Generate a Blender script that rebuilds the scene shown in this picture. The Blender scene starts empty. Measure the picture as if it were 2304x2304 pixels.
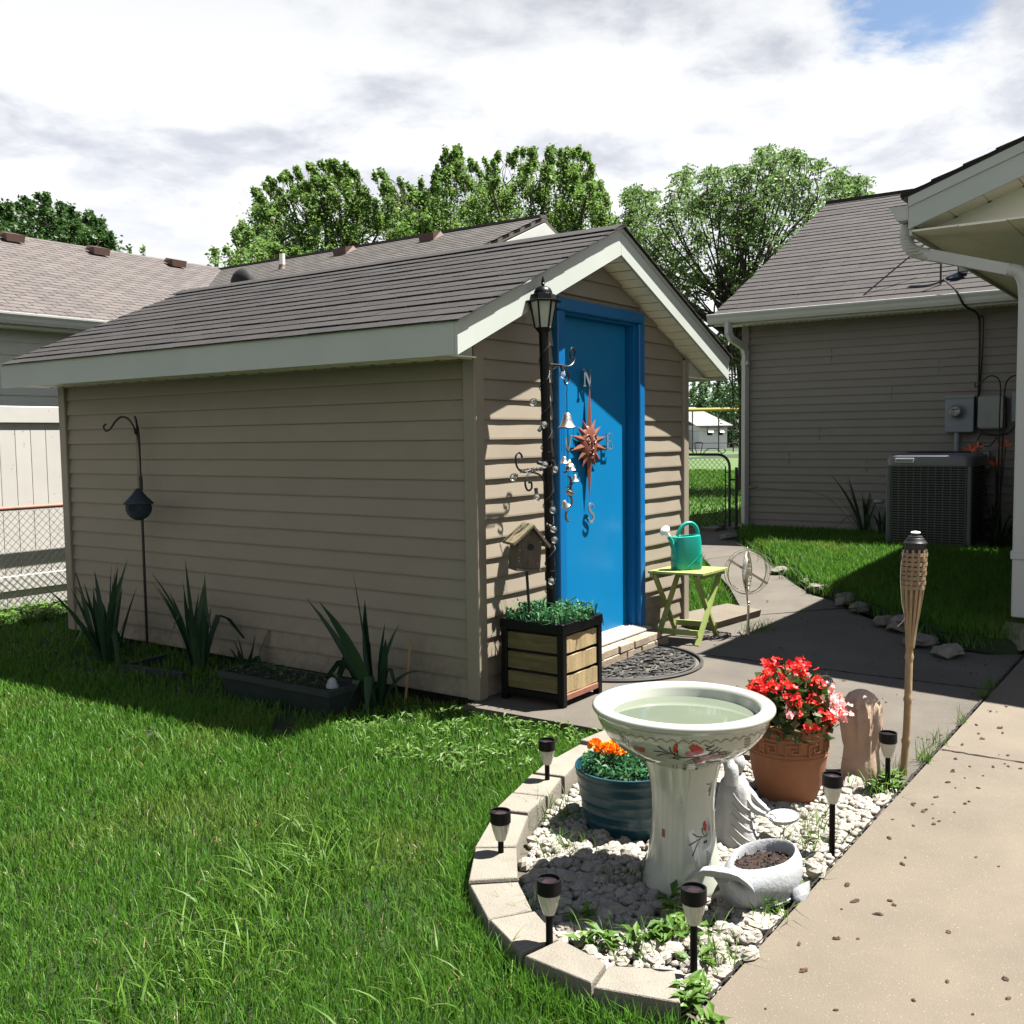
import bpy, math, random
import numpy as np
from mathutils import Vector, Matrix

# ------------------------------------------------------------------ camera, sky, sun, exposure
SC = bpy.context.scene
COL = SC.collection
R = math.radians
YAW, PITCH, ROLL, FOC = R(35.404), R(4.233), R(-0.744), 2272.7 / 2304
_f = np.array([math.cos(YAW) * math.cos(PITCH), math.sin(YAW) * math.cos(PITCH), -math.sin(PITCH)])
_r = np.array([math.sin(YAW), -math.cos(YAW), 0.0])
_u = np.cross(_r, _f)
_c, _s = math.cos(ROLL), math.sin(ROLL)
_r, _u = _c * _r + _s * _u, _c * _u - _s * _r
EYE = np.array([0, 0, 1.5])
cam_d = bpy.data.cameras.new('camera')
cam_d.sensor_width = 36; cam_d.lens = 36 * FOC
cam_d.clip_start = 0.05; cam_d.clip_end = 3000
cam = bpy.data.objects.new('camera', cam_d); COL.objects.link(cam)
cam.matrix_world = Matrix(((_r[0], _u[0], -_f[0], EYE[0]), (_r[1], _u[1], -_f[1], EYE[1]),
                           (_r[2], _u[2], -_f[2], EYE[2]), (0, 0, 0, 1)))
SC.camera = cam
SUN = Vector((0.36, -0.305, 1.0)).normalized()          # towards the sun

SC.view_settings.view_transform = 'Standard'
SC.view_settings.look = 'None'
SC.view_settings.exposure = 2.2
SC.view_settings.gamma = 1.0
SC.view_settings.use_curve_mapping = False
try:
    SC.cycles.use_denoising = True
    SC.cycles.max_bounces = 6
    SC.cycles.diffuse_bounces = 3
    SC.cycles.glossy_bounces = 3
    SC.cycles.transmission_bounces = 4
    SC.cycles.transparent_max_bounces = 6
    SC.cycles.caustics_reflective = False
    SC.cycles.caustics_refractive = False
    SC.cycles.sample_clamp_indirect = 6
except Exception:
    pass

def pix_dir(px, py):
    d = _f + _r * (px - 1152) / (FOC * 2304) + _u * (1152 - py) / (FOC * 2304)
    return d

world = bpy.data.worlds.new('World'); SC.world = world; world.use_nodes = True
wn, wl = world.node_tree.nodes, world.node_tree.links
wn.clear()
def WN(t, **k):
    n = wn.new(t)
    for a, b in k.items(): setattr(n, a, b)
    return n
def wmath(op, a, b=None, c=None, clamp=False):
    n = WN('ShaderNodeMath', operation=op, use_clamp=clamp)
    for i, v in enumerate((a, b, c)):
        if v is None: continue
        if isinstance(v, (int, float)): n.inputs[i].default_value = v
        else: wl.new(v, n.inputs[i])
    return n.outputs[0]
def wmaprange(v, a, b, lo, hi, smooth=True):
    n = WN('ShaderNodeMapRange', interpolation_type='SMOOTHSTEP' if smooth else 'LINEAR')
    wl.new(v, n.inputs['Value'])
    for k, x in zip(('From Min', 'From Max', 'To Min', 'To Max'), (a, b, lo, hi)): n.inputs[k].default_value = x
    return n.outputs[0]
def wmix(f, a, b):
    n = WN('ShaderNodeMix', data_type='RGBA')
    if isinstance(f, float): n.inputs[0].default_value = f
    else: wl.new(f, n.inputs[0])
    for i, v in ((6, a), (7, b)):
        if isinstance(v, tuple): n.inputs[i].default_value = (*v, 1)
        else: wl.new(v, n.inputs[i])
    return n.outputs[2]
def wnoise(vec, scale, detail=8, rough=.58, dist=0.0, lac=2.0):
    n = WN('ShaderNodeTexNoise'); wl.new(vec, n.inputs['Vector'])
    n.inputs['Scale'].default_value = scale; n.inputs['Detail'].default_value = detail
    n.inputs['Roughness'].default_value = rough; n.inputs['Distortion'].default_value = dist
    return n.outputs['Fac']
sky = WN('ShaderNodeTexSky', sky_type='NISHITA')
sky.sun_disc = False
sky.sun_elevation = math.asin(SUN.z)
sky.sun_rotation = math.atan2(SUN.x, SUN.y)
sky.air_density = 1.0; sky.dust_density = 0.6; sky.ozone_density = 1.5
skys = WN('ShaderNodeVectorMath', operation='SCALE'); wl.new(sky.outputs[0], skys.inputs[0]); skys.inputs['Scale'].default_value = 0.033
tc = WN('ShaderNodeTexCoord')
sep = WN('ShaderNodeSeparateXYZ'); wl.new(tc.outputs['Generated'], sep.inputs[0])
zc = wmath('MAXIMUM', sep.outputs['Z'], 0.0)
zd = wmath('ADD', zc, 0.16)
comb = WN('ShaderNodeCombineXYZ')
wl.new(wmath('DIVIDE', sep.outputs['X'], zd), comb.inputs[0]); wl.new(wmath('DIVIDE', sep.outputs['Y'], zd), comb.inputs[1])
pv = comb.outputs[0]
big = wnoise(pv, 0.95, 4, .55, .35)
mid = wnoise(pv, 2.4, 10, .58, .35)
fine = wnoise(pv, 6.5, 8, .62, .3)
# cloud light: near white low over the horizon, greyer decks higher up
lum = wmath('ADD', wmath('MULTIPLY', big, 0.38), wmath('ADD', wmath('MULTIPLY', mid, 0.58), wmath('MULTIPLY', fine, 0.22)))
grey = wmaprange(lum, 0.50, 0.71, 0.0, 1.0)                      # 1 = underside of a thick cloud
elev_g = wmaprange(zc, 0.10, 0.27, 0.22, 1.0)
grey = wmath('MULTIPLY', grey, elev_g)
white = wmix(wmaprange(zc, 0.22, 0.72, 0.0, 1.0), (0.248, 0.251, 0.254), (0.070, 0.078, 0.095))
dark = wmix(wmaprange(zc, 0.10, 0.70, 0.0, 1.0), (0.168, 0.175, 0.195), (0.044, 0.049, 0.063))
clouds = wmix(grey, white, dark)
# gaps where the blue shows: one large one high in the view, small ones elsewhere
hd = Vector(pix_dir(2030, 0)).normalized()
dt = WN('ShaderNodeVectorMath', operation='DOT_PRODUCT'); wl.new(tc.outputs['Generated'], dt.inputs[0]); dt.inputs[1].default_value = hd
hole = wmaprange(wmath('ADD', dt.outputs['Value'], wmath('MULTIPLY', wmath('SUBTRACT', mid, 0.5), 0.011)), math.cos(R(4.3)), math.cos(R(2.3)), 0.0, 1.0)
hole = wmath('MULTIPLY', hole, wmaprange(fine, 0.64, 0.52, 0.45, 1.0))
cover = wmaprange(zc, 0.38, 0.85, 0.26, 0.62)                       # seen from below, gaps open up towards the zenith
gap = wmaprange(wmath('SUBTRACT', wmath('ADD', wmath('MULTIPLY', big, 0.5), wmath('MULTIPLY', mid, 0.5)), cover), 0.05, -0.05, 0.0, 1.0)
blue = wmath('MAXIMUM', hole, gap, clamp=True)
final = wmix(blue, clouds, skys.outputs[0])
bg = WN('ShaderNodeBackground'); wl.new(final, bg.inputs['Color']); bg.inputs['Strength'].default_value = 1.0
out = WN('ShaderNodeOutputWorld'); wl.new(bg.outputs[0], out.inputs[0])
try:
    world.cycles.sampling_method = 'MANUAL'; world.cycles.sample_map_resolution = 512
except Exception:
    pass

sun_d = bpy.data.lights.new('sun', 'SUN'); sun_d.energy = 5.0; sun_d.angle = R(0.53); sun_d.color = (1.0, 0.97, 0.92)
sun_o = bpy.data.objects.new('sun', sun_d); COL.objects.link(sun_o)
sun_o.rotation_euler = SUN.to_track_quat('Z', 'Y').to_euler()

# ------------------------------------------------------------------ helpers
rnd = random.Random(11)
nrg = np.random.default_rng(5)
U = rnd.uniform
ORG = {}

def W(px, py, depth):
    """photo pixel -> world point at a depth along the view axis"""
    return EYE + pix_dir(px, py) * depth
def vis(P, m=0.15):
    """which points fall inside the (slightly widened) view"""
    d = P - EYE; z = d @ _f
    zz = np.maximum(z, 1e-3)
    x = (d @ _r) / zz * FOC; y = (d @ _u) / zz * FOC
    return (z > .3) & (abs(x) < .5 + m) & (abs(y) < .5 + m), z
def inpoly(x, y, poly):
    ins = np.zeros(x.shape, bool); n = len(poly)
    for i in range(n):
        x1, y1 = poly[i]; x2, y2 = poly[(i + 1) % n]
        if y1 == y2: continue
        c = ((y1 > y) != (y2 > y)) & (x < (x2 - x1) * (y - y1) / (y2 - y1) + x1)
        ins ^= c
    return ins

class MB:
    def __init__(s): s.v = []; s.f = []; s.sm = []
    def add(s, vs, fs, smooth=False):
        o = len(s.v); s.v += [tuple(map(float, p)) for p in vs]
        for f in fs: s.f.append(tuple(o + i for i in f)); s.sm.append(smooth)
        return s
    def hexa(s, p):       # bottom 4 then top 4, each counter-clockwise seen from above
        return s.add(p, [(3, 2, 1, 0), (4, 5, 6, 7), (0, 1, 5, 4), (1, 2, 6, 5), (2, 3, 7, 6), (3, 0, 4, 7)])
    def box(s, x0, x1, y0, y1, z0, z1):
        return s.hexa([(x0, y0, z0), (x1, y0, z0), (x1, y1, z0), (x0, y1, z0), (x0, y0, z1), (x1, y0, z1), (x1, y1, z1), (x0, y1, z1)])
    def bev(s, x0, x1, y0, y1, z0, z1, b=.006):   # box with chamfered upright and top edges
        def ring(i, z):
            return [(x0 + i + b, y0 + i, z), (x1 - i - b, y0 + i, z), (x1 - i, y0 + i + b, z), (x1 - i, y1 - i - b, z),
                    (x1 - i - b, y1 - i, z), (x0 + i + b, y1 - i, z), (x0 + i, y1 - i - b, z), (x0 + i, y0 + i + b, z)]
        return s.loft([ring(b, z0), ring(0, z0 + b), ring(0, z1 - b), ring(b, z1)], smooth=False)
    def beam(s, a, b, w, h, up=(0, 0, 1)):
        a, b = Vector(a), Vector(b); d = (b - a).normalized(); u = Vector(up)
        x = d.cross(u).normalized() if d.cross(u).length > 1e-5 else Vector((1, 0, 0)); y = x.cross(d)
        c = [(-w / 2, -h / 2), (w / 2, -h / 2), (w / 2, h / 2), (-w / 2, h / 2)]
        return s.loft([[a + x * i + y * j for i, j in c], [b + x * i + y * j for i, j in c]], smooth=False)
    def loft(s, rings, cap=True, smooth=True, closed=True):
        n = len(rings[0]); fs = []
        for i in range(len(rings) - 1):
            for j in range(n if closed else n - 1):
                k = (j + 1) % n
                fs.append((i * n + j, i * n + k, (i + 1) * n + k, (i + 1) * n + j))
        vs = [p for r in rings for p in r]
        if cap and closed:
            fs.append(tuple(range(n - 1, -1, -1))); fs.append(tuple((len(rings) - 1) * n + j for j in range(n)))
        return s.add(vs, fs, smooth)
    def tube(s, path, r, n=7, cap=True, smooth=True):
        P = [Vector(p) for p in path]; m = len(P)
        if not hasattr(r, '__len__'): r = [r] * m
        T = [(P[min(i + 1, m - 1)] - P[max(i - 1, 0)]).normalized() for i in range(m)]
        x = T[0].orthogonal().normalized(); rings = []
        for i in range(m):
            x = x - T[i] * x.dot(T[i])
            x = x.normalized() if x.length > 1e-6 else T[i].orthogonal().normalized()
            y = T[i].cross(x)
            rings.append([P[i] + (x * math.cos(a) + y * math.sin(a)) * r[i] for a in (2 * math.pi * k / n for k in range(n))])
        return s.loft(rings, cap, smooth)
    def lathe(s, prof, c=(0, 0, 0), n=24, cap=False, smooth=True):
        return s.loft([[(c[0] + r * math.cos(2 * math.pi * k / n), c[1] + r * math.sin(2 * math.pi * k / n), c[2] + z) for k in range(n)] for r, z in prof], cap, smooth)
    def ball(s, c, r, n=10, m=7, M=None):
        if not hasattr(r, '__len__'): r = (r, r, r)
        rings = []
        for i in range(m + 1):
            t = math.pi * i / m; q = max(math.sin(t), 1e-3)
            rg = [Vector((r[0] * q * math.cos(2 * math.pi * k / n), r[1] * q * math.sin(2 * math.pi * k / n), -r[2] * math.cos(t))) for k in range(n)]
            if M: rg = [M @ p for p in rg]
            rings.append([p + Vector(c) for p in rg])
        return s.loft(rings, True, True)
    def prism(s, poly, d):    # 3-D polygon pushed along vector d
        n = len(poly); d = Vector(d); a = [Vector(p) for p in poly]
        nrm = Vector((0, 0, 0))
        for i in range(n): nrm += a[i].cross(a[(i + 1) % n])
        if nrm.dot(d) > 0: pass
        else: a = a[::-1]
        return s.add(a + [p + d for p in a], [tuple(range(n - 1, -1, -1)), tuple(range(n, 2 * n))] + [(i, (i + 1) % n, n + (i + 1) % n, n + i) for i in range(n)])
    def mesh(s, name, org=(0, 0, 0), angle=40):
        me = bpy.data.meshes.new(name)
        o = Vector(org)
        me.from_pydata([(x - o.x, y - o.y, z - o.z) for x, y, z in s.v], [], s.f)
        me.polygons.foreach_set('use_smooth', s.sm)
        if any(s.sm):
            try: me.set_sharp_from_angle(angle=R(angle))
            except Exception: pass
        me.update()
        return me
    def build(s, name, m, parent=None, org=None, angle=40):
        if parent is not None: org = ORG[parent.name]
        elif org is None:
            a = np.array(s.v); lo, hi = a.min(0), a.max(0); org = ((lo[0] + hi[0]) / 2, (lo[1] + hi[1]) / 2, lo[2])
        me = s.mesh(name, org, angle); me.materials.append(m)
        return link(name, me, parent, org)

def link(name, me, parent=None, org=(0, 0, 0)):
    o = bpy.data.objects.new(name, me); COL.objects.link(o)
    if parent is not None: o.parent = parent; org = ORG[parent.name]
    else: o.location = org
    ORG[o.name] = tuple(org)
    return o
def tag(o, label=None, cat=None, group=None, kind=None):
    if label: o['label'] = label
    if cat: o['category'] = cat
    if group: o['group'] = group
    if kind: o['kind'] = kind
    return o
def thing(name, label, cat, loc=(0, 0, 0), group=None):
    o = bpy.data.objects.new(name, None); COL.objects.link(o); o.location = loc
    o.empty_display_size = .1
    ORG[o.name] = tuple(loc)
    return tag(o, label, cat, group)
def place(me, name, m, parent, M):
    """one more object sharing a mesh, as a part, with its matrix in world space"""
    o = bpy.data.objects.new(name, me); COL.objects.link(o)
    if m and not me.materials: me.materials.append(m)
    o.parent = parent
    org = Vector(ORG[parent.name])
    o.matrix_local = Matrix.Translation(-org) @ M
    ORG[o.name] = tuple(org)
    return o
def dup(root, loc, rz=0.0, label=None, scale=None):
    c = root.copy(); COL.objects.link(c); c.location = loc; c.rotation_euler = (0, 0, rz)
    if scale: c.scale = scale
    if label: c['label'] = label
    for ch in list(root.children):
        d = ch.copy(); COL.objects.link(d); d.parent = c
        for g in list(ch.children):
            e = g.copy(); COL.objects.link(e); e.parent = d
    return c
def raw_mesh(name, V, F, m):
    """numpy arrays of vertices and equal-sized faces -> mesh datablock"""
    me = bpy.data.meshes.new(name); k = F.shape[1]
    me.vertices.add(len(V)); me.vertices.foreach_set('co', np.ascontiguousarray(V, np.float32).ravel())
    me.loops.add(F.size); me.loops.foreach_set('vertex_index', np.ascontiguousarray(F, np.int32).ravel())
    me.polygons.add(len(F)); me.polygons.foreach_set('loop_start', np.arange(0, F.size, k, dtype=np.int32))
    me.update(calc_edges=True); me.validate()
    me.materials.append(m)
    return me

# ------------------------------------------------------------------ materials
MATS = {}
def mat(name, col, rough=.6, var=.12, sc=6., bump=0., bsc=90., rand=0., metal=0., col2=None, thr=(.45, .65), stretch=(1, 1, 1),
        spec=.4, coat=0., speck=None, island=0., world=False, splash=None):
    m = bpy.data.materials.new(name); m.use_nodes = True
    N, L = m.node_tree.nodes, m.node_tree.links
    kk = 1.0 if max(col) > .705 or metal > .5 else .555
    col = tuple(c * kk for c in col)
    if col2: col2 = tuple(c * kk for c in col2)
    if speck: speck = (speck[0], speck[1], tuple(c * kk for c in speck[2]))
    b = N['Principled BSDF']
    b.inputs['Roughness'].default_value = rough; b.inputs['Metallic'].default_value = metal
    b.inputs['Specular IOR Level'].default_value = spec; b.inputs['Coat Weight'].default_value = coat
    b.inputs['Coat Roughness'].default_value = .06
    t = N.new('ShaderNodeTexCoord'); mp = N.new('ShaderNodeMapping'); mp.inputs['Scale'].default_value = stretch
    if world:
        g = N.new('ShaderNodeNewGeometry'); L.new(g.outputs['Position'], mp.inputs[0])
    else:
        oi0 = N.new('ShaderNodeObjectInfo'); va = N.new('ShaderNodeVectorMath'); va.operation = 'MULTIPLY_ADD'
        L.new(oi0.outputs['Random'], va.inputs[0]); va.inputs[1].default_value = (17.3, 9.1, 5.7); L.new(t.outputs['Object'], va.inputs[2])
        L.new(va.outputs[0], mp.inputs[0])
    def noise(s, d=6, r=.6):
        n = N.new('ShaderNodeTexNoise'); L.new(mp.outputs[0], n.inputs['Vector'])
        n.inputs['Scale'].default_value = s; n.inputs['Detail'].default_value = d; n.inputs['Roughness'].default_value = r
        return n.outputs['Fac']
    def rng(v, a, c, lo, hi):
        n = N.new('ShaderNodeMapRange'); L.new(v, n.inputs['Value'])
        for i, x in zip(('From Min', 'From Max', 'To Min', 'To Max'), (a, c, lo, hi)): n.inputs[i].default_value = x
        return n.outputs[0]
    def mix(f, a, c, mode='MIX'):
        n = N.new('ShaderNodeMix'); n.data_type = 'RGBA'; n.blend_type = mode
        if isinstance(f, (int, float)): n.inputs[0].default_value = f
        else: L.new(f, n.inputs[0])
        for i, v in ((6, a), (7, c)):
            if isinstance(v, (tuple, list)): n.inputs[i].default_value = (*v, 1)
            else: L.new(v, n.inputs[i])
        return n.outputs[2]
    lo = tuple(max(0, c * (1 - var)) for c in col); hi = tuple(c * (1 + var) for c in col)
    c = mix(rng(noise(sc), .3, .7, 0, 1), lo, hi)
    if col2: c = mix(rng(noise(sc * .37, 7, .68), thr[0], thr[1], 0, 1), c, col2)
    if speck:
        n = N.new('ShaderNodeTexNoise'); L.new(mp.outputs[0], n.inputs['Vector']); n.inputs['Scale'].default_value = speck[0]; n.inputs['Detail'].default_value = 2
        c = mix(rng(n.outputs['Fac'], speck[1], speck[1] + .04, 0, 1), c, speck[2])
    if splash:
        sz = N.new('ShaderNodeSeparateXYZ'); L.new(t.outputs['Object'], sz.inputs[0])
        hz = rng(sz.outputs['Z'], .42, .0, 0, 1); ns = rng(noise(11, 8, .72), .40, .68, 0, 1)
        mm = N.new('ShaderNodeMath'); mm.operation = 'MULTIPLY'; L.new(hz, mm.inputs[0]); L.new(ns, mm.inputs[1])
        c = mix(mm.outputs[0], c, splash)
    if rand:
        oi = N.new('ShaderNodeObjectInfo'); v = rng(oi.outputs['Random'], 0, 1, 1 - rand, 1 + rand)
        hv = N.new('ShaderNodeHueSaturation'); L.new(c, hv.inputs['Color']); L.new(v, hv.inputs['Value']); c = hv.outputs[0]
    if island:
        gi = N.new('ShaderNodeNewGeometry'); v = rng(gi.outputs['Random Per Island'], 0, 1, 1 - island, 1 + island)
        hv = N.new('ShaderNodeHueSaturation'); L.new(c, hv.inputs['Color']); L.new(v, hv.inputs['Value']); c = hv.outputs[0]
    L.new(c, b.inputs['Base Color'])
    if bump:
        bp = N.new('ShaderNodeBump'); bp.inputs['Strength'].default_value = bump; bp.inputs['Distance'].default_value = .01
        L.new(noise(bsc, 5, .65), bp.inputs['Height']); L.new(bp.outputs[0], b.inputs['Normal'])
    MATS[name] = m
    return m
def leafmat(name, a, b2, trans=.35, rough=.5, patch=None):
    m = bpy.data.materials.new(name); m.use_nodes = True
    N, L = m.node_tree.nodes, m.node_tree.links
    p = N['Principled BSDF']; p.inputs['Roughness'].default_value = rough; p.inputs['Specular IOR Level'].default_value = .25
    g = N.new('ShaderNodeNewGeometry')
    mx = N.new('ShaderNodeMix'); mx.data_type = 'RGBA'; mx.inputs[6].default_value = (*a, 1); mx.inputs[7].default_value = (*b2, 1)
    L.new(g.outputs['Random Per Island'], mx.inputs[0]); c = mx.outputs[2]
    if patch:
        n = N.new('ShaderNodeTexNoise'); L.new(g.outputs['Position'], n.inputs['Vector']); n.inputs['Scale'].default_value = patch[0]; n.inputs['Detail'].default_value = 4
        mr = N.new('ShaderNodeMapRange'); L.new(n.outputs['Fac'], mr.inputs['Value']); mr.inputs['From Min'].default_value = patch[2]; mr.inputs['From Max'].default_value = patch[2] + .2
        m2 = N.new('ShaderNodeMix'); m2.data_type = 'RGBA'; L.new(mr.outputs[0], m2.inputs[0]); L.new(c, m2.inputs[6]); m2.inputs[7].default_value = (*patch[1], 1); c = m2.outputs[2]
    L.new(c, p.inputs['Base Color'])
    tr = N.new('ShaderNodeBsdfTranslucent'); L.new(c, tr.inputs['Color'])
    ms = N.new('ShaderNodeMixShader'); ms.inputs[0].default_value = trans
    L.new(p.outputs[0], ms.inputs[1]); L.new(tr.outputs[0], ms.inputs[2]); L.new(ms.outputs[0], N['Material Output'].inputs[0])
    MATS[name] = m
    return m
def glassmat(name, col=(1, 1, 1), rough=.02, ior=1.45):
    m = bpy.data.materials.new(name); m.use_nodes = True
    b = m.node_tree.nodes['Principled BSDF']; b.inputs['Base Color'].default_value = (*col, 1)
    b.inputs['Transmission Weight'].default_value = 1; b.inputs['Roughness'].default_value = rough; b.inputs['IOR'].default_value = ior
    MATS[name] = m
    return m

def thinglass(name):
    m = bpy.data.materials.new(name); m.use_nodes = True
    N, L = m.node_tree.nodes, m.node_tree.links
    t = N.new('ShaderNodeBsdfTransparent'); g = N.new('ShaderNodeBsdfGlossy'); g.inputs['Roughness'].default_value = .04
    lw = N.new('ShaderNodeLayerWeight'); lw.inputs['Blend'].default_value = .30
    ms = N.new('ShaderNodeMixShader'); L.new(lw.outputs['Fresnel'], ms.inputs[0]); df = N.new('ShaderNodeBsdfTranslucent'); df.inputs['Color'].default_value = (.9, .9, .86, 1); m2 = N.new('ShaderNodeMixShader'); m2.inputs[0].default_value = .16; L.new(t.outputs[0], m2.inputs[1]); L.new(df.outputs[0], m2.inputs[2]); L.new(m2.outputs[0], ms.inputs[1]); L.new(g.outputs[0], ms.inputs[2]); L.new(ms.outputs[0], N['Material Output'].inputs[0])
    MATS[name] = m
    return m

SIDING = (.345, .292, .220)
M_side = mat('vinyl_siding', SIDING, .55, .05, 3, .04, 30, rand=.035, speck=(9, .775, (.23, .20, .15)), splash=(.10, .085, .055))
M_trim = mat('beige_trim', (.350, .298, .228), .5, .04, 4)
M_side2 = mat('grey_vinyl_siding', (.285, .262, .228), .55, .05, 3, .04, 30, rand=.03)
M_sidew = mat('pale_vinyl_siding', (.66, .67, .60), .55, .05, 3, .03, 30, rand=.02)
M_white = mat('white_painted_metal', (.69, .703, .65), .38, .04, 3, .02, 20)
M_fascia = mat('white_fascia', (.66, .703, .635), .4, .05, 2, .02, 25)
M_soffit = mat('cream_soffit', (.72, .69, .57), .5, .05, 4)
M_shin = mat('dark_shingle', (.021, .0175, .016), .93, .38, 4, .5, 260, rand=.28, speck=(210, .63, (.052, .046, .044)), col2=(.036, .018, .011), thr=(.58, .74))
M_shin2 = mat('brown_shingle', (.038, .031, .0285), .93, .28, 5, .5, 240, rand=.20, speck=(170, .64, (.085, .072, .068)))
M_shin3 = mat('tan_shingle', (.122, .103, .094), .93, .20, 5, .3, 200, island=.14)
M_shin4 = mat('weathered_shingle', (.092, .080, .070), .93, .22, 5, .3, 200, island=.14)
M_blue = mat('blue_door_paint', (.003, .22, .50), .34, .05, 2.5, .03, 14)
M_blueT = mat('blue_trim_paint', (.003, .17, .45), .36, .06, 3, .03, 14)
M_black = mat('black_metal', (.004, .004, .005), .38, .3, 9, .05, 60, spec=.16)
M_iron = mat('wrought_iron', (.006, .006, .007), .45, .3, 12, .1, 70)
M_wire = mat('black_cable', (.012, .012, .012), .5, .2)
M_conc = mat('tan_concrete', (.166, .135, .096), .88, .12, 2.2, .4, 170, col2=(.125, .102, .074), thr=(.50, .70), speck=(160, .665, (.27, .23, .17)))
M_conc2 = mat('grey_concrete', (.118, .100, .077), .9, .18, 1.7, .45, 150, col2=(.080, .069, .055), thr=(.47, .66), speck=(120, .67, (.19, .165, .13)))
M_block = mat('edging_concrete', (.268, .240, .193), .92, .12, 9, .6, 150, rand=.06, speck=(230, .63, (.17, .145, .11)))
M_soil = mat('soil', (.013, .0075, .005), .95, .4, 9, .9, 30)
M_dirt = mat('lawn_soil', (.020, .036, .008), .95, .35, 1.5, .8, 40, col2=(.05, .036, .018), thr=(.62, .78), world=True)
M_field = mat('mown_field', (.055, .125, .014), .9, .18, .35, .5, 12, col2=(.085, .140, .025), thr=(.45, .7), world=True)
M_bed = mat('bed_soil', (.10, .085, .065), .95, .4, 14, .8, 60)
M_stone = mat('white_gravel', (.44, .40, .335), .8, .14, 30, .5, 120, rand=.13)
M_stones = mat('white_gravel_mass', (.44, .40, .335), .8, .14, 30, .5, 120, island=.16)
M_rock = mat('field_rock', (.215, .19, .155), .9, .25, 14, .7, 60, rand=.2)
M_brick = mat('step_brick', (.40, .315, .225), .9, .2, 22, .5, 150, rand=.16)
M_wood = mat('shaded_plank', (.20, .158, .062), .8, .25, 6, .4, 60, rand=.1, stretch=(1.5, 1.5, 14), col2=(.115, .105, .035), thr=(.42, .62))  # boards on the shaded sides of the planter, shade put into the colour
M_wood2 = mat('sunlit_plank', (.46, .34, .17), .8, .25, 6, .4, 60, rand=.1, stretch=(14, 14, 1.2), col2=(.30, .25, .10), thr=(.5, .7))  # front and back planter boards, same wood with sunlight put into the colour
M_barn = mat('grey_barn_wood', (.155, .125, .095), .9, .35, 12, .6, 80, rand=.15, stretch=(5, 5, 1), col2=(.22, .145, .10), thr=(.5, .7))
M_moss = mat('mossy_board', (.24, .185, .105), .9, .35, 18, .6, 80, col2=(.15, .15, .06), thr=(.45, .6))
M_green = mat('lime_green_paint', (.38, .46, .13), .5, .10, 8, .1, 60, rand=.05)
M_teal = mat('teal_plastic', (.005, .43, .335), .34, .04, 3, .02, 20)
M_ivory = mat('ivory_plastic', (.76, .73, .63), .4, .03, 3)
M_steel = mat('weathered_steel', (.50, .46, .38), .32, .2, 20, .05, 60, metal=.9)
M_silver = mat('silver_cast', (.52, .46, .41), .34, .15, 40, .3, 90, metal=.9)
M_grey_m = mat('dark_cast_metal', (.10, .09, .085), .4, .35, 40, .3, 90, metal=.7)
M_letter = mat('dull_metal_letter', (.21, .24, .26), .4, .2, 30)
M_copper = mat('painted_copper', (.235, .072, .040), .48, .2, 25, .15, 90, spec=.5)
M_rubber = mat('rubber_mat', (.040, .037, .032), .75, .25, 30, .2, 120)
M_alu = mat('aluminium_sill', (.46, .44, .39), .5, .1, 30, .1, 60)
M_ceram = mat('glazed_ceramic', (.595, .615, .515), .10, .03, 5, 0, 20, coat=.6, spec=.5, speck=(55, .795, (.10, .09, .06)))
M_gold = mat('gold_line', (.40, .25, .07), .4, .1)
M_ink = mat('black_ink', (.025, .022, .02), .4, .2)
M_redp = mat('red_glaze', (.55, .035, .025), .25, .25, 60)
M_pinkp = mat('pink_glaze', (.58, .24, .28), .25, .25, 60)
M_seal = mat('seal_red', (.42, .13, .06), .4, .2, 60)
M_greyink = mat('grey_wash', (.42, .43, .39), .3, .2, 60)
M_terra = mat('terracotta', (.37, .145, .062), .8, .16, 7, .25, 120, col2=(.25, .095, .04), thr=(.5, .75))
M_bluepot = mat('blue_tub_glaze', (.006, .058, .082), .34, .35, 9, .1, 60, col2=(.020, .11, .125), thr=(.55, .7), stretch=(1, 1, 6), coat=.1)
M_peach = mat('peach_cement', (.60, .43, .31), .85, .10, 15, .2, 90, col2=(.46, .30, .20), thr=(.55, .8))
M_plaster = mat('white_cement', (.47, .465, .445), .75, .10, 14, .3, 90, col2=(.40, .38, .33), thr=(.6, .8), speck=(45, .74, (.20, .17, .12)))
M_whale = mat('grey_white_paint', (.43, .445, .455), .6, .08, 12, .35, 60, speck=(60, .70, (.62, .62, .60)))
M_bamboo = mat('bamboo', (.42, .29, .155), .6, .22, 18, .15, 90, stretch=(3, 3, 1))
M_weave = mat('bamboo_strip', (.36, .245, .14), .65, .22, 18, .2, 90, rand=.15)
M_canister = mat('dark_canister', (.035, .034, .033), .4, .2, 20, metal=.6)
M_lampglass = mat('frosted_lamp_glass', (.60, .60, .52), .25, .1, 8, 0, 20, spec=.5)
M_solar = mat('solar_cap', (.007, .006, .006), .5, .25, 25, spec=.18)
M_cell = mat('solar_cell', (.035, .022, .030), .12, .3, 60, coat=.5)
M_solglass = mat('ribbed_lens', (.66, .63, .52), .18, .1, 30, .2, 60, coat=.4)
M_stake = mat('black_stake', (.006, .006, .006), .5, .3, 25, spec=.1)
M_glass = thinglass('bulb_glass')
M_ac = mat('condenser_grey', (.125, .135, .14), .5, .08, 8, spec=.5)
M_accap = mat('condenser_cap', (.20, .205, .215), .42, .06, 8, spec=.5)
M_coil = mat('condenser_coil', (.012, .012, .013), .8, .3)
M_box = mat('utility_grey', (.30, .35, .40), .45, .06, 5, spec=.5)
M_box2 = mat('utility_pale', (.38, .42, .39), .5, .06, 5)
M_plate = mat('name_plate', (.62, .64, .62), .4, .05)
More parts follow.
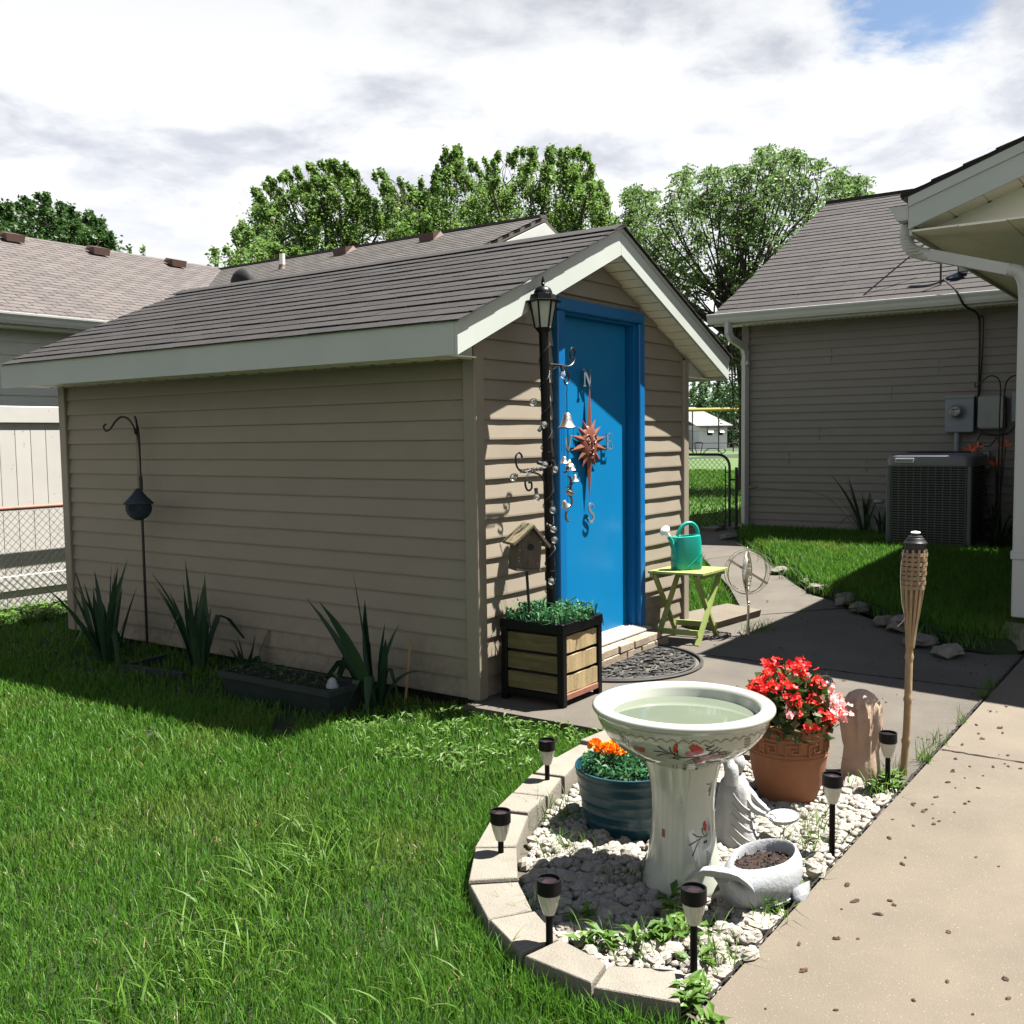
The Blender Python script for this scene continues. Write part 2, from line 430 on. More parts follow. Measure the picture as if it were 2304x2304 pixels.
M_meter = mat('meter_glass', (.36, .36, .35), .12, .2, 18, coat=.6)
M_vinylf = mat('white_vinyl_fence', (.70, .675, .615), .5, .05, 3, .03, 20, rand=.03, speck=(24, .70, (.40, .39, .35)))
M_rust = mat('rusty_brown_rail', (.30, .125, .075), .6, .2, 18, .1, 60)
M_galv = mat('galvanised_wire', (.14, .125, .105), .5, .2, 20, metal=.3)
M_yellow = mat('yellow_cap', (.50, .37, .06), .5, .05)
M_vent = mat('brown_vent', (.115, .058, .042), .6, .15, 8)
M_bark = mat('bark', (.075, .058, .044), .95, .35, 12, .7, 40)
M_trough = mat('dark_green_plastic', (.020, .034, .034), .5, .15, 8)
M_nest = mat('woven_blue_twine', (.040, .062, .085), .85, .4, 60, .8, 120)
M_petalR = leafmat('red_petal', (.62, .012, .012), (.75, .05, .035), .25)
M_petalP = leafmat('pink_petal', (.75, .28, .28), (.82, .52, .48), .3)
M_petalO = leafmat('orange_petal', (.78, .13, .005), (.85, .30, .01), .25)
M_petalY = leafmat('yellow_petal', (.85, .42, .01), (.85, .30, .01), .25)
M_lily = leafmat('lily_petal', (.75, .10, .02), (.8, .18, .05), .3)
M_leafbeg = leafmat('begonia_leaf', (.035, .095, .020), (.075, .055, .025), .25)
M_leafblue = leafmat('blue_green_leaf', (.020, .095, .042), (.060, .155, .050), .3)
M_iris = leafmat('sword_leaf', (.011, .036, .020), (.034, .070, .028), .25)
M_maple = leafmat('maple_leaf', (.068, .135, .030), (.140, .225, .045), .5)
M_locust = leafmat('locust_leaf', (.070, .132, .038), (.140, .215, .062), .5)
M_darkleaf = leafmat('dark_leaf', (.030, .072, .018), (.060, .115, .028), .35)
M_farleaf = leafmat('far_leaf', (.038, .088, .032), (.075, .135, .045), .3)
M_grass = leafmat('grass_blade', (.034, .108, .010), (.088, .192, .021), .45, .5, patch=(1.3, (.108, .166, .027), .54))
M_grass2 = leafmat('coarse_grass_blade', (.044, .112, .010), (.102, .180, .025), .45, .5)
M_dry = leafmat('dry_blade', (.20, .155, .075), (.13, .125, .045), .2)
M_weed = leafmat('weed_leaf', (.045, .105, .012), (.085, .155, .022), .35)
M_litter = mat('leaf_litter', (.075, .035, .018), .9, .4, 60, .5, 90, island=.4)
M_flat = mat('house_white', (.72, .72, .70), .5, .03)
M_farroof = mat('pale_grey_roof', (.30, .28, .27), .9, .12, 3)
M_water = mat('still_water', (.17, .20, .145), .04, .04, 6, 0, 20, spec=.5, speck=(85, .80, (.05, .05, .03)))
M_chip = mat('bark_chip', (.075, .030, .014), .9, .4, 60, 0, 20, island=.6)
M_dark = mat('dark_opening', (.012, .012, .012), .8, .2)
M_road = mat('asphalt', (.06, .06, .06), .9, .15, 2)
# ------------------------------------------------------------------ ground and paving
def sstep(a, b, x):
    t = np.clip((x - a) / (b - a), 0, 1); return t * t * (3 - 2 * t)
def hpath(x): return .20 * sstep(8.0, 12.6, np.asarray(x, float))
def hground(x, y):
    return -.055 + .235 * sstep(8.0, 12.6, np.asarray(x, float)) + .012 * np.sin(1.7 * np.asarray(x)) * np.sin(1.3 * np.asarray(y))
def grid_sheet(name, xs, ys, hf, m):
    X, Y = np.meshgrid(xs, ys); Z = hf(X, Y)
    V = np.stack([X, Y, Z], -1).reshape(-1, 3); nx, ny = len(xs), len(ys)
    I = np.arange(nx * ny).reshape(ny, nx)
    F = np.stack([I[:-1, :-1], I[:-1, 1:], I[1:, 1:], I[1:, :-1]], -1).reshape(-1, 4)
    return link(name, raw_mesh(name, V, F, m))
gx_ = np.concatenate([[-400, -200, -90, -40, -20, -10], np.arange(-6, 16.01, .5), [18, 22, 30, 45, 70, 100, 150, 250, 500]])
gy_ = np.concatenate([[-400, -200, -90, -40, -20, -10], np.arange(-6, 12.01, .5), [14, 18, 25, 40, 70, 110, 170, 260, 500]])
ground = tag(grid_sheet('ground', gx_, gy_, lambda x, y: hground(x, y), M_dirt), kind='structure')
# mown field beyond the gate
fx = np.concatenate([np.arange(13.3, 22, .8), [25, 32, 45, 62, 80]]); fy = np.concatenate([np.arange(4.8, 14, .8), [18, 26, 38, 55, 75]])
field = tag(grid_sheet('field', fx, fy, lambda x, y: hground(x, y) + .006, M_field), kind='structure')
mb = MB(); q0, q1 = W(1480, 1003, 82), W(1720, 1000, 82)
d_ = np.array([q1[0] - q0[0], q1[1] - q0[1], 0]); d_ /= np.linalg.norm(d_); nn = np.array([-d_[1], d_[0], 0])
if nn @ _f < 0: nn = -nn
rc = (q0 + q1) / 2
mb.add([(*(rc + d_ * a + nn * b)[:2], .215) for a, b in ((-60, 0), (60, 0), (60, 7), (-60, 7))], [(0, 1, 2, 3)])
tag(mb.build('road', M_road), kind='structure')

def slab(poly, zt, zb, name, m, parent=None, hz=None):
    v, f = [], []; n = len(poly)
    v = [(x, y, zt + (float(hz(x)) if hz else 0)) for x, y in poly] + [(x, y, zb) for x, y in poly]
    a = sum(poly[i][0] * poly[(i + 1) % n][1] - poly[(i + 1) % n][0] * poly[i][1] for i in range(n))
    if a < 0: v = v[:n][::-1] + v[n:][::-1]
    b = MB(); b.add(v, [tuple(range(n))] + [(i, n + i, n + (i + 1) % n, (i + 1) % n) for i in range(n)])
    return b.build(name, m, parent, org=(0, 0, 0) if parent is None else None)
patio = thing('patio', None, None); patio['kind'] = 'structure'
slab([(4.42, 1.09), (6.30, 1.09), (6.30, 3.47), (4.385, 3.47)], .0, -.16, 'concrete_slab', M_conc2, patio)
slab([(6.308, 1.09), (7.44, 1.09), (7.31, 1.29), (7.385, 1.67), (7.667, 1.87), (8.068, 2.155), (8.42, 2.49), (8.62, 2.64), (7.85, 3.22), (7.69, 3.47), (6.308, 3.47)], .0, -.16, 'concrete_slab', M_conc2, patio)
slab([(8.63, 2.645), (8.855, 2.808), (9.04, 3.076), (9.565, 3.466), (10.366, 3.991), (11.0, 4.43), (10.4, 4.75), (9.1, 3.9), (7.856, 3.226)], .0, -.16, 'concrete_slab', M_conc2, patio, hpath)
slab([(11.01, 4.437), (11.93, 5.057), (13.1, 5.5), (13.1, 7.4), (12.2, 6.6), (10.41, 4.757)], .0, -.16, 'concrete_slab', M_conc2, patio, hpath)
side = thing('sidewalk', None, None); side['kind'] = 'structure'
slab([(2.13, -4), (4.95, -4), (4.955, 1.07), (2.30, 1.075), (2.17, .95)], .006, -.12, 'concrete_slab', M_conc, side)
slab([(4.963, -4), (8.4, -4), (8.4, 1.068), (4.968, 1.07)], .004, -.12, 'concrete_slab', M_conc, side)
# bed of gravel behind the curved block edging
BED = [(2.33, 1.09), (2.30, 1.37), (2.36, 1.59), (2.46, 1.76), (2.60, 1.93), (2.83, 2.09), (3.15, 2.24), (3.50, 2.33), (3.78, 2.39), (4.06, 2.43), (4.41, 2.45), (4.41, 1.09)]
gravel_bed = tag(slab(BED, -.035, -.12, 'gravel_bed', M_bed), kind='structure')

# raised lawn between path and house
PATCH = [(7.44, 1.12), (7.42, 1.32), (7.50, 1.62), (7.74, 1.80), (8.13, 2.08), (8.50, 2.42), (8.93, 2.76), (9.12, 3.02), (9.63, 3.40), (10.43, 3.92), (11.98, 4.98), (13.0, 5.35), (13.0, 1.12)]
def hpatch(x, y):
    x = np.asarray(x, float); y = np.asarray(y, float)
    return .085 + .125 * sstep(8, 12.6, x)
mb = MB(); ctr = (10.8, 2.7); rings = []
for s, dz in ((1.0, -.10), (.985, 0), (.6, 0), (.2, 0)):
    rings.append([(ctr[0] + (x - ctr[0]) * s, ctr[1] + (y - ctr[1]) * s, float(hpatch(x, y)) + dz) for x, y in PATCH])
mb.loft(rings, cap=True)
raised = tag(mb.build('raised_lawn', M_dirt, org=(0, 0, 0)), kind='structure')

# ------------------------------------------------------------------ siding, shared by the buildings
def siding(parent, m, o, d, n, z0, exp, count, ext, lap=.0165, name='siding_board'):
    o, d, n = Vector((*o, 0)), Vector((*d, 0)), Vector((*n, 0)); k = 0
    for i in range(count):
        za, zb = z0 + i * exp, z0 + (i + 1) * exp
        for (a0, a1, b0, b1) in ext(za, zb):
            w = U(-.0012, .0012)
            def P(s, off, z): return o + d * s + n * off + Vector((0, 0, z))
            steps = 4; vs, fs = [], []
            for j in range(steps + 1):
                t = j / steps; wob = math.sin(t * 9 + i * 1.7) * .0012
                sa, sb = a0 + (a1 - a0) * t, b0 + (b1 - b0) * t
                vs += [P(sa, 0, za), P(sa, lap + wob, za + w), P(sa, lap + wob, za + .01), P(sb, .002, zb)]
            for j in range(steps):
                q = j * 4
                for r_ in range(3): fs.append((q + r_, q + 4 + r_, q + 5 + r_, q + 1 + r_))
            fs += [(0, 1, 2, 3), (steps * 4 + 3, steps * 4 + 2, steps * 4 + 1, steps * 4)]
            b = MB(); b.add(vs, fs)
            me_o = b.build(name, m, parent); k += 1
    return k
def shingle_mesh(w, l, t=.007):
    b = MB(); b.hexa([(0, -.0, 0), (w, 0, 0), (w, l, -.001), (0, l, -.001), (0, 0, t), (w, 0, t), (w, l, .0015), (0, l, .0015)])
    return b
def shingle_slope(parent, m, origin, along, up, length, height, exp, tab, gap=.004, t=.0065, jit=.5, seed=3, name='shingle', skip=None):
    """origin = lower corner, along/up = unit vectors; every tab is an object sharing one of three meshes"""
    rr = random.Random(seed); along, up, origin = Vector(along), Vector(up), Vector(origin); nrm = along.cross(up).normalized()
    if nrm.z < 0: nrm = -nrm
    mes = []
    for k in range(3):
        b = shingle_mesh(tab - gap, exp * 1.22, t * (1 + .15 * k)); me = b.mesh(name); me.materials.append(m); mes.append(me)
    rows = int(math.ceil(height / exp - .02)); cut = {}
    for i in range(rows):
        v = i * exp; off = (i % 2) * tab / 2 + rr.uniform(-.02, .02); s = -off
        while s < length - .01:
            a, e = max(s, 0), min(s + tab, length)
            if e - a > .006 and not (skip and skip(a, e, v)):
                M = Matrix((along, up, nrm)).transposed().to_4x4()
                M.translation = origin + along * a + up * v + nrm * (.004 + .002 * (i % 2))
                tilt = Matrix.Rotation(rr.uniform(-.004, .004) * jit * 3, 4, 'Z') @ Matrix.Rotation(-.012 + rr.uniform(-.006, .004), 4, 'X')
                h = min(1.0, (height - v) / (exp * 1.22) + .001)
                place(mes[rr.randrange(3)], name, m, parent, M @ tilt @ Matrix.Diagonal((max((e - a - gap * (e < length)) / (tab - gap), .02), h, 1, 1)))
            s += tab

# ------------------------------------------------------------------ the shed
XC, YC, WD, LN = 4.498, 3.441, 2.726, 4.162
XE, XM, XR = XC - .367, XC + WD / 2, XC + WD
XE2 = XR + .367
YF, YB = YC - .175, YC + LN + .161
ZFB, ZFT, ZR, ZRT, ZT = 1.929, 2.103, 2.672, 2.846, 1.966
SL = (ZRT - ZFT) / (XM - XE)
shed = thing('garden_shed', 'beige vinyl sided garden shed with blue door and dark shingled gable roof', 'shed', (XC, YC, 0))
wall = MB()
def roofz(x): return ZR - abs(x - XM) * SL
g = .03
wall.prism([(XC + g, YC + g, .0), (XR - g, YC + g, .0), (XR - g, YC + g, roofz(XR - g)), (XM, YC + g, ZR - .02), (XC + g, YC + g, roofz(XC + g))], (0, .05, 0))
wall.box(XC + g, XC + g + .05, YC + .085, YC + LN, 0, ZT); wall.box(XR - g - .05, XR - g, YC + .085, YC + LN, 0, ZT)
wall.prism([(XC + g + .05, YC + LN - .05, 0), (XR - g - .05, YC + LN - .05, 0), (XR - g - .05, YC + LN - .05, roofz(XR - g)), (XM, YC + LN - .05, ZR - .02), (XC + g + .05, YC + LN - .05, roofz(XC + g))], (0, .05, 0))
# leave the doorway open: the wall is built as pieces round it
wall = MB()
DX0, DX1, DZ = 5.36, 6.43, 2.325
wall.box(XC + g, DX0, YC + g, YC + .08, 0, ZT - .05); wall.box(DX1, XR - g, YC + g, YC + .08, 0, ZT - .05)
wall.prism([(XC + g, YC + g, ZT - .05), (DX0, YC + g, ZT - .05), (DX0, YC + g, roofz(DX0)), (XC + g, YC + g, roofz(XC + g) )], (0, .05, 0))
wall.prism([(DX1, YC + g, ZT - .05), (XR - g, YC + g, ZT - .05), (XR - g, YC + g, roofz(XR - g)), (DX1, YC + g, roofz(DX1))], (0, .05, 0))
wall.prism([(DX0, YC + g, DZ), (DX1, YC + g, DZ), (DX1, YC + g, roofz(DX1)), (XM, YC + g, ZR), (DX0, YC + g, roofz(DX0))], (0, .05, 0))
wall.box(XC + g, XC + g + .05, YC + .08, YC + LN, 0, ZT); wall.box(XR - g - .05, XR - g, YC + .08, YC + LN, 0, ZT)
wall.prism([(XC + g + .05, YC + LN - .05, 0), (XR - g - .05, YC + LN - .05, 0), (XR - g - .05, YC + LN - .05, roofz(XR - g)), (XM, YC + LN - .05, ZR - .02), (XC + g + .05, YC + LN - .05, roofz(XC + g))], (0, .05, 0))
wall.build('wall', M_side, shed)
for x_ in (XC + .10, XR - .25): sk = MB(); sk.box(x_, x_ + .15, YC + .1, YC + LN - .1, -.1, .0); sk.build('skid', M_dark, shed)
EXP = .1143
siding(shed, M_side, (XC + g, YC), (0, 1), (-1, 0), .004, EXP, 17, lambda a, b: [(.075, LN - .075, .075, LN - .075)])
def front_ext(a, b):
    r_ = []
    def hw(z): return min(WD / 2 - .075, (ZR - z) / SL - .012)
    la, lb = XM - hw(a), XM - hw(b); ra, rb = XM + hw(a), XM + hw(b)
    if hw(b) < .03:
        if hw(a) < .06: return []
        lb = rb = XM
    if a < 2.33:
        x0, x1 = 5.325, 6.475
        if la < x0 - .01: r_.append((la - XC, x0 - XC, min(lb, x0) - XC, x0 - XC))
        if ra > x1 + .01: r_.append((x1 - XC, ra - XC, x1 - XC, max(rb, x1) - XC))
    else: r_.append((la - XC, ra - XC, lb - XC, rb - XC))
    return r_
siding(shed, M_side, (XC, YC + g), (1, 0), (0, -1), .004, EXP, 24, front_ext)
# corner posts
for x0, x1, s_ in ((XC - .004, XC + .085, 1), (XR - .085, XR + .004, -1)):
    b = MB(); b.bev(x0, x1, YC - .004, YC + .085, .0, 2.075, .006); b.build('corner_trim', M_trim, shed)
b = MB(); b.bev(XC - .004, XC + .07, YC + LN - .085, YC + LN + .004, 0, ZT, .006); b.build('corner_trim', M_trim, shed)
b = MB(); b.box(XC - .002, XC + .03, YC + .086, YC + LN - .086, ZT - .035, ZT - .005); b.build('frieze_trim', M_trim, shed)
# roof
rb_ = MB()
rb_.prism([(XE + .023, YF + .022, ZFT + .008), (XM, YF + .022, ZRT), (XM, YF + .022, ZRT - .05), (XE + .023, YF + .022, ZFT - .042)], (0, YB - YF - .044, 0))
rb_.prism([(XE2 - .023, YF + .022, ZFT + .008), (XM, YF + .022, ZRT), (XM, YF + .022, ZRT - .05), (XE2 - .023, YF + .022, ZFT - .042)], (0, YB - YF - .044, 0))
roof = rb_.build('roof', M_shin, shed)
upL = Vector((1, 0, SL)).normalized(); upR = Vector((-1, 0, SL)).normalized()
hsl = (XM - XE) / upL.x + .012
shingle_slope(roof, M_shin, Vector((XE, YB, ZFT + .003)) - upL * .02, (0, -1, 0), upL, YB - YF + .028, hsl + .01, .128, .31, seed=4)
far = MB()
nR = Vector((SL, 0, 1)).normalized()
for i in range(15):
    a = Vector((XE2, YF - .028, ZFT + .004)) + upR * (i * .128 - .02); e = a + upR * min(.150, hsl - i * .128 + .02); dy = Vector((0, YB - YF + .028, 0))
    far.hexa([a, e, e + dy, a + dy, a + nR * .010, e + nR * .003, e + dy + nR * .003, a + dy + nR * .010])
o = far.build('shingle_courses', M_shin, roof); o['kind'] = 'stuff'
cap_me = MB(); cap_me.hexa([(-.12, 0, -.12 * SL), (.0, 0, 0), (0, .30, 0), (-.12, .30, -.12 * SL), (-.12, 0, -.12 * SL + .008), (0, 0, .008), (0, .30, .004), (-.12, .30, -.12 * SL + .004)])
cap_me.hexa([(0, 0, 0), (.12, 0, -.12 * SL), (.12, .30, -.12 * SL), (0, .30, 0), (0, 0, .008), (.12, 0, -.12 * SL + .008), (.12, .30, -.12 * SL + .004), (0, .30, .004)])
cme = cap_me.mesh('ridge_shingle'); cme.materials.append(M_shin)
for i in range(19):
    place(cme, 'ridge_shingle', M_shin, roof, Matrix.Translation((XM, YF - .015 + i * .238, ZRT + .016)) @ Matrix.Rotation(.012, 4, 'X'))
# rake boards and eave boards
for s_, xa in ((-1, XE), (1, XE2)):
    for ya, yb in ((YF, YF + .02), (YB - .02, YB)):
        b = MB(); b.prism([(xa, ya, ZFB), (xa, ya, ZFT), (XM - s_ * -.001, ya, ZRT), (XM - s_ * -.001, ya, ZR)], (0, yb - ya, 0)); b.build('rake_board', M_fascia, shed)
        if ya == YF:
            b = MB(); b.prism([(xa - s_ * -.004, ya - .006, ZFT + .002), (XM + s_ * .001, ya - .006, ZRT + .002), (XM + s_ * .001, ya - .006, ZRT - .024), (xa - s_ * -.004, ya - .006, ZFT - .024)], (0, .004, 0)); b.build('drip_edge', M_fascia, shed)
    b = MB(); b.box(min(xa, xa - s_ * .02), max(xa, xa - s_ * .02), YF + .022, YB - .022, ZFB, ZFT + .001); b.build('eave_board', M_fascia, shed)
    b = MB(); xi = XC if s_ < 0 else XR
    b.box(min(xa - s_ * .022, xi), max(xa - s_ * .022, xi), YF + .16, YB - .03, ZFB + .012, ZFB + .02); ef = b.build('eave_soffit', M_soffit, shed)
    if s_ < 0:
        b = MB()
        for i in range(26): b.box(XC - .035, XC - .022, YF + .24 + i * .165, YF + .27 + i * .165, ZFB + .0095, ZFB + .0115)
        b.build('soffit_vents', M_dark, ef)
        for i in range(14):
            b = MB(); y_ = YF + .19 + i * .305; b.box(XE + .03, XC - .04, y_, y_ + .008, ZFB + .0085, ZFB + .0118); b.build('soffit_rib', M_soffit, ef)
# closing triangles under the rake ends
for s_, xi in ((1, XR), (-1, XC)):
    xo = xi + s_ * .35
    b = MB(); b.prism([(xi + s_ * .006, YC + .01, ZFB + .004), (xo, YC + .01, ZFB + .004), (xi + s_ * .006, YC + .01, roofz(xi) - .002)], (0, .012, 0)); b.build('eave_return', M_fascia, shed)
# rake soffit panels
for s_, xa in ((1, XE2), (-1, XE)):
    np_ = 17; L_ = abs(xa - XM)
    for i in range(np_):
        t0, t1 = i / np_, (i + 1) / np_ - .007
        x0, x1 = XM + s_ * (L_ - .03) * t0, XM + s_ * (L_ - .03) * t1
        zz = lambda x: ZR - abs(x - XM) * SL + .012 + (i % 2) * .001
        b = MB(); b.prism([(x0, YF + .021, zz(x0)), (x1, YF + .021, zz(x1)), (x1, YF + .021, zz(x1) + .006), (x0, YF + .021, zz(x0) + .006)], (0, .20, 0)); b.build('soffit_panel', M_soffit, shed)
# door with frame
yd = YC + .068
b = MB(); b.box(5.444, 6.338, yd, yd + .04, .13, 2.27); door = b.build('door', M_blue, shed)
b = MB(); b.box(5.40, 5.442, YC + .012, yd + .06, .11, 2.325); b.build('door_jamb', M_blueT, shed)
b = MB(); b.box(6.362, 6.402, YC + .012, yd + .06, .11, 2.325); b.build('door_jamb', M_blueT, shed)
b = MB(); b.box(6.340, 6.362, yd + .012, yd + .06, .11, 2.30); b.build('door_stop', M_blueT, shed)
b = MB(); b.box(5.442, 6.362, YC + .012, yd + .06, 2.272, 2.325); b.build('door_head', M_blueT, shed)
for x0, x1, z0, z1 in ((5.33, 5.412, .06, 2.285), (6.392, 6.47, .06, 2.285), (5.33, 6.47, 2.288, 2.366)):
    b = MB(); b.bev(x0, x1, YC - .022, YC + .03, z0, z1, .006); b.build('door_casing', M_blueT, shed)
b = MB(); b.hexa([(5.36, YC - .10, .112), (6.45, YC - .085, .112), (6.45, YC + .09, .112), (5.36, YC + .09, .112), (5.36, YC - .10, .122), (6.45, YC - .085, .122), (6.45, YC + .09, .150), (5.36, YC + .09, .150)])
sill = b.build('door_sill', M_alu, shed)
b = MB()
for i in range(7): b.box(5.40, 6.42, YC - .075 + i * .018, YC - .070 + i * .018, .1235 + i * .0025, .130 + i * .0025)
b.build('sill_ridge', M_alu, sill)
# brick step
step = thing('brick_step', 'low two course brick step under the blue shed door', 'step', (5.9, YC - .1, 0))
bm = MB(); bm.bev(0, .195, 0, .15, 0, .05, .004); bme = bm.mesh('brick'); bme.materials.append(M_brick)
for c_ in range(2):
    for i in range(7):
        x_ = 5.17 + i * .203 + (c_ * .1 - .06)
        if x_ + .195 > 6.55: continue
        place(bme, 'brick', M_brick, step, Matrix.Translation((x_, YC - .175 + U(-.006, .006), .001 + c_ * .0535)) @ Matrix.Rotation(U(-.015, .015), 4, 'Z'))
b = MB(); b.box(5.19, 6.45, YC - .160, YC + .025, 0, .1); b.build('mortar_core', M_conc2, step)
# ------------------------------------------------------------------ grey sided house across the patio
HX, HY0, HY1, HZ = 13.0, -3.0, 5.40, .19
HE, HTOP = 12.55, 3.02
house = thing('house', 'grey beige sided house wall with brown shingled roof behind the condenser', 'house', (HX, 2.0, HZ))
b = MB(); b.box(HX + .03, HX + 9, HY0, HY1 - .03, HZ - .3, HTOP - .03); b.build('wall', M_side2, house)
siding(house, M_side2, (HX + .03, HY0), (0, 1), (-1, 0), HZ + .06, .1016, 27, lambda a, b_: [(0, HY1 - HY0 - .09, 0, HY1 - HY0 - .09)], lap=.018)
b = MB(); b.bev(HX - .006, HX + .10, HY1 - .10, HY1 + .004, HZ - .05, HTOP - .05, .006); b.build('corner_trim', M_side2, house)
for y_, z_ in ((4.35, 1.32), (3.45, 1.83), (2.9, 2.15), (4.2, 2.35), (3.75, .95), (4.75, 1.02)):
    k = round((z_ - HZ - .06) / .1016); zz = HZ + .06 + k * .1016
    b = MB(); b.box(HX + .012, HX + .0215, y_, y_ + .004, zz + .012, zz + .19); b.build('panel_seam', M_side2, house)
b = MB(); b.box(HX + .005, HX + .03, HY0, HY1 - .02, HZ - .3, HZ + .055); b.build('foundation', M_conc2, house)
# roof
upH = Vector((1, 0, .49)).normalized(); GE = Vector((HE, HY1 + .22, HTOP + .06))
HW = 4.6; RL = HW / upH.x
b = MB(); b.prism([(HE + .023, GE.y - .01, HTOP + .061), (HE + HW, GE.y - .01, HTOP + .05 + .49 * HW), (HE + 2 * HW, GE.y - .01, HTOP + .05), (HE + 2 * HW, GE.y - .01, HTOP), (HE + HW, GE.y - .01, HTOP + .49 * HW), (HE + .023, GE.y - .01, HTOP + .011)], (0, HY0 - GE.y - .2, 0))
hroof = b.build('roof', M_shin2, house)
shingle_slope(hroof, M_shin2, GE - upH * .03, (0, -1, 0), upH, 4.7, RL + .02, .172, .50, t=.008, jit=.9, seed=8)
b = MB(); b.box(HE + HW - .10, HE + HW + .10, HY0, GE.y, HTOP + .05 + .49 * HW - .03, HTOP + .05 + .49 * HW + .028); b.build('ridge_cap', M_shin2, hroof)
b = MB(); b.prism([(HX + .1, HY1 - .02, HTOP - .03), (HE + HW, HY1 - .02, HTOP + .49 * HW - .1), (HE + 2 * HW - .5, HY1 - .02, HTOP - .03)], (0, -.05, 0)); b.build('gable_wall', M_side2, house)
b = MB(); b.box(HE + .02, HX + .02, HY0, HY1 + .2, HTOP - .075, HTOP - .06); b.build('soffit', M_soffit, house)
b = MB()
for i in range(46): b.box(HX - .07, HX - .035, 1.6 + i * .085, 1.63 + i * .085, HTOP - .0765, HTOP - .0745)
b.build('soffit_vents', M_dark, house)
b = MB(); b.box(HE, HE + .02, HY0, HY1 + .21, HTOP - .10, HTOP + .045); b.build('fascia_board', M_white, house)
# gutter with its rounded front
def gutter(parent, p0, p1, outv, z, h=.125, w=.12, m=M_white):
    p0, p1, outv = Vector((*p0, 0)), Vector((*p1, 0)), Vector((*outv, 0))
    prof = [(0, -h), (.075, -h), (.092, -h * .72), (.098, -h * .45), (.118, -h * .2), (w, -.004), (w - .012, 0), (w - .02, -.012), (.09, -h * .35), (.07, -h + .012), (.008, -h + .012), (.008, 0), (0, 0)]
    b = MB(); b.loft([[p + outv * a + Vector((0, 0, z + c)) for a, c in prof] for p in (p0, p1)], smooth=False)
    g_ = b.build('gutter', m, parent)
    for p in (p0, p1):
        b = MB(); e = (p1 - p0).normalized() * (.004 if p is p1 else -.004)
        pts = [p + outv * a + Vector((0, 0, z + c)) for a, c in prof[:7]] + [p + Vector((0, 0, z))]
        b.prism(pts, e); b.build('end_cap', m, g_)
    return g_
gutter(house, (HE - .001, HY0), (HE - .001, HY1 + .26), (-1, 0), HTOP + .05)
# downspout: outlet, offset, long run
def downspout(parent, pts, w=.075, d=.055, strap=()):
    b = MB()
    for i in range(len(pts) - 1):
        a, e = Vector(pts[i]), Vector(pts[i + 1])
        b.beam(a - (e - a).normalized() * .012, e + (e - a).normalized() * .012, w, d, up=(.3, 1, .1))
    o = b.build('downspout', M_white, parent)
    for z in strap:
        p = pts[-1]; q = MB(); q.bev(p[0] - d / 2 - .008, p[0] + d / 2 + .008, p[1] - w / 2 - .008, p[1] + w / 2 + .008, z, z + .055, .003); q.build('strap', M_white, o)
    return o
downspout(house, [(HE - .06, HY1 - .02, HTOP - .07), (HE - .06, HY1 - .02, HTOP - .2), (HE + .0, HY1 - .03, HTOP - .27), (HX - .10, HY1 - .06, HTOP - .36), (HX - .05, HY1 - .065, HTOP - .45), (HX - .05, HY1 - .065, HZ + .05)], .085, .06, (HTOP - .6, HZ + .03))
# electrical fittings on that wall
meter = thing('electric_meter', 'grey meter box with round glass dial on the grey siding', 'meter', (12.94, 2.62, 1.49))
b = MB(); b.bev(12.87, 12.995, 2.47, 2.79, 1.49, 1.92, .008); b.build('cabinet', M_box, meter)
b = MB(); b.box(12.855, 12.87, 2.462, 2.80, 1.895, 1.928); b.build('lid', M_box, meter)
b = MB(); b.lathe([(0, 0), (.085, 0), (.085, .02), (.072, .03), (.066, .07), (.05, .095), (.0, .10)], n=20); me = b.mesh('dial'); me.materials.append(M_meter)
place(me, 'dial', M_meter, meter, Matrix.Translation((12.87, 2.655, 1.735)) @ Matrix.Rotation(R(-90), 4, 'Y'))
b = MB(); b.lathe([(.088, 0), (.098, 0), (.098, .018), (.088, .018)], n=20); me = b.mesh('dial_ring'); me.materials.append(M_box)
place(me, 'dial_ring', M_box, meter, Matrix.Translation((12.868, 2.655, 1.735)) @ Matrix.Rotation(R(-90), 4, 'Y'))
b = MB(); b.box(12.765, 12.772, 2.62, 2.69, 1.755, 1.768); b.build('dial_print', M_ink, meter)
b = MB(); b.tube([(12.93, 2.66, 1.49), (12.93, 2.66, .35)], .035, 10); b.build('conduit', M_box, meter)
cab = tag((lambda b: (b.bev(12.86, 12.99, 2.14, 2.43, 1.52, 1.915, .02), b.build('utility_cabinet', M_box2))[1])(MB()), 'pale grey plastic utility cabinet between meter box and downspout', 'utility box')
cab2 = tag((lambda b: (b.bev(12.88, 12.99, 1.86, 2.07, 1.60, 1.96, .01), b.build('breaker_box', M_box))[1])(MB()), 'tall grey breaker box beside the near downspout, farthest right on the siding', 'utility box')
sw = thing('disconnect_switch', 'small blue grey disconnect box low on the wall behind the condenser', 'switch', (12.94, 2.38, 1.05))
b = MB(); b.bev(12.90, 12.995, 2.30, 2.46, 1.05, 1.26, .006); b.build('cover', M_box, sw); b = MB(); b.box(12.885, 12.90, 2.33, 2.44, 1.17, 1.2); b.build('latch', M_box, sw)
def spath(pts, n=6):
    P = [Vector(p) for p in pts]; o = []
    for i in range(len(P) - 1):
        a, b_, c, d = P[max(i - 1, 0)], P[i], P[i + 1], P[min(i + 2, len(P) - 1)]
        for k in range(n):
            t = k / n
            o.append(.5 * ((2 * b_) + (c - a) * t + (2 * a - 5 * b_ + 4 * c - d) * t * t + (3 * b_ - a - 3 * c + d) * t ** 3))
    return o + [P[-1]]
b = MB()
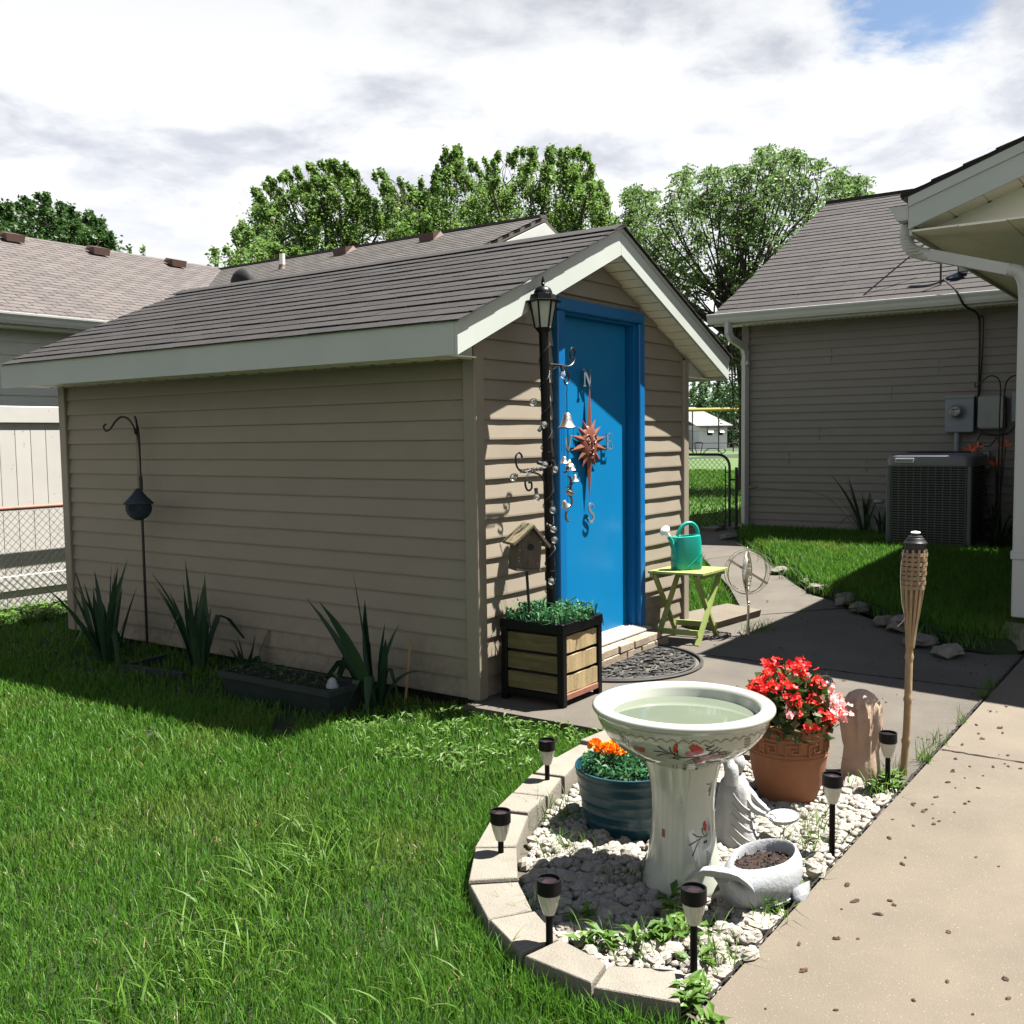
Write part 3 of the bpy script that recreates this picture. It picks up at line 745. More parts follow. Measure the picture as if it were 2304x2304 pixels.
b.tube(spath([(12.5, 2.75, 3.25), (12.42, 2.6, 3.10), (12.5, 2.52, 2.93), (12.93, 2.46, 2.86), (12.955, 2.44, 2.6), (12.955, 2.44, 1.95), (12.92, 2.44, 1.6), (12.86, 2.40, 1.5), (12.87, 2.25, 1.45), (12.9, 2.1, 1.47)]), .013, 6)
b.tube(spath([(12.96, 2.46, 2.80), (12.95, 2.41, 2.84), (12.95, 2.40, 2.6), (12.96, 2.425, 2.0), (12.86, 2.44, 1.5)]), .008, 5)
b.tube(spath([(12.87, 2.36, 1.5), (12.85, 2.42, 1.38), (12.86, 2.3, 1.32), (12.87, 2.2, 1.40), (12.88, 2.2, .9), (12.9, 2.22, .3)]), .008, 5)
b.tube(spath([(12.87, 2.3, 1.46), (12.83, 2.18, 1.44), (12.85, 2.06, 1.5), (12.88, 2.0, 1.62)]), .009, 5)
b.tube(spath([(12.9, 2.25, 1.2), (12.88, 2.2, .8), (12.86, 2.27, .4), (12.8, 2.3, .3)]), .008, 5)
tag(b.build('service_cable', M_wire), 'black service cable running from the roof edge down beside the meter', 'cable')
hk = thing('shepherd_hook', 'pair of black crook hooks in front of the pale utility cabinet', 'garden hook', (12.45, 2.15, .2))
b = MB(); b.tube(spath([(12.45, 2.12, .2), (12.45, 2.12, 1.6), (12.45, 2.12, 2.0), (12.45, 2.16, 2.10), (12.45, 2.24, 2.115), (12.45, 2.33, 2.04), (12.45, 2.37, 2.0), (12.45, 2.385, 2.03), (12.45, 2.37, 2.05)]), .008, 6); b.build('crook', M_iron, hk)
b = MB(); b.tube(spath([(12.45, 2.10, .2), (12.45, 2.08, 1.6), (12.45, 2.07, 1.98), (12.45, 2.02, 2.09), (12.45, 1.95, 2.11), (12.45, 1.9, 2.08)]), .008, 6); b.build('crook', M_iron, hk)
# condenser
ac = thing('condenser', 'dark grey air conditioning condenser with slotted grille on the lawn', 'air conditioner', (12.2, 2.7, .2))
AX0, AX1, AY0, AY1, AZ0, AZ1 = 11.76, 12.66, 2.26, 3.16, .22, 1.16
b = MB(); b.bev(AX0 + .03, AX1 - .03, AY0 + .03, AY1 - .03, AZ0, AZ1, .03); b.build('coil', M_coil, ac)
b = MB(); b.bev(AX0 - .02, AX1 + .02, AY0 - .02, AY1 + .02, AZ0 - .06, AZ0 + .03, .02); b.build('base_pan', M_ac, ac)
def rring(i, z, rr=.10):
    o = []
    for cx, cy, a0 in ((AX1 - i - rr, AY1 - i - rr, 0), (AX0 + i + rr, AY1 - i - rr, 90), (AX0 + i + rr, AY0 + i + rr, 180), (AX1 - i - rr, AY0 + i + rr, 270)):
        for k in range(5): a = R(a0 + k * 22.5); o.append((cx + rr * math.cos(a), cy + rr * math.sin(a), z))
    return o
b = MB(); b.loft([rring(-.012, AZ1 - .035), rring(-.012, AZ1 + .03), rring(.0, AZ1 + .07), rring(.05, AZ1 + .10), rring(.12, AZ1 + .105)]); b.build('top_cap', M_accap, ac)
b = MB(); b.lathe([(.05, 0), (.34, 0), (.34, .008), (.05, .012)], (12.21, 2.71, AZ1 + .106), 28); b.build('fan_guard', M_coil, ac)
for y0, y1 in ((AY0, AY0 + .055), (AY1 - .055, AY1)):
    b = MB(); b.bev(AX0 - .004, AX0 + .05, y0, y1, AZ0 + .03, AZ1 - .03, .012); b.build('corner_post', M_ac, ac)
nb = 31
hb = MB(); hb.box(0, .014, 0, AY1 - AY0 - .11, 0, .011); hme = hb.mesh('grille_bar'); hme.materials.append(M_ac)
vb = MB(); vb.box(0, .012, 0, .007, 0, AZ1 - AZ0 - .07); vme = vb.mesh('grille_bar'); vme.materials.append(M_ac)
for i in range(nb + 1): place(hme, 'grille_bar', M_ac, ac, Matrix.Translation((AX0, AY0 + .055, AZ0 + .04 + i * (AZ1 - AZ0 - .09) / nb)))
for i in range(11): place(vme, 'grille_bar', M_ac, ac, Matrix.Translation((AX0 - .003, AY0 + .058 + i * (AY1 - AY0 - .12) / 10, AZ0 + .035)))
b = MB()
for i in range(nb + 1):
    z = AZ0 + .04 + i * (AZ1 - AZ0 - .09) / nb
    b.box(AX0 + .05, AX1 - .05, AY0 - .004, AY0 + .01, z, z + .011); b.box(AX0 + .05, AX1 - .05, AY1 - .01, AY1 + .012, z, z + .011)
o = b.build('side_grille', M_ac, ac); o['kind'] = 'stuff'
pl = MB(); pl.bev(AX0 - .032, AX0 - .018, AY1 - .30, AY1 - .10, AZ1 - .002, AZ1 + .05, .003); pl = pl.build('name_plate', M_plate, ac)
b = MB(); xx = AX0 - .0335
b.add([(xx, AY1 - .118, AZ1 + .022), (xx, AY1 - .128, AZ1 + .036), (xx, AY1 - .138, AZ1 + .022)], [(0, 1, 2)])
b.add([(xx, AY1 - .121, AZ1 + .012), (xx, AY1 - .121, AZ1 + .022), (xx, AY1 - .135, AZ1 + .022), (xx, AY1 - .135, AZ1 + .012)], [(0, 1, 2, 3)])
for i in range(9):
    y_ = AY1 - .147 - i * .015; h_ = .013 if i == 0 else .010
    b.add([(xx, y_, AZ1 + .015), (xx, y_, AZ1 + .015 + h_), (xx, y_ - .010, AZ1 + .015 + h_), (xx, y_ - .010, AZ1 + .015)], [(0, 1, 2, 3)])
b.build('plate_print', M_ink, pl)
# aerial mast and wires on that roof
def onroof(x, y, dz=0): return Vector((x, y, HTOP + .075 + .49 * (x - HE) + dz))
mast = thing('roof_aerial', 'dark aerial bracket with stay rods standing low on the brown roof', 'aerial', tuple(onroof(13.0, 2.85)))
b = MB(); b.tube([onroof(12.72, 3.72), onroof(13.35, 3.05, .42)], .010, 5); b.build('stay_rod', M_iron, mast)
b = MB(); b.tube([onroof(12.85, 2.86), onroof(12.85, 2.86, .42)], .012, 5); b.build('stay_rod', M_iron, mast)
b = MB(); b.tube(spath([onroof(13.15, 2.70, .0), onroof(13.13, 2.72, .35), onroof(13.1, 2.8, .55), onroof(13.15, 3.0, .62)]), .035, 7); b.build('mast_tube', M_iron, mast)
b = MB(); b.bev(13.02, 13.12, 2.60, 2.70, onroof(13.05, 2.6).z + .05, onroof(13.05, 2.6).z + .22, .01); b.build('junction_box', M_box2, mast)
b = MB(); p_ = onroof(13.1, 2.72, .012); b.add([p_ + Vector((-.12, -.1, -.055)), p_ + Vector((-.12, .12, -.055)), p_ + Vector((.12, .12, .062)), p_ + Vector((.12, -.1, .062))], [(3, 2, 1, 0)]); b.build('flashing', M_iron, mast)
b = MB(); b.tube(spath([onroof(12.95, 2.32, .02), onroof(12.88, 2.24, .06), onroof(12.75, 2.14, .03)]), .007, 5); b.tube(spath([onroof(13.0, 2.40, .01), onroof(12.94, 2.38, .05)]), .007, 5); b.build('loose_wire', M_ivory, mast)

# ------------------------------------------------------------------ near house corner on the right
NX, NYE, NZ = 7.40, 1.865, 2.90
nh = thing('house', 'near house corner with pale gable eave, gutter and white downspout overhead', 'house', (9.0, -1.5, .0))
SN = .350
def nz(y, z0): return z0 + SN * (NYE - y)
NYR = -2.6
b = MB(); b.prism([(NX, NYE, NZ), (NX, NYE, NZ + .215), (NX, NYR, nz(NYR, NZ + .228)), (NX, NYR, nz(NYR, NZ + .01))], (.02, 0, 0)); b.build('rake_board', M_fascia, nh)
b = MB(); b.prism([(NX - .012, NYE + .001, NZ + .150), (NX - .012, NYE + .001, NZ + .217), (NX - .012, NYR, nz(NYR, NZ + .229)), (NX - .012, NYR, nz(NYR, NZ + .160))], (.0115, 0, 0)); b.build('drip_edge', M_fascia, nh)
nr = MB(); nr.prism([(NX - .02, NYE + .045, NZ + .205), (NX - .02, NYE + .045, NZ + .232), (NX - .02, NYR, nz(NYR, NZ + .258)), (NX - .02, NYR, nz(NYR, NZ + .23))], (5.1, 0, 0)); nroof = nr.build('roof', M_shin2, nh)
ncr = MB()
for i in range(22):
    y0 = NYE + .05 - i * .2
    ncr.hexa([(NX - .028, y0 - .22, nz(y0 - .22, NZ + .238)), (NX + 5.1, y0 - .22, nz(y0 - .22, NZ + .238)), (NX + 5.1, y0, nz(y0, NZ + .236)), (NX - .028, y0, nz(y0, NZ + .236)),
              (NX - .028, y0 - .22, nz(y0 - .22, NZ + .242)), (NX + 5.1, y0 - .22, nz(y0 - .22, NZ + .242)), (NX + 5.1, y0, nz(y0, NZ + .256)), (NX - .028, y0, nz(y0, NZ + .256))])
ncr.build('shingle_courses', M_shin2, nroof)['kind'] = 'stuff'
NP = NX + .30
b = MB(); b.prism([(NP, NYE - .022, NZ + .005), (NP, NYR, NZ + .005), (NP, NYR, nz(NYR, NZ + .03)), (NP, NYE - .022, nz(NYE - .022, NZ + .03))], (.05, 0, 0)); b.build('gable_wall', M_soffit, nh)
for i in range(16):
    y0 = NYE - .035 - i * .215
    b = MB(); b.prism([(NX + .021, y0, nz(y0, NZ + .012)), (NX + .021, y0 - .209, nz(y0 - .209, NZ + .012)), (NX + .021, y0 - .209, nz(y0 - .209, NZ + .022)), (NX + .021, y0, nz(y0, NZ + .022))], (NP - NX - .022, 0, 0)); b.build('soffit_panel', M_soffit, nh)
    b = MB(); b.prism([(NP - .022, y0 - .2, nz(y0 - .2, NZ + .0085)), (NP - .022, y0 - .225, nz(y0 - .225, NZ + .0085)), (NP - .022, y0 - .225, nz(y0 - .225, NZ + .0113)), (NP - .022, y0 - .2, nz(y0 - .2, NZ + .0113))], (.020, 0, 0)); b.build('vent_slot', M_dark, nh)
for i in range(10):
    y1 = NYE - .02 - i * .30
    b = MB(); b.box(NX + .022, NX + 4.9, y1 - .296, y1, NZ - .016 - (i % 2) * .003, NZ - .004); b.build('soffit_board', M_soffit, nh)
b = MB(); b.box(NX + .022, NX + 5, NYE - .018, NYE - .001, NZ - .04, NZ + .2); b.build('eave_board', M_fascia, nh)
b = MB(); b.box(NP + .06, NX + 5, -4, 1.12, -.1, NZ - .02); b.build('wall', M_side, nh)
b = MB(); b.bev(NP - .0, NP + .1, 1.03, 1.125, -.02, NZ - .02, .008); b.build('corner_trim', M_white, nh)
gutter(nh, (NX + .01, NYE + .003), (NX + 5.0, NYE + .003), (0, 1), NZ + .165, .10, .135)
b = MB()
b.tube(spath([(NX + .17, NYE + .05, NZ + .06), (NX + .17, NYE + .05, NZ - .06), (NX + .18, NYE + .01, NZ - .12), (NX + .20, NYE - .06, NZ - .15), (NX + .20, NYE - .12, NZ - .165)], 5), .045, 10); nds = b.build('downspout', M_white, nh)
b = MB()
for k in range(7):
    t = k / 6; p = Vector((NX + .17, NYE + .05 - .07 * t * t, NZ - .02 - .13 * t)); b.lathe([(.0455, -.006), (.049, 0), (.0455, .006)], p, 10)
b.build('elbow_ribs', M_white, nds)
b = MB(); b.beam((NX + .20, NYE - .10, NZ - .160), (NX + .21, 1.26, NZ - .315), .085, .075); b.build('pipe_run', M_white, nds)
b = MB(); b.tube(spath([(NX + .21, 1.27, NZ - .312), (NX + .215, 1.20, NZ - .335), (NX + .22, 1.165, NZ - .40), (NX + .225, 1.155, NZ - .5)], 5), .046, 10); b.build('elbow', M_white, nds)
b = MB(); b.bev(NX + .19, NX + .27, 1.105, 1.195, .22, NZ - .45, .008); b.build('pipe_run', M_white, nds)
b = MB(); b.bev(NX + .18, NX + .28, 1.095, 1.205, .62, .68, .005); b.build('strap', M_white, nds)
tag((lambda b: (b.hexa([(7.46, 1.10, .02), (7.74, 1.06, .02), (7.76, 1.27, .02), (7.50, 1.26, .02), (7.48, 1.12, .13), (7.72, 1.08, .16), (7.74, 1.25, .16), (7.52, 1.24, .12)]), b.build('splash_block', M_block))[1])(MB()), 'pale concrete splash block at the foot of the near downspout', 'splash block')

# ------------------------------------------------------------------ neighbour's house beyond the fences
nbh = thing('house', 'white sided neighbouring house with tan roof and vents behind the garden shed', 'house', (9, 13, -.1))
EY, EZ, RY, RZ = 11.0, 2.93, 15.0, 4.61
upN = Vector((0, 1, .42)).normalized()
b = MB(); b.prism([(-7.0, EY, EZ), (-7.0, RY, RZ), (-7.0, 19, EZ), (-7.0, 19, EZ - .06), (-7.0, RY, RZ - .06), (-7.0, EY, EZ - .06)], (22.8, 0, 0)); nroof1 = b.build('roof', M_shin3, nbh)
sh = MB()
for i in range(31):
    v = i * .142; s = 5.2 - (i % 2) * .14
    while s < 12.4:
        w_ = .285; dd = U(-.006, .006)
        a = Vector((s, EY, EZ)) + upN * (v + dd - .02); c = Vector((s + w_ - .012, EY, EZ)) + upN * (v + dd - .02); e = upN * .165; n_ = Vector((0, -.387, .922))
        vs = [a + n_ * .008, c + n_ * .008, c + e + n_ * .003, a + e + n_ * .003, a, c]
        sh.add(vs, [(0, 1, 2, 3), (4, 5, 1, 0)])
        s += w_
sh.build('shingle_tabs', M_shin3, nroof1)['kind'] = 'stuff'
WX, WY0 = 12.10, 7.98
b = MB(); b.prism([(WX, WY0, 4.58), (WX - 4.0, WY0, 2.90), (WX - 4.0, WY0, 2.84), (WX, WY0, 4.52), (WX + 3.6, WY0, 3.0), (WX + 3.6, WY0, 3.07)], (0, 7.0, 0)); nroof2 = b.build('roof', M_shin4, nbh)
sh = MB(); upW = Vector((1, 0, .42)).normalized(); n_ = Vector((-.387, 0, .922))
for i in range(31):
    v = i * .142; s = WY0 - (i % 2) * .14
    while s < 15.0:
        a = Vector((WX - 4, max(s, WY0 - .02), 2.91)) + upW * v; c = Vector((a.x, s + .276, a.z)); e = upW * .165
        sh.add([a + n_ * .014, c + n_ * .014, c + e + n_ * .006, a + e + n_ * .006, a, c], [(3, 2, 1, 0), (0, 1, 5, 4)])
        s += .285
sh.build('shingle_tabs', M_shin4, nroof2)['kind'] = 'stuff'
b = MB(); b.box(WX - .09, WX + .09, WY0, 15, 4.57, 4.605); b.build('ridge_cap', M_shin4, nroof2)
b = MB(); b.prism([(WX - 3.5, WY0 + .3, 0), (WX + 3.2, WY0 + .3, 0), (WX + 3.2, WY0 + .3, 3.12), (WX, WY0 + .3, 4.48), (WX - 3.5, WY0 + .3, 3.0)], (0, 6.9, 0)); b.build('wall', M_sidew, nbh)
b = MB(); b.box(WX - 2.6, WX + 2.6, WY0 + .27, WY0 + .3, 3.2, 3.22); b.build('gable_band', M_white, nbh)
for s_ in (-1, 1):
    b = MB(); b.prism([(WX, WY0 - .02, 4.50), (WX + s_ * 3.6, WY0 - .02, 4.50 - .42 * 3.6), (WX + s_ * 3.6, WY0 - .02, 4.32 - .42 * 3.6), (WX, WY0 - .02, 4.32)], (0, .03, 0)); b.build('rake_board', M_white, nbh)
b = MB(); b.prism([(WX - .34, WY0 + .285, 4.02), (WX + .34, WY0 + .285, 4.02), (WX, WY0 + .285, 4.18)], (0, -.03, 0)); b.build('gable_vent', M_white, nbh)
b = MB(); b.box(-6.8, 7.24, 11.28, 15, -.1, EZ - .13); b.build('wall', M_sidew, nbh)
siding(nbh, M_sidew, (4.6, 11.28), (1, 0), (0, -1), 1.0, .150, 12, lambda a, c: [(0, 2.56, 0, 2.56)], lap=.014)
b = MB(); b.bev(7.17, 7.26, 11.235, 11.31, 0, EZ - .13, .006); b.build('corner_trim', M_white, nbh)
b = MB(); b.box(-6.8, 8.6, EY + .02, 11.29, EZ - .14, EZ - .125); b.build('soffit', M_soffit, nbh)
b = MB(); b.box(-6.8, 8.6, EY - .02, EY, EZ - .15, EZ + .0); b.build('fascia_board', M_white, nbh)
gutter(nbh, (-6.8, EY - .021), (8.6, EY - .021), (0, -1), EZ + .004, .12, .12)
def rvent(px, py, roof_, ax):
    pass
def add_vent(parent, x, y, z, rz):
    b = MB(); b.hexa([(-.13, -.11, -.09), (.13, -.11, -.09), (.13, .14, .02), (-.13, .14, .02), (-.145, -.125, .02), (.145, -.125, .02), (.10, .10, .075), (-.10, .10, .075)])
    me = b.mesh('roof_vent'); me.materials.append(M_vent)
    return place(me, 'roof_vent', M_vent, parent, Matrix.Translation((x, y, z)) @ Matrix.Rotation(rz, 4, 'Z'))
for px, py in ((26, 540), (220, 565), (394, 592)):
    d = pix_dir(px, py); y_ = RY - .42; t = y_ / d[1]; p = EYE + d * t; add_vent(nroof1, p[0], y_, RZ - .10, 0)
for px, py in ((775, 572), (970, 538)):
    d = pix_dir(px, py); x_ = WX - .42; t = x_ / d[0]; p = EYE + d * t; add_vent(nroof2, x_, p[1], 4.47, R(-90))
d = pix_dir(635, 590); p = EYE + d * ((WX - .9) / d[0]); b = MB(); b.tube([(p[0], p[1], 4.0), (p[0], p[1], p[2] + .13)], .045, 10); b.build('vent_pipe', M_ivory, nroof2)
b = MB(); b.lathe([(.14, 0), (.075, .05), (.05, .16)], (p[0], p[1], 4.12), 10); b.build('pipe_boot', M_vent, nroof2)
d = pix_dir(546, 632); p = EYE + d * ((WX - 2.0) / d[0]); b = MB(); b.ball((p[0], p[1], p[2] - .06), (.12, .25, .25), 14, 8); b.build('turbine_vent', M_dark, nroof2)

# ------------------------------------------------------------------ fences
VY = 9.15
vf = thing('vinyl_fence', 'white vinyl privacy fence of wide boards behind the rusty chain link', 'fence', (4.8, VY, -.1))
for i in range(52):
    x0 = -1.244 + i * .148
    b = MB(); b.bev(x0, x0 + .1455, VY, VY + .022, -.02, 1.70, .003); b.build('fence_board', M_vinylf, vf)
b = MB(); b.bev(-1.25, 6.5, VY - .022, VY + .045, 1.69, 1.845, .006); b.build('fence_rail', M_vinylf, vf)
b = MB(); b.bev(-1.25, 6.5, VY - .022, VY + .045, .14, .28, .006); b.build('fence_rail', M_vinylf, vf)
b = MB(); b.bev(5.85, 5.98, VY - .05, VY + .08, -.1, 1.95, .006); b.build('fence_post', M_vinylf, vf)
def chain(parent, o, d, w, h, z0, m, s=.075, r=.0020, rail=None):
    o, d = Vector((*o, 0)), Vector((*d, 0)); b = MB()
    k = -int(h / s) - 1
    n_ = Vector((-d.y, d.x, 0)) * .004
    while k * s < w:
        for sg in (1, -1):
            a = k * s; pts = []
            z_lo, z_hi = 0, h
            s0, s1 = a, a + h
            if sg < 0: s0, s1 = a + h, a
            def cl(sa, za, sb, zb):
                # clip to 0..w
                if sa > sb: sa, za, sb, zb = sb, zb, sa, za
                if sb <= 0 or sa >= w: return None
                if sa < 0: za += (zb - za) * (0 - sa) / (sb - sa); sa = 0
                if sb > w: zb = za + (zb - za) * (w - sa) / (sb - sa); sb = w
                return sa, za, sb, zb
            q = cl(s0, 0, s1, h)
            if q: b.tube([o + d * q[0] + n_ * sg + Vector((0, 0, z0 + q[1])), o + d * q[2] + n_ * sg + Vector((0, 0, z0 + q[3]))], r, 4, cap=False)
        k += 1
    return b.build('wire_mesh', m, parent)
cf = thing('chain_link_fence', 'chain link fence with rusty brown top rail left of the shed', 'fence', (4.2, 9.0, -.1))
b = MB(); b.tube([(2.4, 9.0, .915), (6.2, 9.0, .915)], .021, 10); b.build('top_rail', M_rust, cf)
wm = chain(cf, (2.4, 8.98), (1, 0), 3.8, .96, -.06, M_galv, s=.074, r=.0021); wm['kind'] = 'stuff'
b = MB()
for i in range(40): b.lathe([(.022, -.003), (.025, 0), (.022, .003)], (2.45 + i * .15, 8.30, .958), 6) if False else None
b.tube([(2.4, 9.0, -.1), (2.4, 9.0, .91)], .025, 8); b.build('fence_post', M_galv, cf)
# gate between shed and house
GX = 13.05
gt = thing('garden_gate', 'black chain link garden gate with scrolled wire top beside the house corner', 'gate', (GX, 6.0, .1))
gy0, gy1, gz0, gz1 = 5.60, 6.75, .19, 1.225
def rrect(y0, y1, z0, z1, r_):
    o = []
    for cy, cz, a0 in ((y1 - r_, z1 - r_, 0), (y0 + r_, z1 - r_, 90)):
        for k in range(7): a = R(a0 + 15 * k); o.append((GX, cy + r_ * math.cos(a), cz + r_ * math.sin(a)))
    return [(GX, y1, z0)] + o + [(GX, y0, z0)]
b = MB(); b.tube(rrect(gy0, gy1, gz0, gz1, .17), .019, 8); b.tube([(GX, gy0, gz0), (GX, gy1, gz0)], .016, 8); b.tube([(GX, gy0 + .06, gz0), (GX, gy0 + .06, gz1 - .16)], .009, 6)
for z_ in (.35, .6, .8, .98): b.tube([(GX, gy0, z_), (GX, gy0 + .06, z_)], .007, 5)
b.build('gate_frame', M_iron, gt)
chain(gt, (GX, gy0 + .06), (0, 1), gy1 - gy0 - .08, gz1 - gz0 - .07, gz0 + .02, M_iron, s=.071, r=.0028)['kind'] = 'stuff'
b = MB(); c_ = 6.06
b.tube(spath([(GX, c_ - .03, gz1 + .01), (GX, c_ - .055, gz1 + .13), (GX, c_ - .05, gz1 + .165), (GX, c_ + .05, gz1 + .165), (GX, c_ + .055, gz1 + .13), (GX, c_ + .03, gz1 + .01)], 4), .006, 5)
for s_ in (-1, 1): b.tube(spath([(GX, c_ + s_ * .07, gz1 + .015), (GX, c_ + s_ * .14, gz1 + .075), (GX, c_ + s_ * .27, gz1 + .08), (GX, c_ + s_ * .35, gz1 + .015), (GX, c_ + s_ * .40, gz1 + .05), (GX, c_ + s_ * .38, gz1 + .075)], 4), .006, 5)
b.build('scroll_top', M_iron, gt)
b = MB(); b.bev(GX - .02, GX + .02, 6.40, 6.50, .80, .90, .01); b.build('latch_plate', M_iron, gt)
b = MB(); b.tube([(GX, gy0, .88), (GX, gy0 - .09, .88)], .012, 6); b.tube([(GX, gy0 - .10, .2), (GX, gy0 - .10, 1.05)], .022, 8); b.build('hinge_post', M_iron, gt)
# far ball field fence with a yellow cap
ff = thing('field_fence', 'tall mesh field fence with bright yellow cap beyond the gate', 'fence', tuple(W(1600, 1000, 78)))
ftop, fbot = 921, 1001
p0, p1 = W(1500, ftop + 2, 75), W(1690, ftop - 1, 75); b = MB(); b.tube([p0, p1], .13, 8); b.build('yellow_cap', M_yellow, ff)
for px in (1500, 1558, 1617, 1650, 1690):
    a, e = W(px, ftop + 2, 75), W(px, fbot, 75); b = MB(); b.tube([(a[0], a[1], .15), (a[0], a[1], a[2])], .045, 6); b.build('fence_post', M_iron, ff)
for py in (970, 998):
    b = MB(); b.tube([W(1500, py, 75.1), W(1690, py - 2, 75.1)], .03, 5); b.build('fence_rail', M_galv, ff)
# white house far beyond the field
D = 96
def far_pt(px, py, d=D): return Vector(W(px, py, d))
fh = thing('house', 'small far white house with pale grey roof across the field', 'house', tuple(far_pt(1600, 988)))
rx, ux = Vector(_r), Vector((0, 0, 1)); rx.z = 0; rx.normalize(); fwd = Vector(_f); fwd.z = 0; fwd.normalize()
c0 = far_pt(1574, 990); c0.z = .2
wd = (far_pt(1636, 960) - far_pt(1574, 960)).length
back = fwd * 7 - rx * 3.4
b = MB(); b.hexa([c0, c0 + rx * wd, c0 + rx * wd + back, c0 + back, c0 + ux * 2.2, c0 + rx * wd + ux * 2.2, c0 + rx * wd + back + ux * 2.2, c0 + back + ux * 2.2]); b.build('wall', M_flat, fh)
b = MB(); a0 = c0 - rx * .4 - fwd * .5 + ux * 2.15; a1 = c0 + rx * (wd + .5) - fwd * .5 + ux * 2.15; r0 = c0 - rx * 2.6 + fwd * 3.5 + ux * 4.0; r1 = c0 + rx * (wd - 2.5) + fwd * 3.0 + ux * 4.0
e0 = c0 + back - rx * .4 + ux * 2.15; e1 = c0 + rx * (wd + .5) + back + ux * 2.15
b.add([a0, a1, r1, r0, e0 - rx * 4, e1, a0 - ux * .12, a1 - ux * .12], [(0, 1, 2, 3), (3, 2, 5, 4), (1, 5, 2), (6, 7, 1, 0)]); b.build('roof', M_farroof, fh)
for t0, t1 in ((.28, .46), (.70, .84)):
    a = c0 + rx * wd * t0 - fwd * .04 + ux * 1.25; w_ = wd * (t1 - t0)
    b = MB(); b.hexa([a, a + rx * w_, a + rx * w_ + fwd * .03, a + fwd * .03, a + ux * .75, a + rx * w_ + ux * .75, a + rx * w_ + fwd * .03 + ux * .75, a + fwd * .03 + ux * .75]); wdw = b.build('window', M_dark, fh)
    b = MB(); q = a + ux * .8; b.add([q, q + rx * w_, q + rx * w_ - fwd * .7 - ux * .55, q - fwd * .7 - ux * .55], [(0, 1, 2, 3)]); b.build('awning', M_flat, wdw)
b = MB(); a = c0 - rx * 4.5 + fwd * 1; b.hexa([a, a + rx * 3.2, a + rx * 3.2 + fwd * 5, a + fwd * 5, a + ux * 1.7, a + rx * 3.2 + ux * 1.9, a + rx * 3.2 + fwd * 5 + ux * 2.4, a + fwd * 5 + ux * 2.2]); b.build('side_wing', M_farroof, fh)

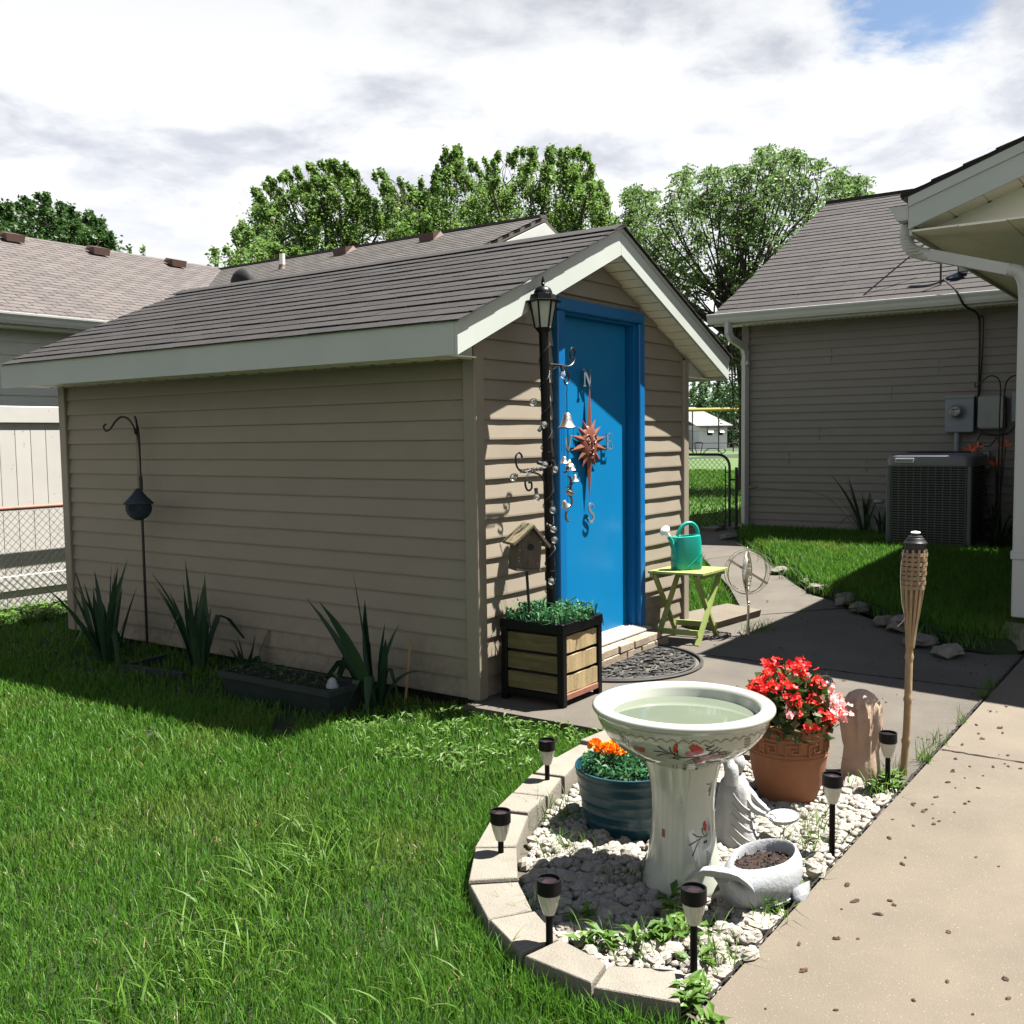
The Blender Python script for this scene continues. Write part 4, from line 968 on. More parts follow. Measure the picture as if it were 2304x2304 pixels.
# ------------------------------------------------------------------ trees
def leaf_quads(C, size, rg, droop=0.0, aspect=.55, flat=.5):
    n = len(C)
    a = rg.normal(size=(n, 3)); a[:, 2] = a[:, 2] * .6 - droop; a /= np.linalg.norm(a, axis=1, keepdims=True)
    t = rg.normal(size=(n, 3)); t[:, 2] += 0
    b = np.cross(a, t); b /= np.linalg.norm(b, axis=1, keepdims=True) + 1e-9
    s = size * rg.uniform(.6, 1.35, n)[:, None]
    nrm = np.cross(a, b) * s * .12
    V = np.stack([C - a * s, C + b * s * aspect + nrm, C + a * s, C - b * s * aspect + nrm], 1).reshape(-1, 3)
    F = np.arange(n * 4).reshape(-1, 4)
    return V, F
def tree(name, label, group, base, trunk_r, trunk_top, shoots, leafm, leaf, per, spread, seed, dens=1.0, droop=.1, spray=0, twig=True):
    """shoots: list of (start, tip); leaves hug the shoots, thinning to the tip"""
    rg = np.random.default_rng(seed); base = Vector(base); trunk_top = Vector(trunk_top)
    t_ = thing(name, label, 'tree', tuple(base), group)
    b = MB(); mid = base.lerp(trunk_top, .5) + Vector((.15, -.1, 0))
    b.tube(spath([base, mid, trunk_top], 5), [trunk_r * (1 - .55 * i / 10) for i in range(11)], 9); b.build('trunk', M_bark, t_)
    limb = MB(); Cs = []
    sp0 = spread
    for si, sh_ in enumerate(shoots):
        spread = sp0 * (sh_[2] if len(sh_) > 2 else 1.0)
        s0, s1 = Vector(sh_[0]), Vector(sh_[1]); q = trunk_top.lerp(base, rg.uniform(0, .35))
        bend = Vector(rg.normal(size=3) * .12)
        pth = spath([q, q.lerp(s0, .55) + Vector((0, 0, -.15)) + bend, s0, s0.lerp(s1, .5) + bend * 1.2, s1], 3)
        rr_ = [max(trunk_r * .20 * (1 - i / (len(pth) - 1)) ** 1.3, .006) for i in range(len(pth))]
        if len(sh_) < 3 or si % 3 == 0: limb.tube(pth, rr_, 5, cap=False)
        else: limb.tube(pth[6:], [min(r2, .03) for r2 in rr_[6:]], 4, cap=False)
        L = (s1 - s0).length; k = int(per * L * dens); tt = rg.uniform(-.12, 1, k) ** 1
        # clusters along the shoot so that light and dark clumps form
        nc = max(3, int(L * 3.2)); ct = np.sort(np.append(rg.uniform(-.1, .95, nc - 1), .99)); ca = rg.uniform(0, 2 * np.pi, nc); cr = rg.uniform(.15, 1.0, nc) * spread
        idx = rg.integers(0, nc, k); t = ct[idx] + rg.normal(size=k) * .045
        rad = cr[idx] * (1.05 - .85 * np.clip(t, 0, 1)) ; p = np.array(s0)[None] + (np.array(s1) - np.array(s0))[None] * t[:, None]
        off = rg.normal(size=(k, 3)) * spread * .36 * (1.1 - .72 * np.clip(t, 0, 1))[:, None]
        p = p + np.stack([np.cos(ca[idx]) * rad, np.sin(ca[idx]) * rad, -.15 * rad], 1) + off
        Cs.append(p)
        if twig:
            for c_i in range(nc):
                tp = s0.lerp(s1, float(np.clip(ct[c_i], 0, 1))); rd = cr[c_i] * (1.05 - .85 * np.clip(ct[c_i], 0, 1))
                e = tp + Vector((math.cos(ca[c_i]) * rd, math.sin(ca[c_i]) * rd, .1)); limb.tube([tp - (s1 - s0).normalized() * .25, e], [.012, .004], 3, cap=False)
    limb.build('limbs', M_bark, t_)
    C = np.concatenate(Cs)
    if spray:
        n = len(C); ax = rg.normal(size=(n, 3)); ax[:, 2] = ax[:, 2] * .25 - .35; ax /= np.linalg.norm(ax, axis=1, keepdims=True)
        sd = np.cross(ax, [0, 0, 1.0]); sd /= np.linalg.norm(sd, axis=1, keepdims=True)
        P = []
        for j in range(spray):
            u = (j // 2) / (spray / 2) * leaf * 7; sg = 1 if j % 2 else -1
            P.append(C + ax * u + sd * sg * leaf * .9 + np.array([0, 0, -1.0]) * (u * u * .9))
        C = np.concatenate(P)
    V, F = leaf_quads(C, leaf, rg, droop)
    o = link('crown', raw_mesh('crown', V - np.array(base), F, leafm), t_)
    return t_
rg0 = np.random.default_rng(21)
def mk_shoots(tips, d, low, lean=(0, 0), jd=1.6, n_in=3, seed=0):
    """tips: pixels of the crown outline; start points sit below them, more shoots fill the inside"""
    rg = np.random.default_rng(seed); o = []
    if n_in == 4:
        T = sorted(tips); xs = np.array([t[0] for t in T], float); ys = np.array([t[1] for t in T], float); x0, x1 = xs[0] - 12, xs[-1] + 12
        area = float(np.sum(np.clip(low + 10 - np.interp(np.arange(x0, x1), xs, ys), 0, None)))
        for k in range(int((x1 - x0) / 7)):
            x = rg.uniform(x0, x1); y = float(np.interp(x, xs, ys)) + rg.exponential(15) - 14; ln = rg.uniform(50, 110); dd = d + rg.uniform(-jd, jd)
            o.append((W(x + lean[0] * ln / 60 + rg.uniform(-14, 14), y + ln, dd), W(x, y, dd), .50))
        for k in range(int(area / 800)):
            x = rg.uniform(x0, x1); yt = float(np.interp(x, xs, ys)); y = rg.uniform(yt + 22, max(low, yt + 40)); ln = rg.uniform(30, 70); dd = d + rg.uniform(-jd, jd)
            o.append((W(x + lean[0] * ln / 60 + rg.uniform(-25, 25), y + ln, dd), W(x, y, dd), 1.2))
        return o
    for (px, py) in tips:
        for k in range(n_in):
            dd = d + rg.uniform(-jd, jd); lo = low + rg.uniform(-20, 25)
            f = 1.0 if k == 0 else rg.uniform(.45, .95)
            x = px + (rg.uniform(-9, 9) if k == 0 else rg.uniform(-45, 45)); y = lo + (py - lo) * f
            o.append((W(x + lean[0] + rg.uniform(-15, 15), max(lo, y + 70), dd), W(x, y, dd)))
    return o
TD = 27
t1 = [(583, 440), (600, 415), (622, 408), (650, 398), (690, 386), (722, 380), (752, 378), (784, 384), (815, 402), (838, 412), (862, 396), (884, 402), (905, 428)]
tree('maple_tree', 'bushy maple with upswept windblown shoots above the shed roof, leftmost of the row', 'maples behind the houses', (*W(760, 700, TD)[:2], -.1), .26, W(735, 600, TD),
     mk_shoots(t1, TD, 585, (28, 0), n_in=4, seed=1), M_maple, .046, 420, .46, 31)
t1b = [(516, 525), (540, 510), (560, 522), (590, 545), (620, 555), (660, 565)]
tree('maple_tree', 'small leaning maple with low pale sprays peeking over the far roof', 'maples behind the houses', (*W(640, 700, 24)[:2], -.1), .14, W(640, 600, 24),
     mk_shoots(t1b, 24, 600, (35, 0), n_in=3, seed=2), M_maple, .048, 380, .38, 32)
t2 = [(920, 440), (950, 415), (975, 405), (1000, 352), (1022, 345), (1048, 352), (1070, 372), (1095, 375)]
tree('maple_tree', 'tall narrow maple rising in the middle of the row behind the shed ridge', 'maples behind the houses', (*W(1010, 700, 28)[:2], -.1), .24, W(1015, 560, 28),
     mk_shoots(t2, 28, 530, (10, 0), n_in=4, seed=3), M_maple, .046, 420, .46, 33)
t3 = [(1105, 368), (1130, 352), (1155, 360), (1185, 338), (1215, 345), (1248, 350), (1280, 352), (1310, 350), (1335, 385), (1350, 425), (1368, 475)]
tree('maple_tree', 'broad light green maple behind the shed gable, rightmost of the row', 'maples behind the houses', (*W(1230, 700, 26)[:2], -.1), .26, W(1220, 560, 26),
     mk_shoots(t3, 26, 515, (-5, 0), n_in=4, seed=4), M_maple, .046, 420, .46, 34)
t4 = [(1418, 440), (1450, 428), (1482, 432), (1512, 420), (1535, 392), (1560, 380), (1592, 384), (1620, 392), (1650, 386), (1690, 392), (1712, 350), (1745, 340), (1775, 348), (1800, 352), (1830, 362), (1862, 372), (1890, 398), (1930, 412), (1946, 410)]
sh4 = mk_shoots(t4, 23, 640, (0, 0), n_in=4, seed=5)
for k in range(26):
    x, y = rg0.uniform(1430, 1780), rg0.uniform(480, 700); dd = 23 + rg0.uniform(-1.5, 1.5)
    sh4.append((W(x + rg0.uniform(-20, 20), y + 60, dd), W(x, y, dd)))
for k in range(16):
    x, y = rg0.uniform(1585, 1690), rg0.uniform(720, 880); dd = 23 + rg0.uniform(-1, 1.5)
    sh4.append((W(x + rg0.uniform(-12, 12), y + 40, dd), W(x, y, dd)))
tree('locust_tree', 'feathery honey locust with open dark limbs between shed gable and grey house', None, (*W(1676, 1000, 23)[:2], .1), .17, W(1640, 640, 23),
     sh4, M_locust, .040, 26, .48, 35, droop=.25, spray=10)
# dark crown over the neighbour's roof
t5 = [(8, 478), (20, 465), (45, 462), (70, 452), (92, 448), (110, 460), (135, 478), (165, 480), (190, 488), (215, 505), (236, 520), (245, 540)]
tree('dense_tree', 'dark dense round tree over the tan neighbouring roof, far left', None, (*W(110, 700, 33)[:2], -.1), .3, W(100, 570, 33),
     mk_shoots(t5, 33, 575, (0, 0), n_in=4, seed=6), M_darkleaf, .070, 380, .85, 36)
t5b = [(318, 560), (300, 566), (330, 562)]
tree('dense_tree', 'tiny pale treetop poking above the tan roof between two vents', None, (*W(315, 700, 40)[:2], -.1), .12, W(315, 600, 40),
     mk_shoots(t5b, 40, 590, (0, 0), n_in=1, seed=7), M_maple, .08, 50, .3, 37)
# shade trees across the field, seen through the gap
for i, (px, top, lab, dd, lm) in enumerate(((1562, 862, 'dark shade tree across the field, left in the gap', 118, M_farleaf), (1600, 850, 'broad green shade tree behind the far white house', 126, M_farleaf), (1648, 868, 'lighter shade tree right of the far white house', 104, M_farleaf), (1520, 880, 'far shade tree hidden mostly behind the shed', 122, M_farleaf))):
    tips = [(px + a, top + abs(a) * .35 + rg0.uniform(-6, 6)) for a in (-36, -24, -12, 0, 12, 24, 36)] + [(px + a, top + 50) for a in (-34, -17, 0, 17, 34)]
    tree('shade_tree', lab, 'trees across the field', (*W(px, 985, dd)[:2], .15), .35, W(px, 930, dd), mk_shoots(tips, dd, 968, (0, 0), jd=3, n_in=2, seed=40 + i), lm, .22, 42, 1.1, 60 + i, twig=False)
b = MB()
# ------------------------------------------------------------------ birdbath with painted decoration
BC = Vector((3.052, 1.474, -.035))
bath = thing('birdbath', 'large glazed white ceramic birdbath on a flared pedestal with painted birds', 'birdbath', tuple(BC))
PEDP = [(.0, .0), (.132, .0), (.139, .012), (.136, .03), (.128, .07), (.117, .13), (.109, .20), (.106, .27), (.1075, .33), (.114, .385), (.126, .435), (.130, .452)]
BOWLP = [(.130, .452), (.150, .463), (.185, .478), (.220, .500), (.250, .528), (.272, .558), (.285, .588), (.289, .606), (.291, .612), (.300, .616), (.3045, .624), (.304, .633), (.298, .639), (.286, .641),
         (.266, .640), (.256, .635), (.251, .622), (.244, .59), (.225, .55), (.19, .516), (.14, .495), (.08, .486), (.0, .484)]
b = MB(); b.lathe(PEDP, BC, 56); ped = b.build('pedestal', M_ceram, bath)
b = MB(); b.lathe([(.236, .598), (.12, .5985), (0, .5985)], BC, 48); b.build('water', M_water, bath)
b = MB(); b.lathe(BOWLP, BC, 72); bowl = b.build('bowl', M_ceram, bath, angle=60)
zz_ = np.array([p[1] for p in PEDP[1:]] + [p[1] for p in BOWLP[1:9]]); rr_ = np.array([p[0] for p in PEDP[1:]] + [p[0] for p in BOWLP[1:9]])
TH0 = math.atan2(-BC.y, -BC.x)
def surf(u, z, off=.0012):
    r_ = float(np.interp(z, zz_, rr_)); a = TH0 + u / r_
    dz = .004; sl = (float(np.interp(z + dz, zz_, rr_)) - float(np.interp(z - dz, zz_, rr_))) / (2 * dz)
    n_ = Vector((math.cos(a), math.sin(a), -sl)).normalized()
    return BC + Vector((r_ * math.cos(a), r_ * math.sin(a), z)) + n_ * off
def ribbon(mb_, pts, w, off=.0013):
    P = spath([Vector((p[0], p[1], 0)) for p in pts], 4) if len(pts) > 2 else [Vector((p[0], p[1], 0)) for p in pts]
    n = len(P); vs = []
    for i in range(n):
        t = (P[min(i + 1, n - 1)] - P[max(i - 1, 0)]); t = t.normalized() if t.length else Vector((1, 0, 0)); nn_ = Vector((-t.y, t.x, 0)); ww = w * (1 - .75 * i / (n - 1)) / 2
        for s_ in (1, -1): q = P[i] + nn_ * ww * s_; vs.append(surf(q.x, q.y, off))
    mb_.add(vs, [(2 * i, 2 * i + 1, 2 * i + 3, 2 * i + 2) for i in range(n - 1)])
def blob(mb_, u, z, ru, rz_, off=.0011, n=12, tilt=0, wob=.15, seed=0):
    rg = random.Random(seed); vs = [surf(u, z, off)]
    for k in range(n):
        a = 2 * math.pi * k / n; w_ = 1 + rg.uniform(-wob, wob); x, y = ru * w_ * math.cos(a), rz_ * w_ * math.sin(a)
        vs.append(surf(u + x * math.cos(tilt) - y * math.sin(tilt), z + x * math.sin(tilt) + y * math.cos(tilt), off))
    mb_.add(vs, [(0, k + 1, (k + 1) % n + 1) for k in range(n)])
# pixel-like layout of the motif as seen in the close view, scaled to the surface
def bu(X): return (X - 950) * .000353
def bz(Y): return float(np.interp(Y, [560, 600, 680, 750, 830, 900, 1000, 1200, 1450, 1700, 1900], [.598, .583, .553, .528, .495, .462, .435, .345, .225, .11, .02]))
def B2(pts): return [(bu(x), bz(y)) for x, y in pts]
ink, gold, red, pink, seal, wash = MB(), MB(), MB(), MB(), MB(), MB()
for k in range(54):     # scalloped gold line under the rim
    u0, u1 = -.90 + k * .0340, -.90 + (k + 1) * .0340; P = []
    for j in range(7):
        t = j / 6; P.append((u0 + (u1 - u0) * t, .583 + .011 * math.sin(math.pi * t)))
    n = len(P); vs = []
    for x, z in P: vs += [surf(x, z + .0016, .0014), surf(x, z - .0016, .0014)]
    gold.add(vs, [(2 * i, 2 * i + 1, 2 * i + 3, 2 * i + 2) for i in range(n - 1)])
for s_ in ([(690, 700), (770, 698), (850, 712)], [(730, 640), (790, 680), (860, 712)], [(715, 755), (780, 720), (850, 712)], [(835, 640), (850, 690), (905, 740), (1000, 745), (1090, 735), (1180, 715), (1270, 690)],
           [(870, 700), (900, 735)], [(905, 670), (905, 720), (940, 742)], [(1090, 735), (1020, 770), (950, 822)], [(1090, 735), (1040, 790), (985, 822)], [(1090, 735), (1080, 800), (1005, 815)], [(1040, 760), (1060, 815), (1080, 825)],
           [(1180, 715), (1230, 660), (1270, 645)], [(1180, 715), (1260, 680), (1300, 650)], [(1240, 690), (1310, 700), (1385, 690)], [(1270, 710), (1330, 730), (1390, 710)], [(1320, 690), (1350, 720), (1340, 745)], [(1140, 610), (1180, 630), (1235, 625)],
           [(1150, 650), (1200, 635), (1230, 600)], [(1160, 660), (1210, 670), (1260, 640)], [(1160, 800), (1230, 810), (1300, 795)], [(1200, 830), (1240, 805), (1310, 815)], [(1170, 850), (1190, 810), (1180, 790)], [(1290, 770), (1340, 760), (1370, 745)]):
    ribbon(ink, B2(s_), .0042)
blob(ink, bu(875), bz(755), .006, .005, seed=3); blob(ink, bu(905), bz(765), .005, .004, seed=4); blob(ink, bu(1075), bz(935), .005, .0035, seed=5)
blob(red, bu(885), bz(650), .0075, .020, tilt=-.1, seed=1); blob(red, bu(1070), bz(662), .0200, .0185, tilt=-.5, seed=2); blob(red, bu(1040), bz(640), .013, .014, seed=9); blob(red, bu(1090), bz(778), .015, .0105, seed=3)
blob(pink, bu(1010), bz(705), .015, .010, seed=5); blob(pink, bu(1165), bz(748), .022, .013, tilt=.2, seed=6); blob(pink, bu(1290), bz(742), .011, .010, seed=7); blob(pink, bu(1210), bz(735), .012, .010, seed=8)
blob(wash, bu(1150), bz(850), .035, .014, .0008, seed=11); blob(wash, bu(1230), bz(830), .03, .012, .0009, seed=12); blob(wash, bu(1240), bz(760), .012, .009, seed=13); blob(wash, bu(860), bz(745), .03, .012, .0007, seed=14)
def sq(mb_, X, Y, w, h):
    u, z = bu(X), bz(Y); mb_.add([surf(u - w, z - h), surf(u + w, z - h), surf(u + w, z + h), surf(u - w, z + h)], [(0, 1, 2, 3)])
sq(seal, 512, 708, .0085, .0085); sq(seal, 571, 714, .0105, .0105); sq(seal, 757, 1465, .006, .0135)
for s_ in ([(1190, 1098), (1230, 1108), (1270, 1095)], [(1215, 1165), (1240, 1130), (1265, 1110)], [(1225, 1200), (1250, 1150), (1265, 1120)], [(1040, 1445), (1080, 1468), (1120, 1475), (1180, 1480), (1235, 1455)], [(1005, 1528), (1080, 1500), (1140, 1480)], [(1040, 1605), (1075, 1540), (1120, 1490)],
           [(1135, 1415), (1150, 1460), (1190, 1482)], [(1185, 1395), (1180, 1440), (1195, 1480)]):
    ribbon(ink, B2(s_), .004)
blob(red, bu(1165), bz(1405), .0065, .018, seed=21); blob(pink, bu(1225), bz(1425), .007, .011, seed=22); blob(ink, bu(1165), bz(1520), .004, .005, seed=23); blob(ink, bu(1188), bz(1518), .003, .006, seed=24)
for k in range(5):
    for j in range(4): 
        X, Y = 1545 + k * 17 + j * 3, 612 + j * 27 + k * 1
        ribbon(ink, B2([(X, Y), (X + 9, Y - 12)]), .0045); ribbon(ink, B2([(X - 4, Y - 6), (X + 8, Y - 4)]), .003)
for k in range(4):
    for j in range(5):
        X, Y = 330 + k * 30 - 2, 600 + j * 20 + k * 14
        ribbon(ink, B2([(X, Y), (X + 12, Y + 6)]), .004); ribbon(ink, B2([(X + 6, Y - 5), (X + 6, Y + 10)]), .003)
for k in range(7):      # two narrow columns of small writing beside the large one
    for X in (862, 893):
        Y = 850 + k * 12; ribbon(ink, B2([(X - 6, Y), (X + 7, Y - 2)]), .0024); ribbon(ink, B2([(X, Y - 5), (X + (k % 3 - 1) * 4, Y + 5)]), .002)
for c_ in range(3):
    for k in range(8): Y = 1590 + k * 18 + c_ * 14; X = 1195 + c_ * 22; ribbon(ink, B2([(X - 5, Y), (X + 6, Y + 2)]), .003); ribbon(ink, B2([(X, Y - 6), (X + 2, Y + 7)]), .0024)
def glyph(mb_, ch, X, Y, size):
    cu = bpy.data.curves.new('glyph', 'FONT'); cu.body = ch; cu.size = size
    o = bpy.data.objects.new('glyph', cu); COL.objects.link(o)
    dg = bpy.context.evaluated_depsgraph_get(); me = o.evaluated_get(dg).to_mesh()
    vs = [(v.co.x, v.co.y) for v in me.vertices]; fs = [tuple(p.vertices) for p in me.polygons]
    o.evaluated_get(dg).to_mesh_clear(); bpy.data.objects.remove(o); bpy.data.curves.remove(cu)
    u, z = bu(X), bz(Y)
    if vs: mb_.add([surf(u - size * .46 + x, z - size * .38 + y, .0014) for x, y in vs], fs)
for ch, Y in (('鳥', 842), ('語', 872), ('花', 902), ('香', 928)): glyph(ink, ch, 962, Y, .0145)
for mb_, nm, m in ((ink, 'ink_drawing', M_ink), (gold, 'scalloped_line', M_gold), (red, 'red_flower', M_redp), (pink, 'pink_flower', M_pinkp), (seal, 'seal_mark', M_seal), (wash, 'grey_wash', M_greyink)):
    mb_.build(nm, m, bath)['kind'] = 'stuff'
# ------------------------------------------------------------------ curved block edging
OUT = [(2.300, 1.112), (2.238, 1.352), (2.274, 1.600), (2.390, 1.812), (2.545, 2.008), (2.775, 2.160), (3.108, 2.312), (3.300, 2.372), (3.556, 2.434), (3.792, 2.480), (4.058, 2.508), (4.34, 2.50)]
INN = [(2.452, 1.200), (2.362, 1.372), (2.418, 1.560), (2.512, 1.720), (2.660, 1.878), (2.862, 2.030), (3.160, 2.182), (3.348, 2.225), (3.580, 2.290), (3.815, 2.345), (4.080, 2.390), (4.33, 2.38)]
LB = ['tan edging block nearest the camera, its end against the sidewalk grass', 'pale edging block with twig specks just right of the nearest left solar light', 'edging block carrying the round shadow of the nearest left solar light',
      'short edging block with a grass sprout at its inner corner', 'edging block at the far left bulge of the gravel bed with mossy inner face', 'edging block under the left solar light, its cap shadow on top',
      'edging block behind the left solar light along the curve', 'narrow edging block with grass poking over it before the far solar light', 'edging block in front of the blue tub at the far solar light stake', 'edging block behind the far solar light with a fallen leaf on top', 'edging block farthest back beside the marigolds']
for i in range(len(OUT) - 1):
    o0, o1, i0, i1 = (Vector((*p, 0)) for p in (OUT[i], OUT[i + 1], INN[i], INN[i + 1]))
    c = (o0 + o1 + i0 + i1) / 4; q = []; rm = Matrix.Rotation(U(-.05, .05), 3, 'Z')
    for p in (o0, o1, i1, i0): q.append(c + rm @ (p - c) * U(.93, .955))
    zt = .038 + U(-.012, .010); zb = -.11; tl = [U(-.005, .005) for _ in range(4)]
    def ringb(sc, z, k=0): return [(c.x + (p.x - c.x) * sc, c.y + (p.y - c.y) * sc, z + tl[j] * k) for j, p in enumerate(q)]
    b = MB(); rr2 = []
    for sc, z, k in ((1, zb, 0), (1.0, zt - .012, 1), (.985, zt - .003, 1), (.955, zt, 1)): rr2.append(ringb(sc, z, k)[::-1])
    b.loft(rr2, smooth=False)
    tag(b.build('edging_block', M_block), LB[i], 'edging block', 'curved row of edging blocks round the gravel bed')
# ------------------------------------------------------------------ solar stake lights
def solar(loc, h, label, rz=0., first=None):
    if first is None:
        t = thing('solar_light', label, 'solar light', loc, 'solar stake lights round the gravel bed'); x, y, z0 = loc
        b = MB(); b.lathe([(.0, h - .012), (.033, h - .012), (.0355, h - .010), (.0365, h - .005), (.0365, h - .043), (.034, h - .046), (.0, h - .046)][::-1], (x, y, z0), 26); cp = b.build('cap', M_solar, t, angle=30)
        b = MB(); b.lathe([(.0335, h - .0095), (.0365, h - .006), (.0365, h - .003), (.032, h - .003)], (x, y, z0), 26); b.build('cap_rim', M_solar, cp)
        b = MB(); b.box(x - .016, x + .016, y - .016, y + .016, z0 + h - .0118, z0 + h - .0105); b.build('solar_cell', M_cell, cp)
        b = MB(); n = 28; rings = []
        for z, r_ in ((h - .110, .012), (h - .108, .0165), (h - .095, .0205), (h - .078, .0258), (h - .06, .0298), (h - .0465, .0318)):
            rings.append([(x + r_ * (1 + .05 * (k % 2)) * math.cos(2 * math.pi * k / n + (h - z) * 6), y + r_ * (1 + .05 * (k % 2)) * math.sin(2 * math.pi * k / n + (h - z) * 6), z0 + z) for k in range(n)])
        b.loft(rings, smooth=False); b.build('lens', M_solglass, t)
        b = MB(); b.tube([(x, y, z0 - .05), (x, y, z0 + h - .108)], .0105, 12); b.build('stake', M_stake, t)
        return t
    o = dup(first, loc, rz, label); return o
SOL = [((2.522, 1.185, -.03), .265, 'solar light nearest the camera, standing in weeds left of the whale planter'), ((2.372, 1.572, -.03), .255, 'solar light behind the tan edging blocks nearest the lower left lawn'), ((2.79, 2.05, -.03), .225, 'solar light on the far left bulge of the block edging'),
       ((3.52, 2.335, -.03), .245, 'solar light at the edging behind the blue tub, farthest left back'), ((3.557, 1.128, -.03), .31, 'solar light on white gravel in front of the terracotta pot'), ((4.329, 1.14, -.03), .268, 'solar light by the sidewalk between long haired statue and bamboo torch')]
s0 = solar(SOL[0][0], .27, SOL[0][2])
for loc, h, lab in SOL[1:]: solar((loc[0], loc[1], loc[2] + h - .27), .27, lab, U(-.5, .5), s0)
# ------------------------------------------------------------------ blue tub
TC = Vector((3.41, 1.885, -.035)); tub = thing('planter_tub', 'glossy dark blue ribbed round tub planted with marigolds', 'planter', tuple(TC))
prof = []
for k in range(34):
    t = k / 33; z = .235 * t; r_ = .155 + .046 * t ** .8; rib = .0035 * max(0, math.sin(t * 2 * math.pi * 5.5)) ** .6; prof.append((r_ + rib, z))
prof += [(.206, .243), (.205, .252), (.197, .253), (.193, .24), (.185, .215)]
b = MB(); b.lathe([(0, 0)] + prof, TC, 48); b.build('tub', M_bluepot, tub, angle=60)
b = MB(); b.lathe([(.186, .214), (.1, .222), (0, .225)], TC, 24); b.build('potting_soil', M_soil, tub)
# ------------------------------------------------------------------ terracotta pot
PC_ = Vector((4.055, 1.475, -.035)); pot = thing('flower_pot', 'round terracotta pot with a moulded Greek key band full of begonias', 'flower pot', tuple(PC_))
b = MB(); b.lathe([(0, 0), (.108, 0), (.114, .01), (.135, .07), (.150, .13), (.158, .19), (.160, .205), (.163, .208), (.163, .214), (.160, .218), (.161, .285), (.163, .289), (.163, .296), (.160, .30), (.163, .325), (.170, .333), (.170, .345), (.160, .348), (.150, .345), (.147, .32)], PC_, 48); b.build('pot', M_terra, pot, angle=35)
b = MB(); b.lathe([(.148, .318), (.05, .326), (0, .328)], PC_, 20); b.build('potting_soil', M_soil, pot)
fr = MB()
for k in range(11):
    a0 = k * 2 * math.pi / 11
    def keyp(pts):
        vs = []
        for (u0, z0, u1, z1) in pts:
            rr3 = .1605; 
            o_ = []
            for (u, z) in ((u0, z0), (u1, z0), (u1, z1), (u0, z1)):
                for dr in (0, .0065): a = a0 + u / rr3; o_.append((PC_.x + (rr3 + dr) * math.cos(a), PC_.y + (rr3 + dr) * math.sin(a), PC_.z + z))
            fr.add(o_, [(1, 3, 5, 7), (0, 1, 7, 6), (2, 4, 5, 3), (4, 6, 7, 5), (0, 2, 3, 1)])
    keyp([(.0, .226, .006, .278), (.006, .272, .058, .278), (.052, .240, .058, .272), (.024, .240, .052, .246), (.024, .246, .030, .260), (.030, .255, .044, .260), (.006, .226, .085, .231)])
fr.build('key_band', M_terra, pot)
# ------------------------------------------------------------------ long haired statue seen from behind
SC_ = Vector((4.44, 1.285, -.03)); stt = None
b = MB(); n = 64; rings = []
ZS = [(0, .085), (.02, .088), (.06, .086), (.10, .080), (.14, .0735), (.18, .074), (.22, .0785), (.26, .083), (.30, .085), (.335, .082), (.365, .071), (.388, .052), (.402, .028), (.408, .006)]
for z, r_ in ZS:
    rg_ = []
    for k in range(n):
        a = 2 * math.pi * k / n; hair = np.clip((z - .13 - .03 * math.sin(3 * a)) / .06, .06, 1) * (1 if z < .385 else .4)
        gr = (.085 * math.sin(9 * a + 14 * z + 1.6 * math.sin(3 * a + z * 8)) + .065 * math.sin(22 * a + 26 * z + 2 * math.sin(2 * a + z * 15)) + .02 * math.sin(41 * a + 30 * z)) * hair
        flare = .25 * max(0, math.cos(a - (-.95))) ** 6 * math.exp(-((z - .19) / .05) ** 2) + .1 * max(0, math.cos(a - 2.2)) ** 4 * math.exp(-((z - .27) / .06) ** 2)
        rr3 = r_ * .92 * (1 + gr * .9 + flare); rg_.append((SC_.x + rr3 * math.cos(a) * (1.0 if z > .12 else 1.08), SC_.y + rr3 * math.sin(a) * 1.05, SC_.z + z))
    rings.append(rg_)
b.loft(rings); tag(b.build('statue', M_peach, angle=70), 'peach coloured cement statue of a long haired head seen from behind', 'statue')
# ------------------------------------------------------------------ white robed figure with a shell dish
GC = Vector((3.475, 1.475, -.035)); fig = thing('statue', 'white cement robed figure kneeling behind the birdbath pedestal holding a shell dish', 'statue', tuple(GC))
b = MB(); n = 56; rings = []
PR = [(0, .082, .10), (.015, .088, .106), (.05, .086, .10), (.09, .078, .09), (.13, .070, .082), (.17, .066, .077), (.21, .063, .073), (.25, .058, .068), (.285, .048, .058), (.305, .034, .042), (.32, .027, .030)]
for z, ra, rb2 in PR:
    rg_ = []
    for k in range(n):
        a = 2 * math.pi * k / n
        fold = .075 * math.sin(6 * a + 9 * z + 1.2 * math.sin(2 * a + 6 * z)) * (1 if .03 < z < .30 else .3) + .022 * math.sin(13 * a - 12 * z)
        fold += .32 * max(0, math.cos(a + 1.35)) ** 5 * math.exp(-((z - .02) / .06) ** 2)
        rg_.append((GC.x + ra * (1 + fold * .6) * math.cos(a) + .02 * (z / .3), GC.y + rb2 * (1 + fold * .6) * math.sin(a), GC.z + z))
    rings.append(rg_)
b.loft(rings); b.ball((GC.x + .03, GC.y - .005, GC.z + .365), (.040, .038, .050), 16, 10)
b.tube(spath([(GC.x + .02, GC.y + .03, GC.z + .40), (GC.x + .0, GC.y + .02, GC.z + .38), (GC.x - .012, GC.y + .0, GC.z + .34), (GC.x - .02, GC.y, GC.z + .28)]), [.028] * 10 + [.032] * 9, 10)
b.build('robed_body', M_plaster, fig, angle=70)
folds = MB()
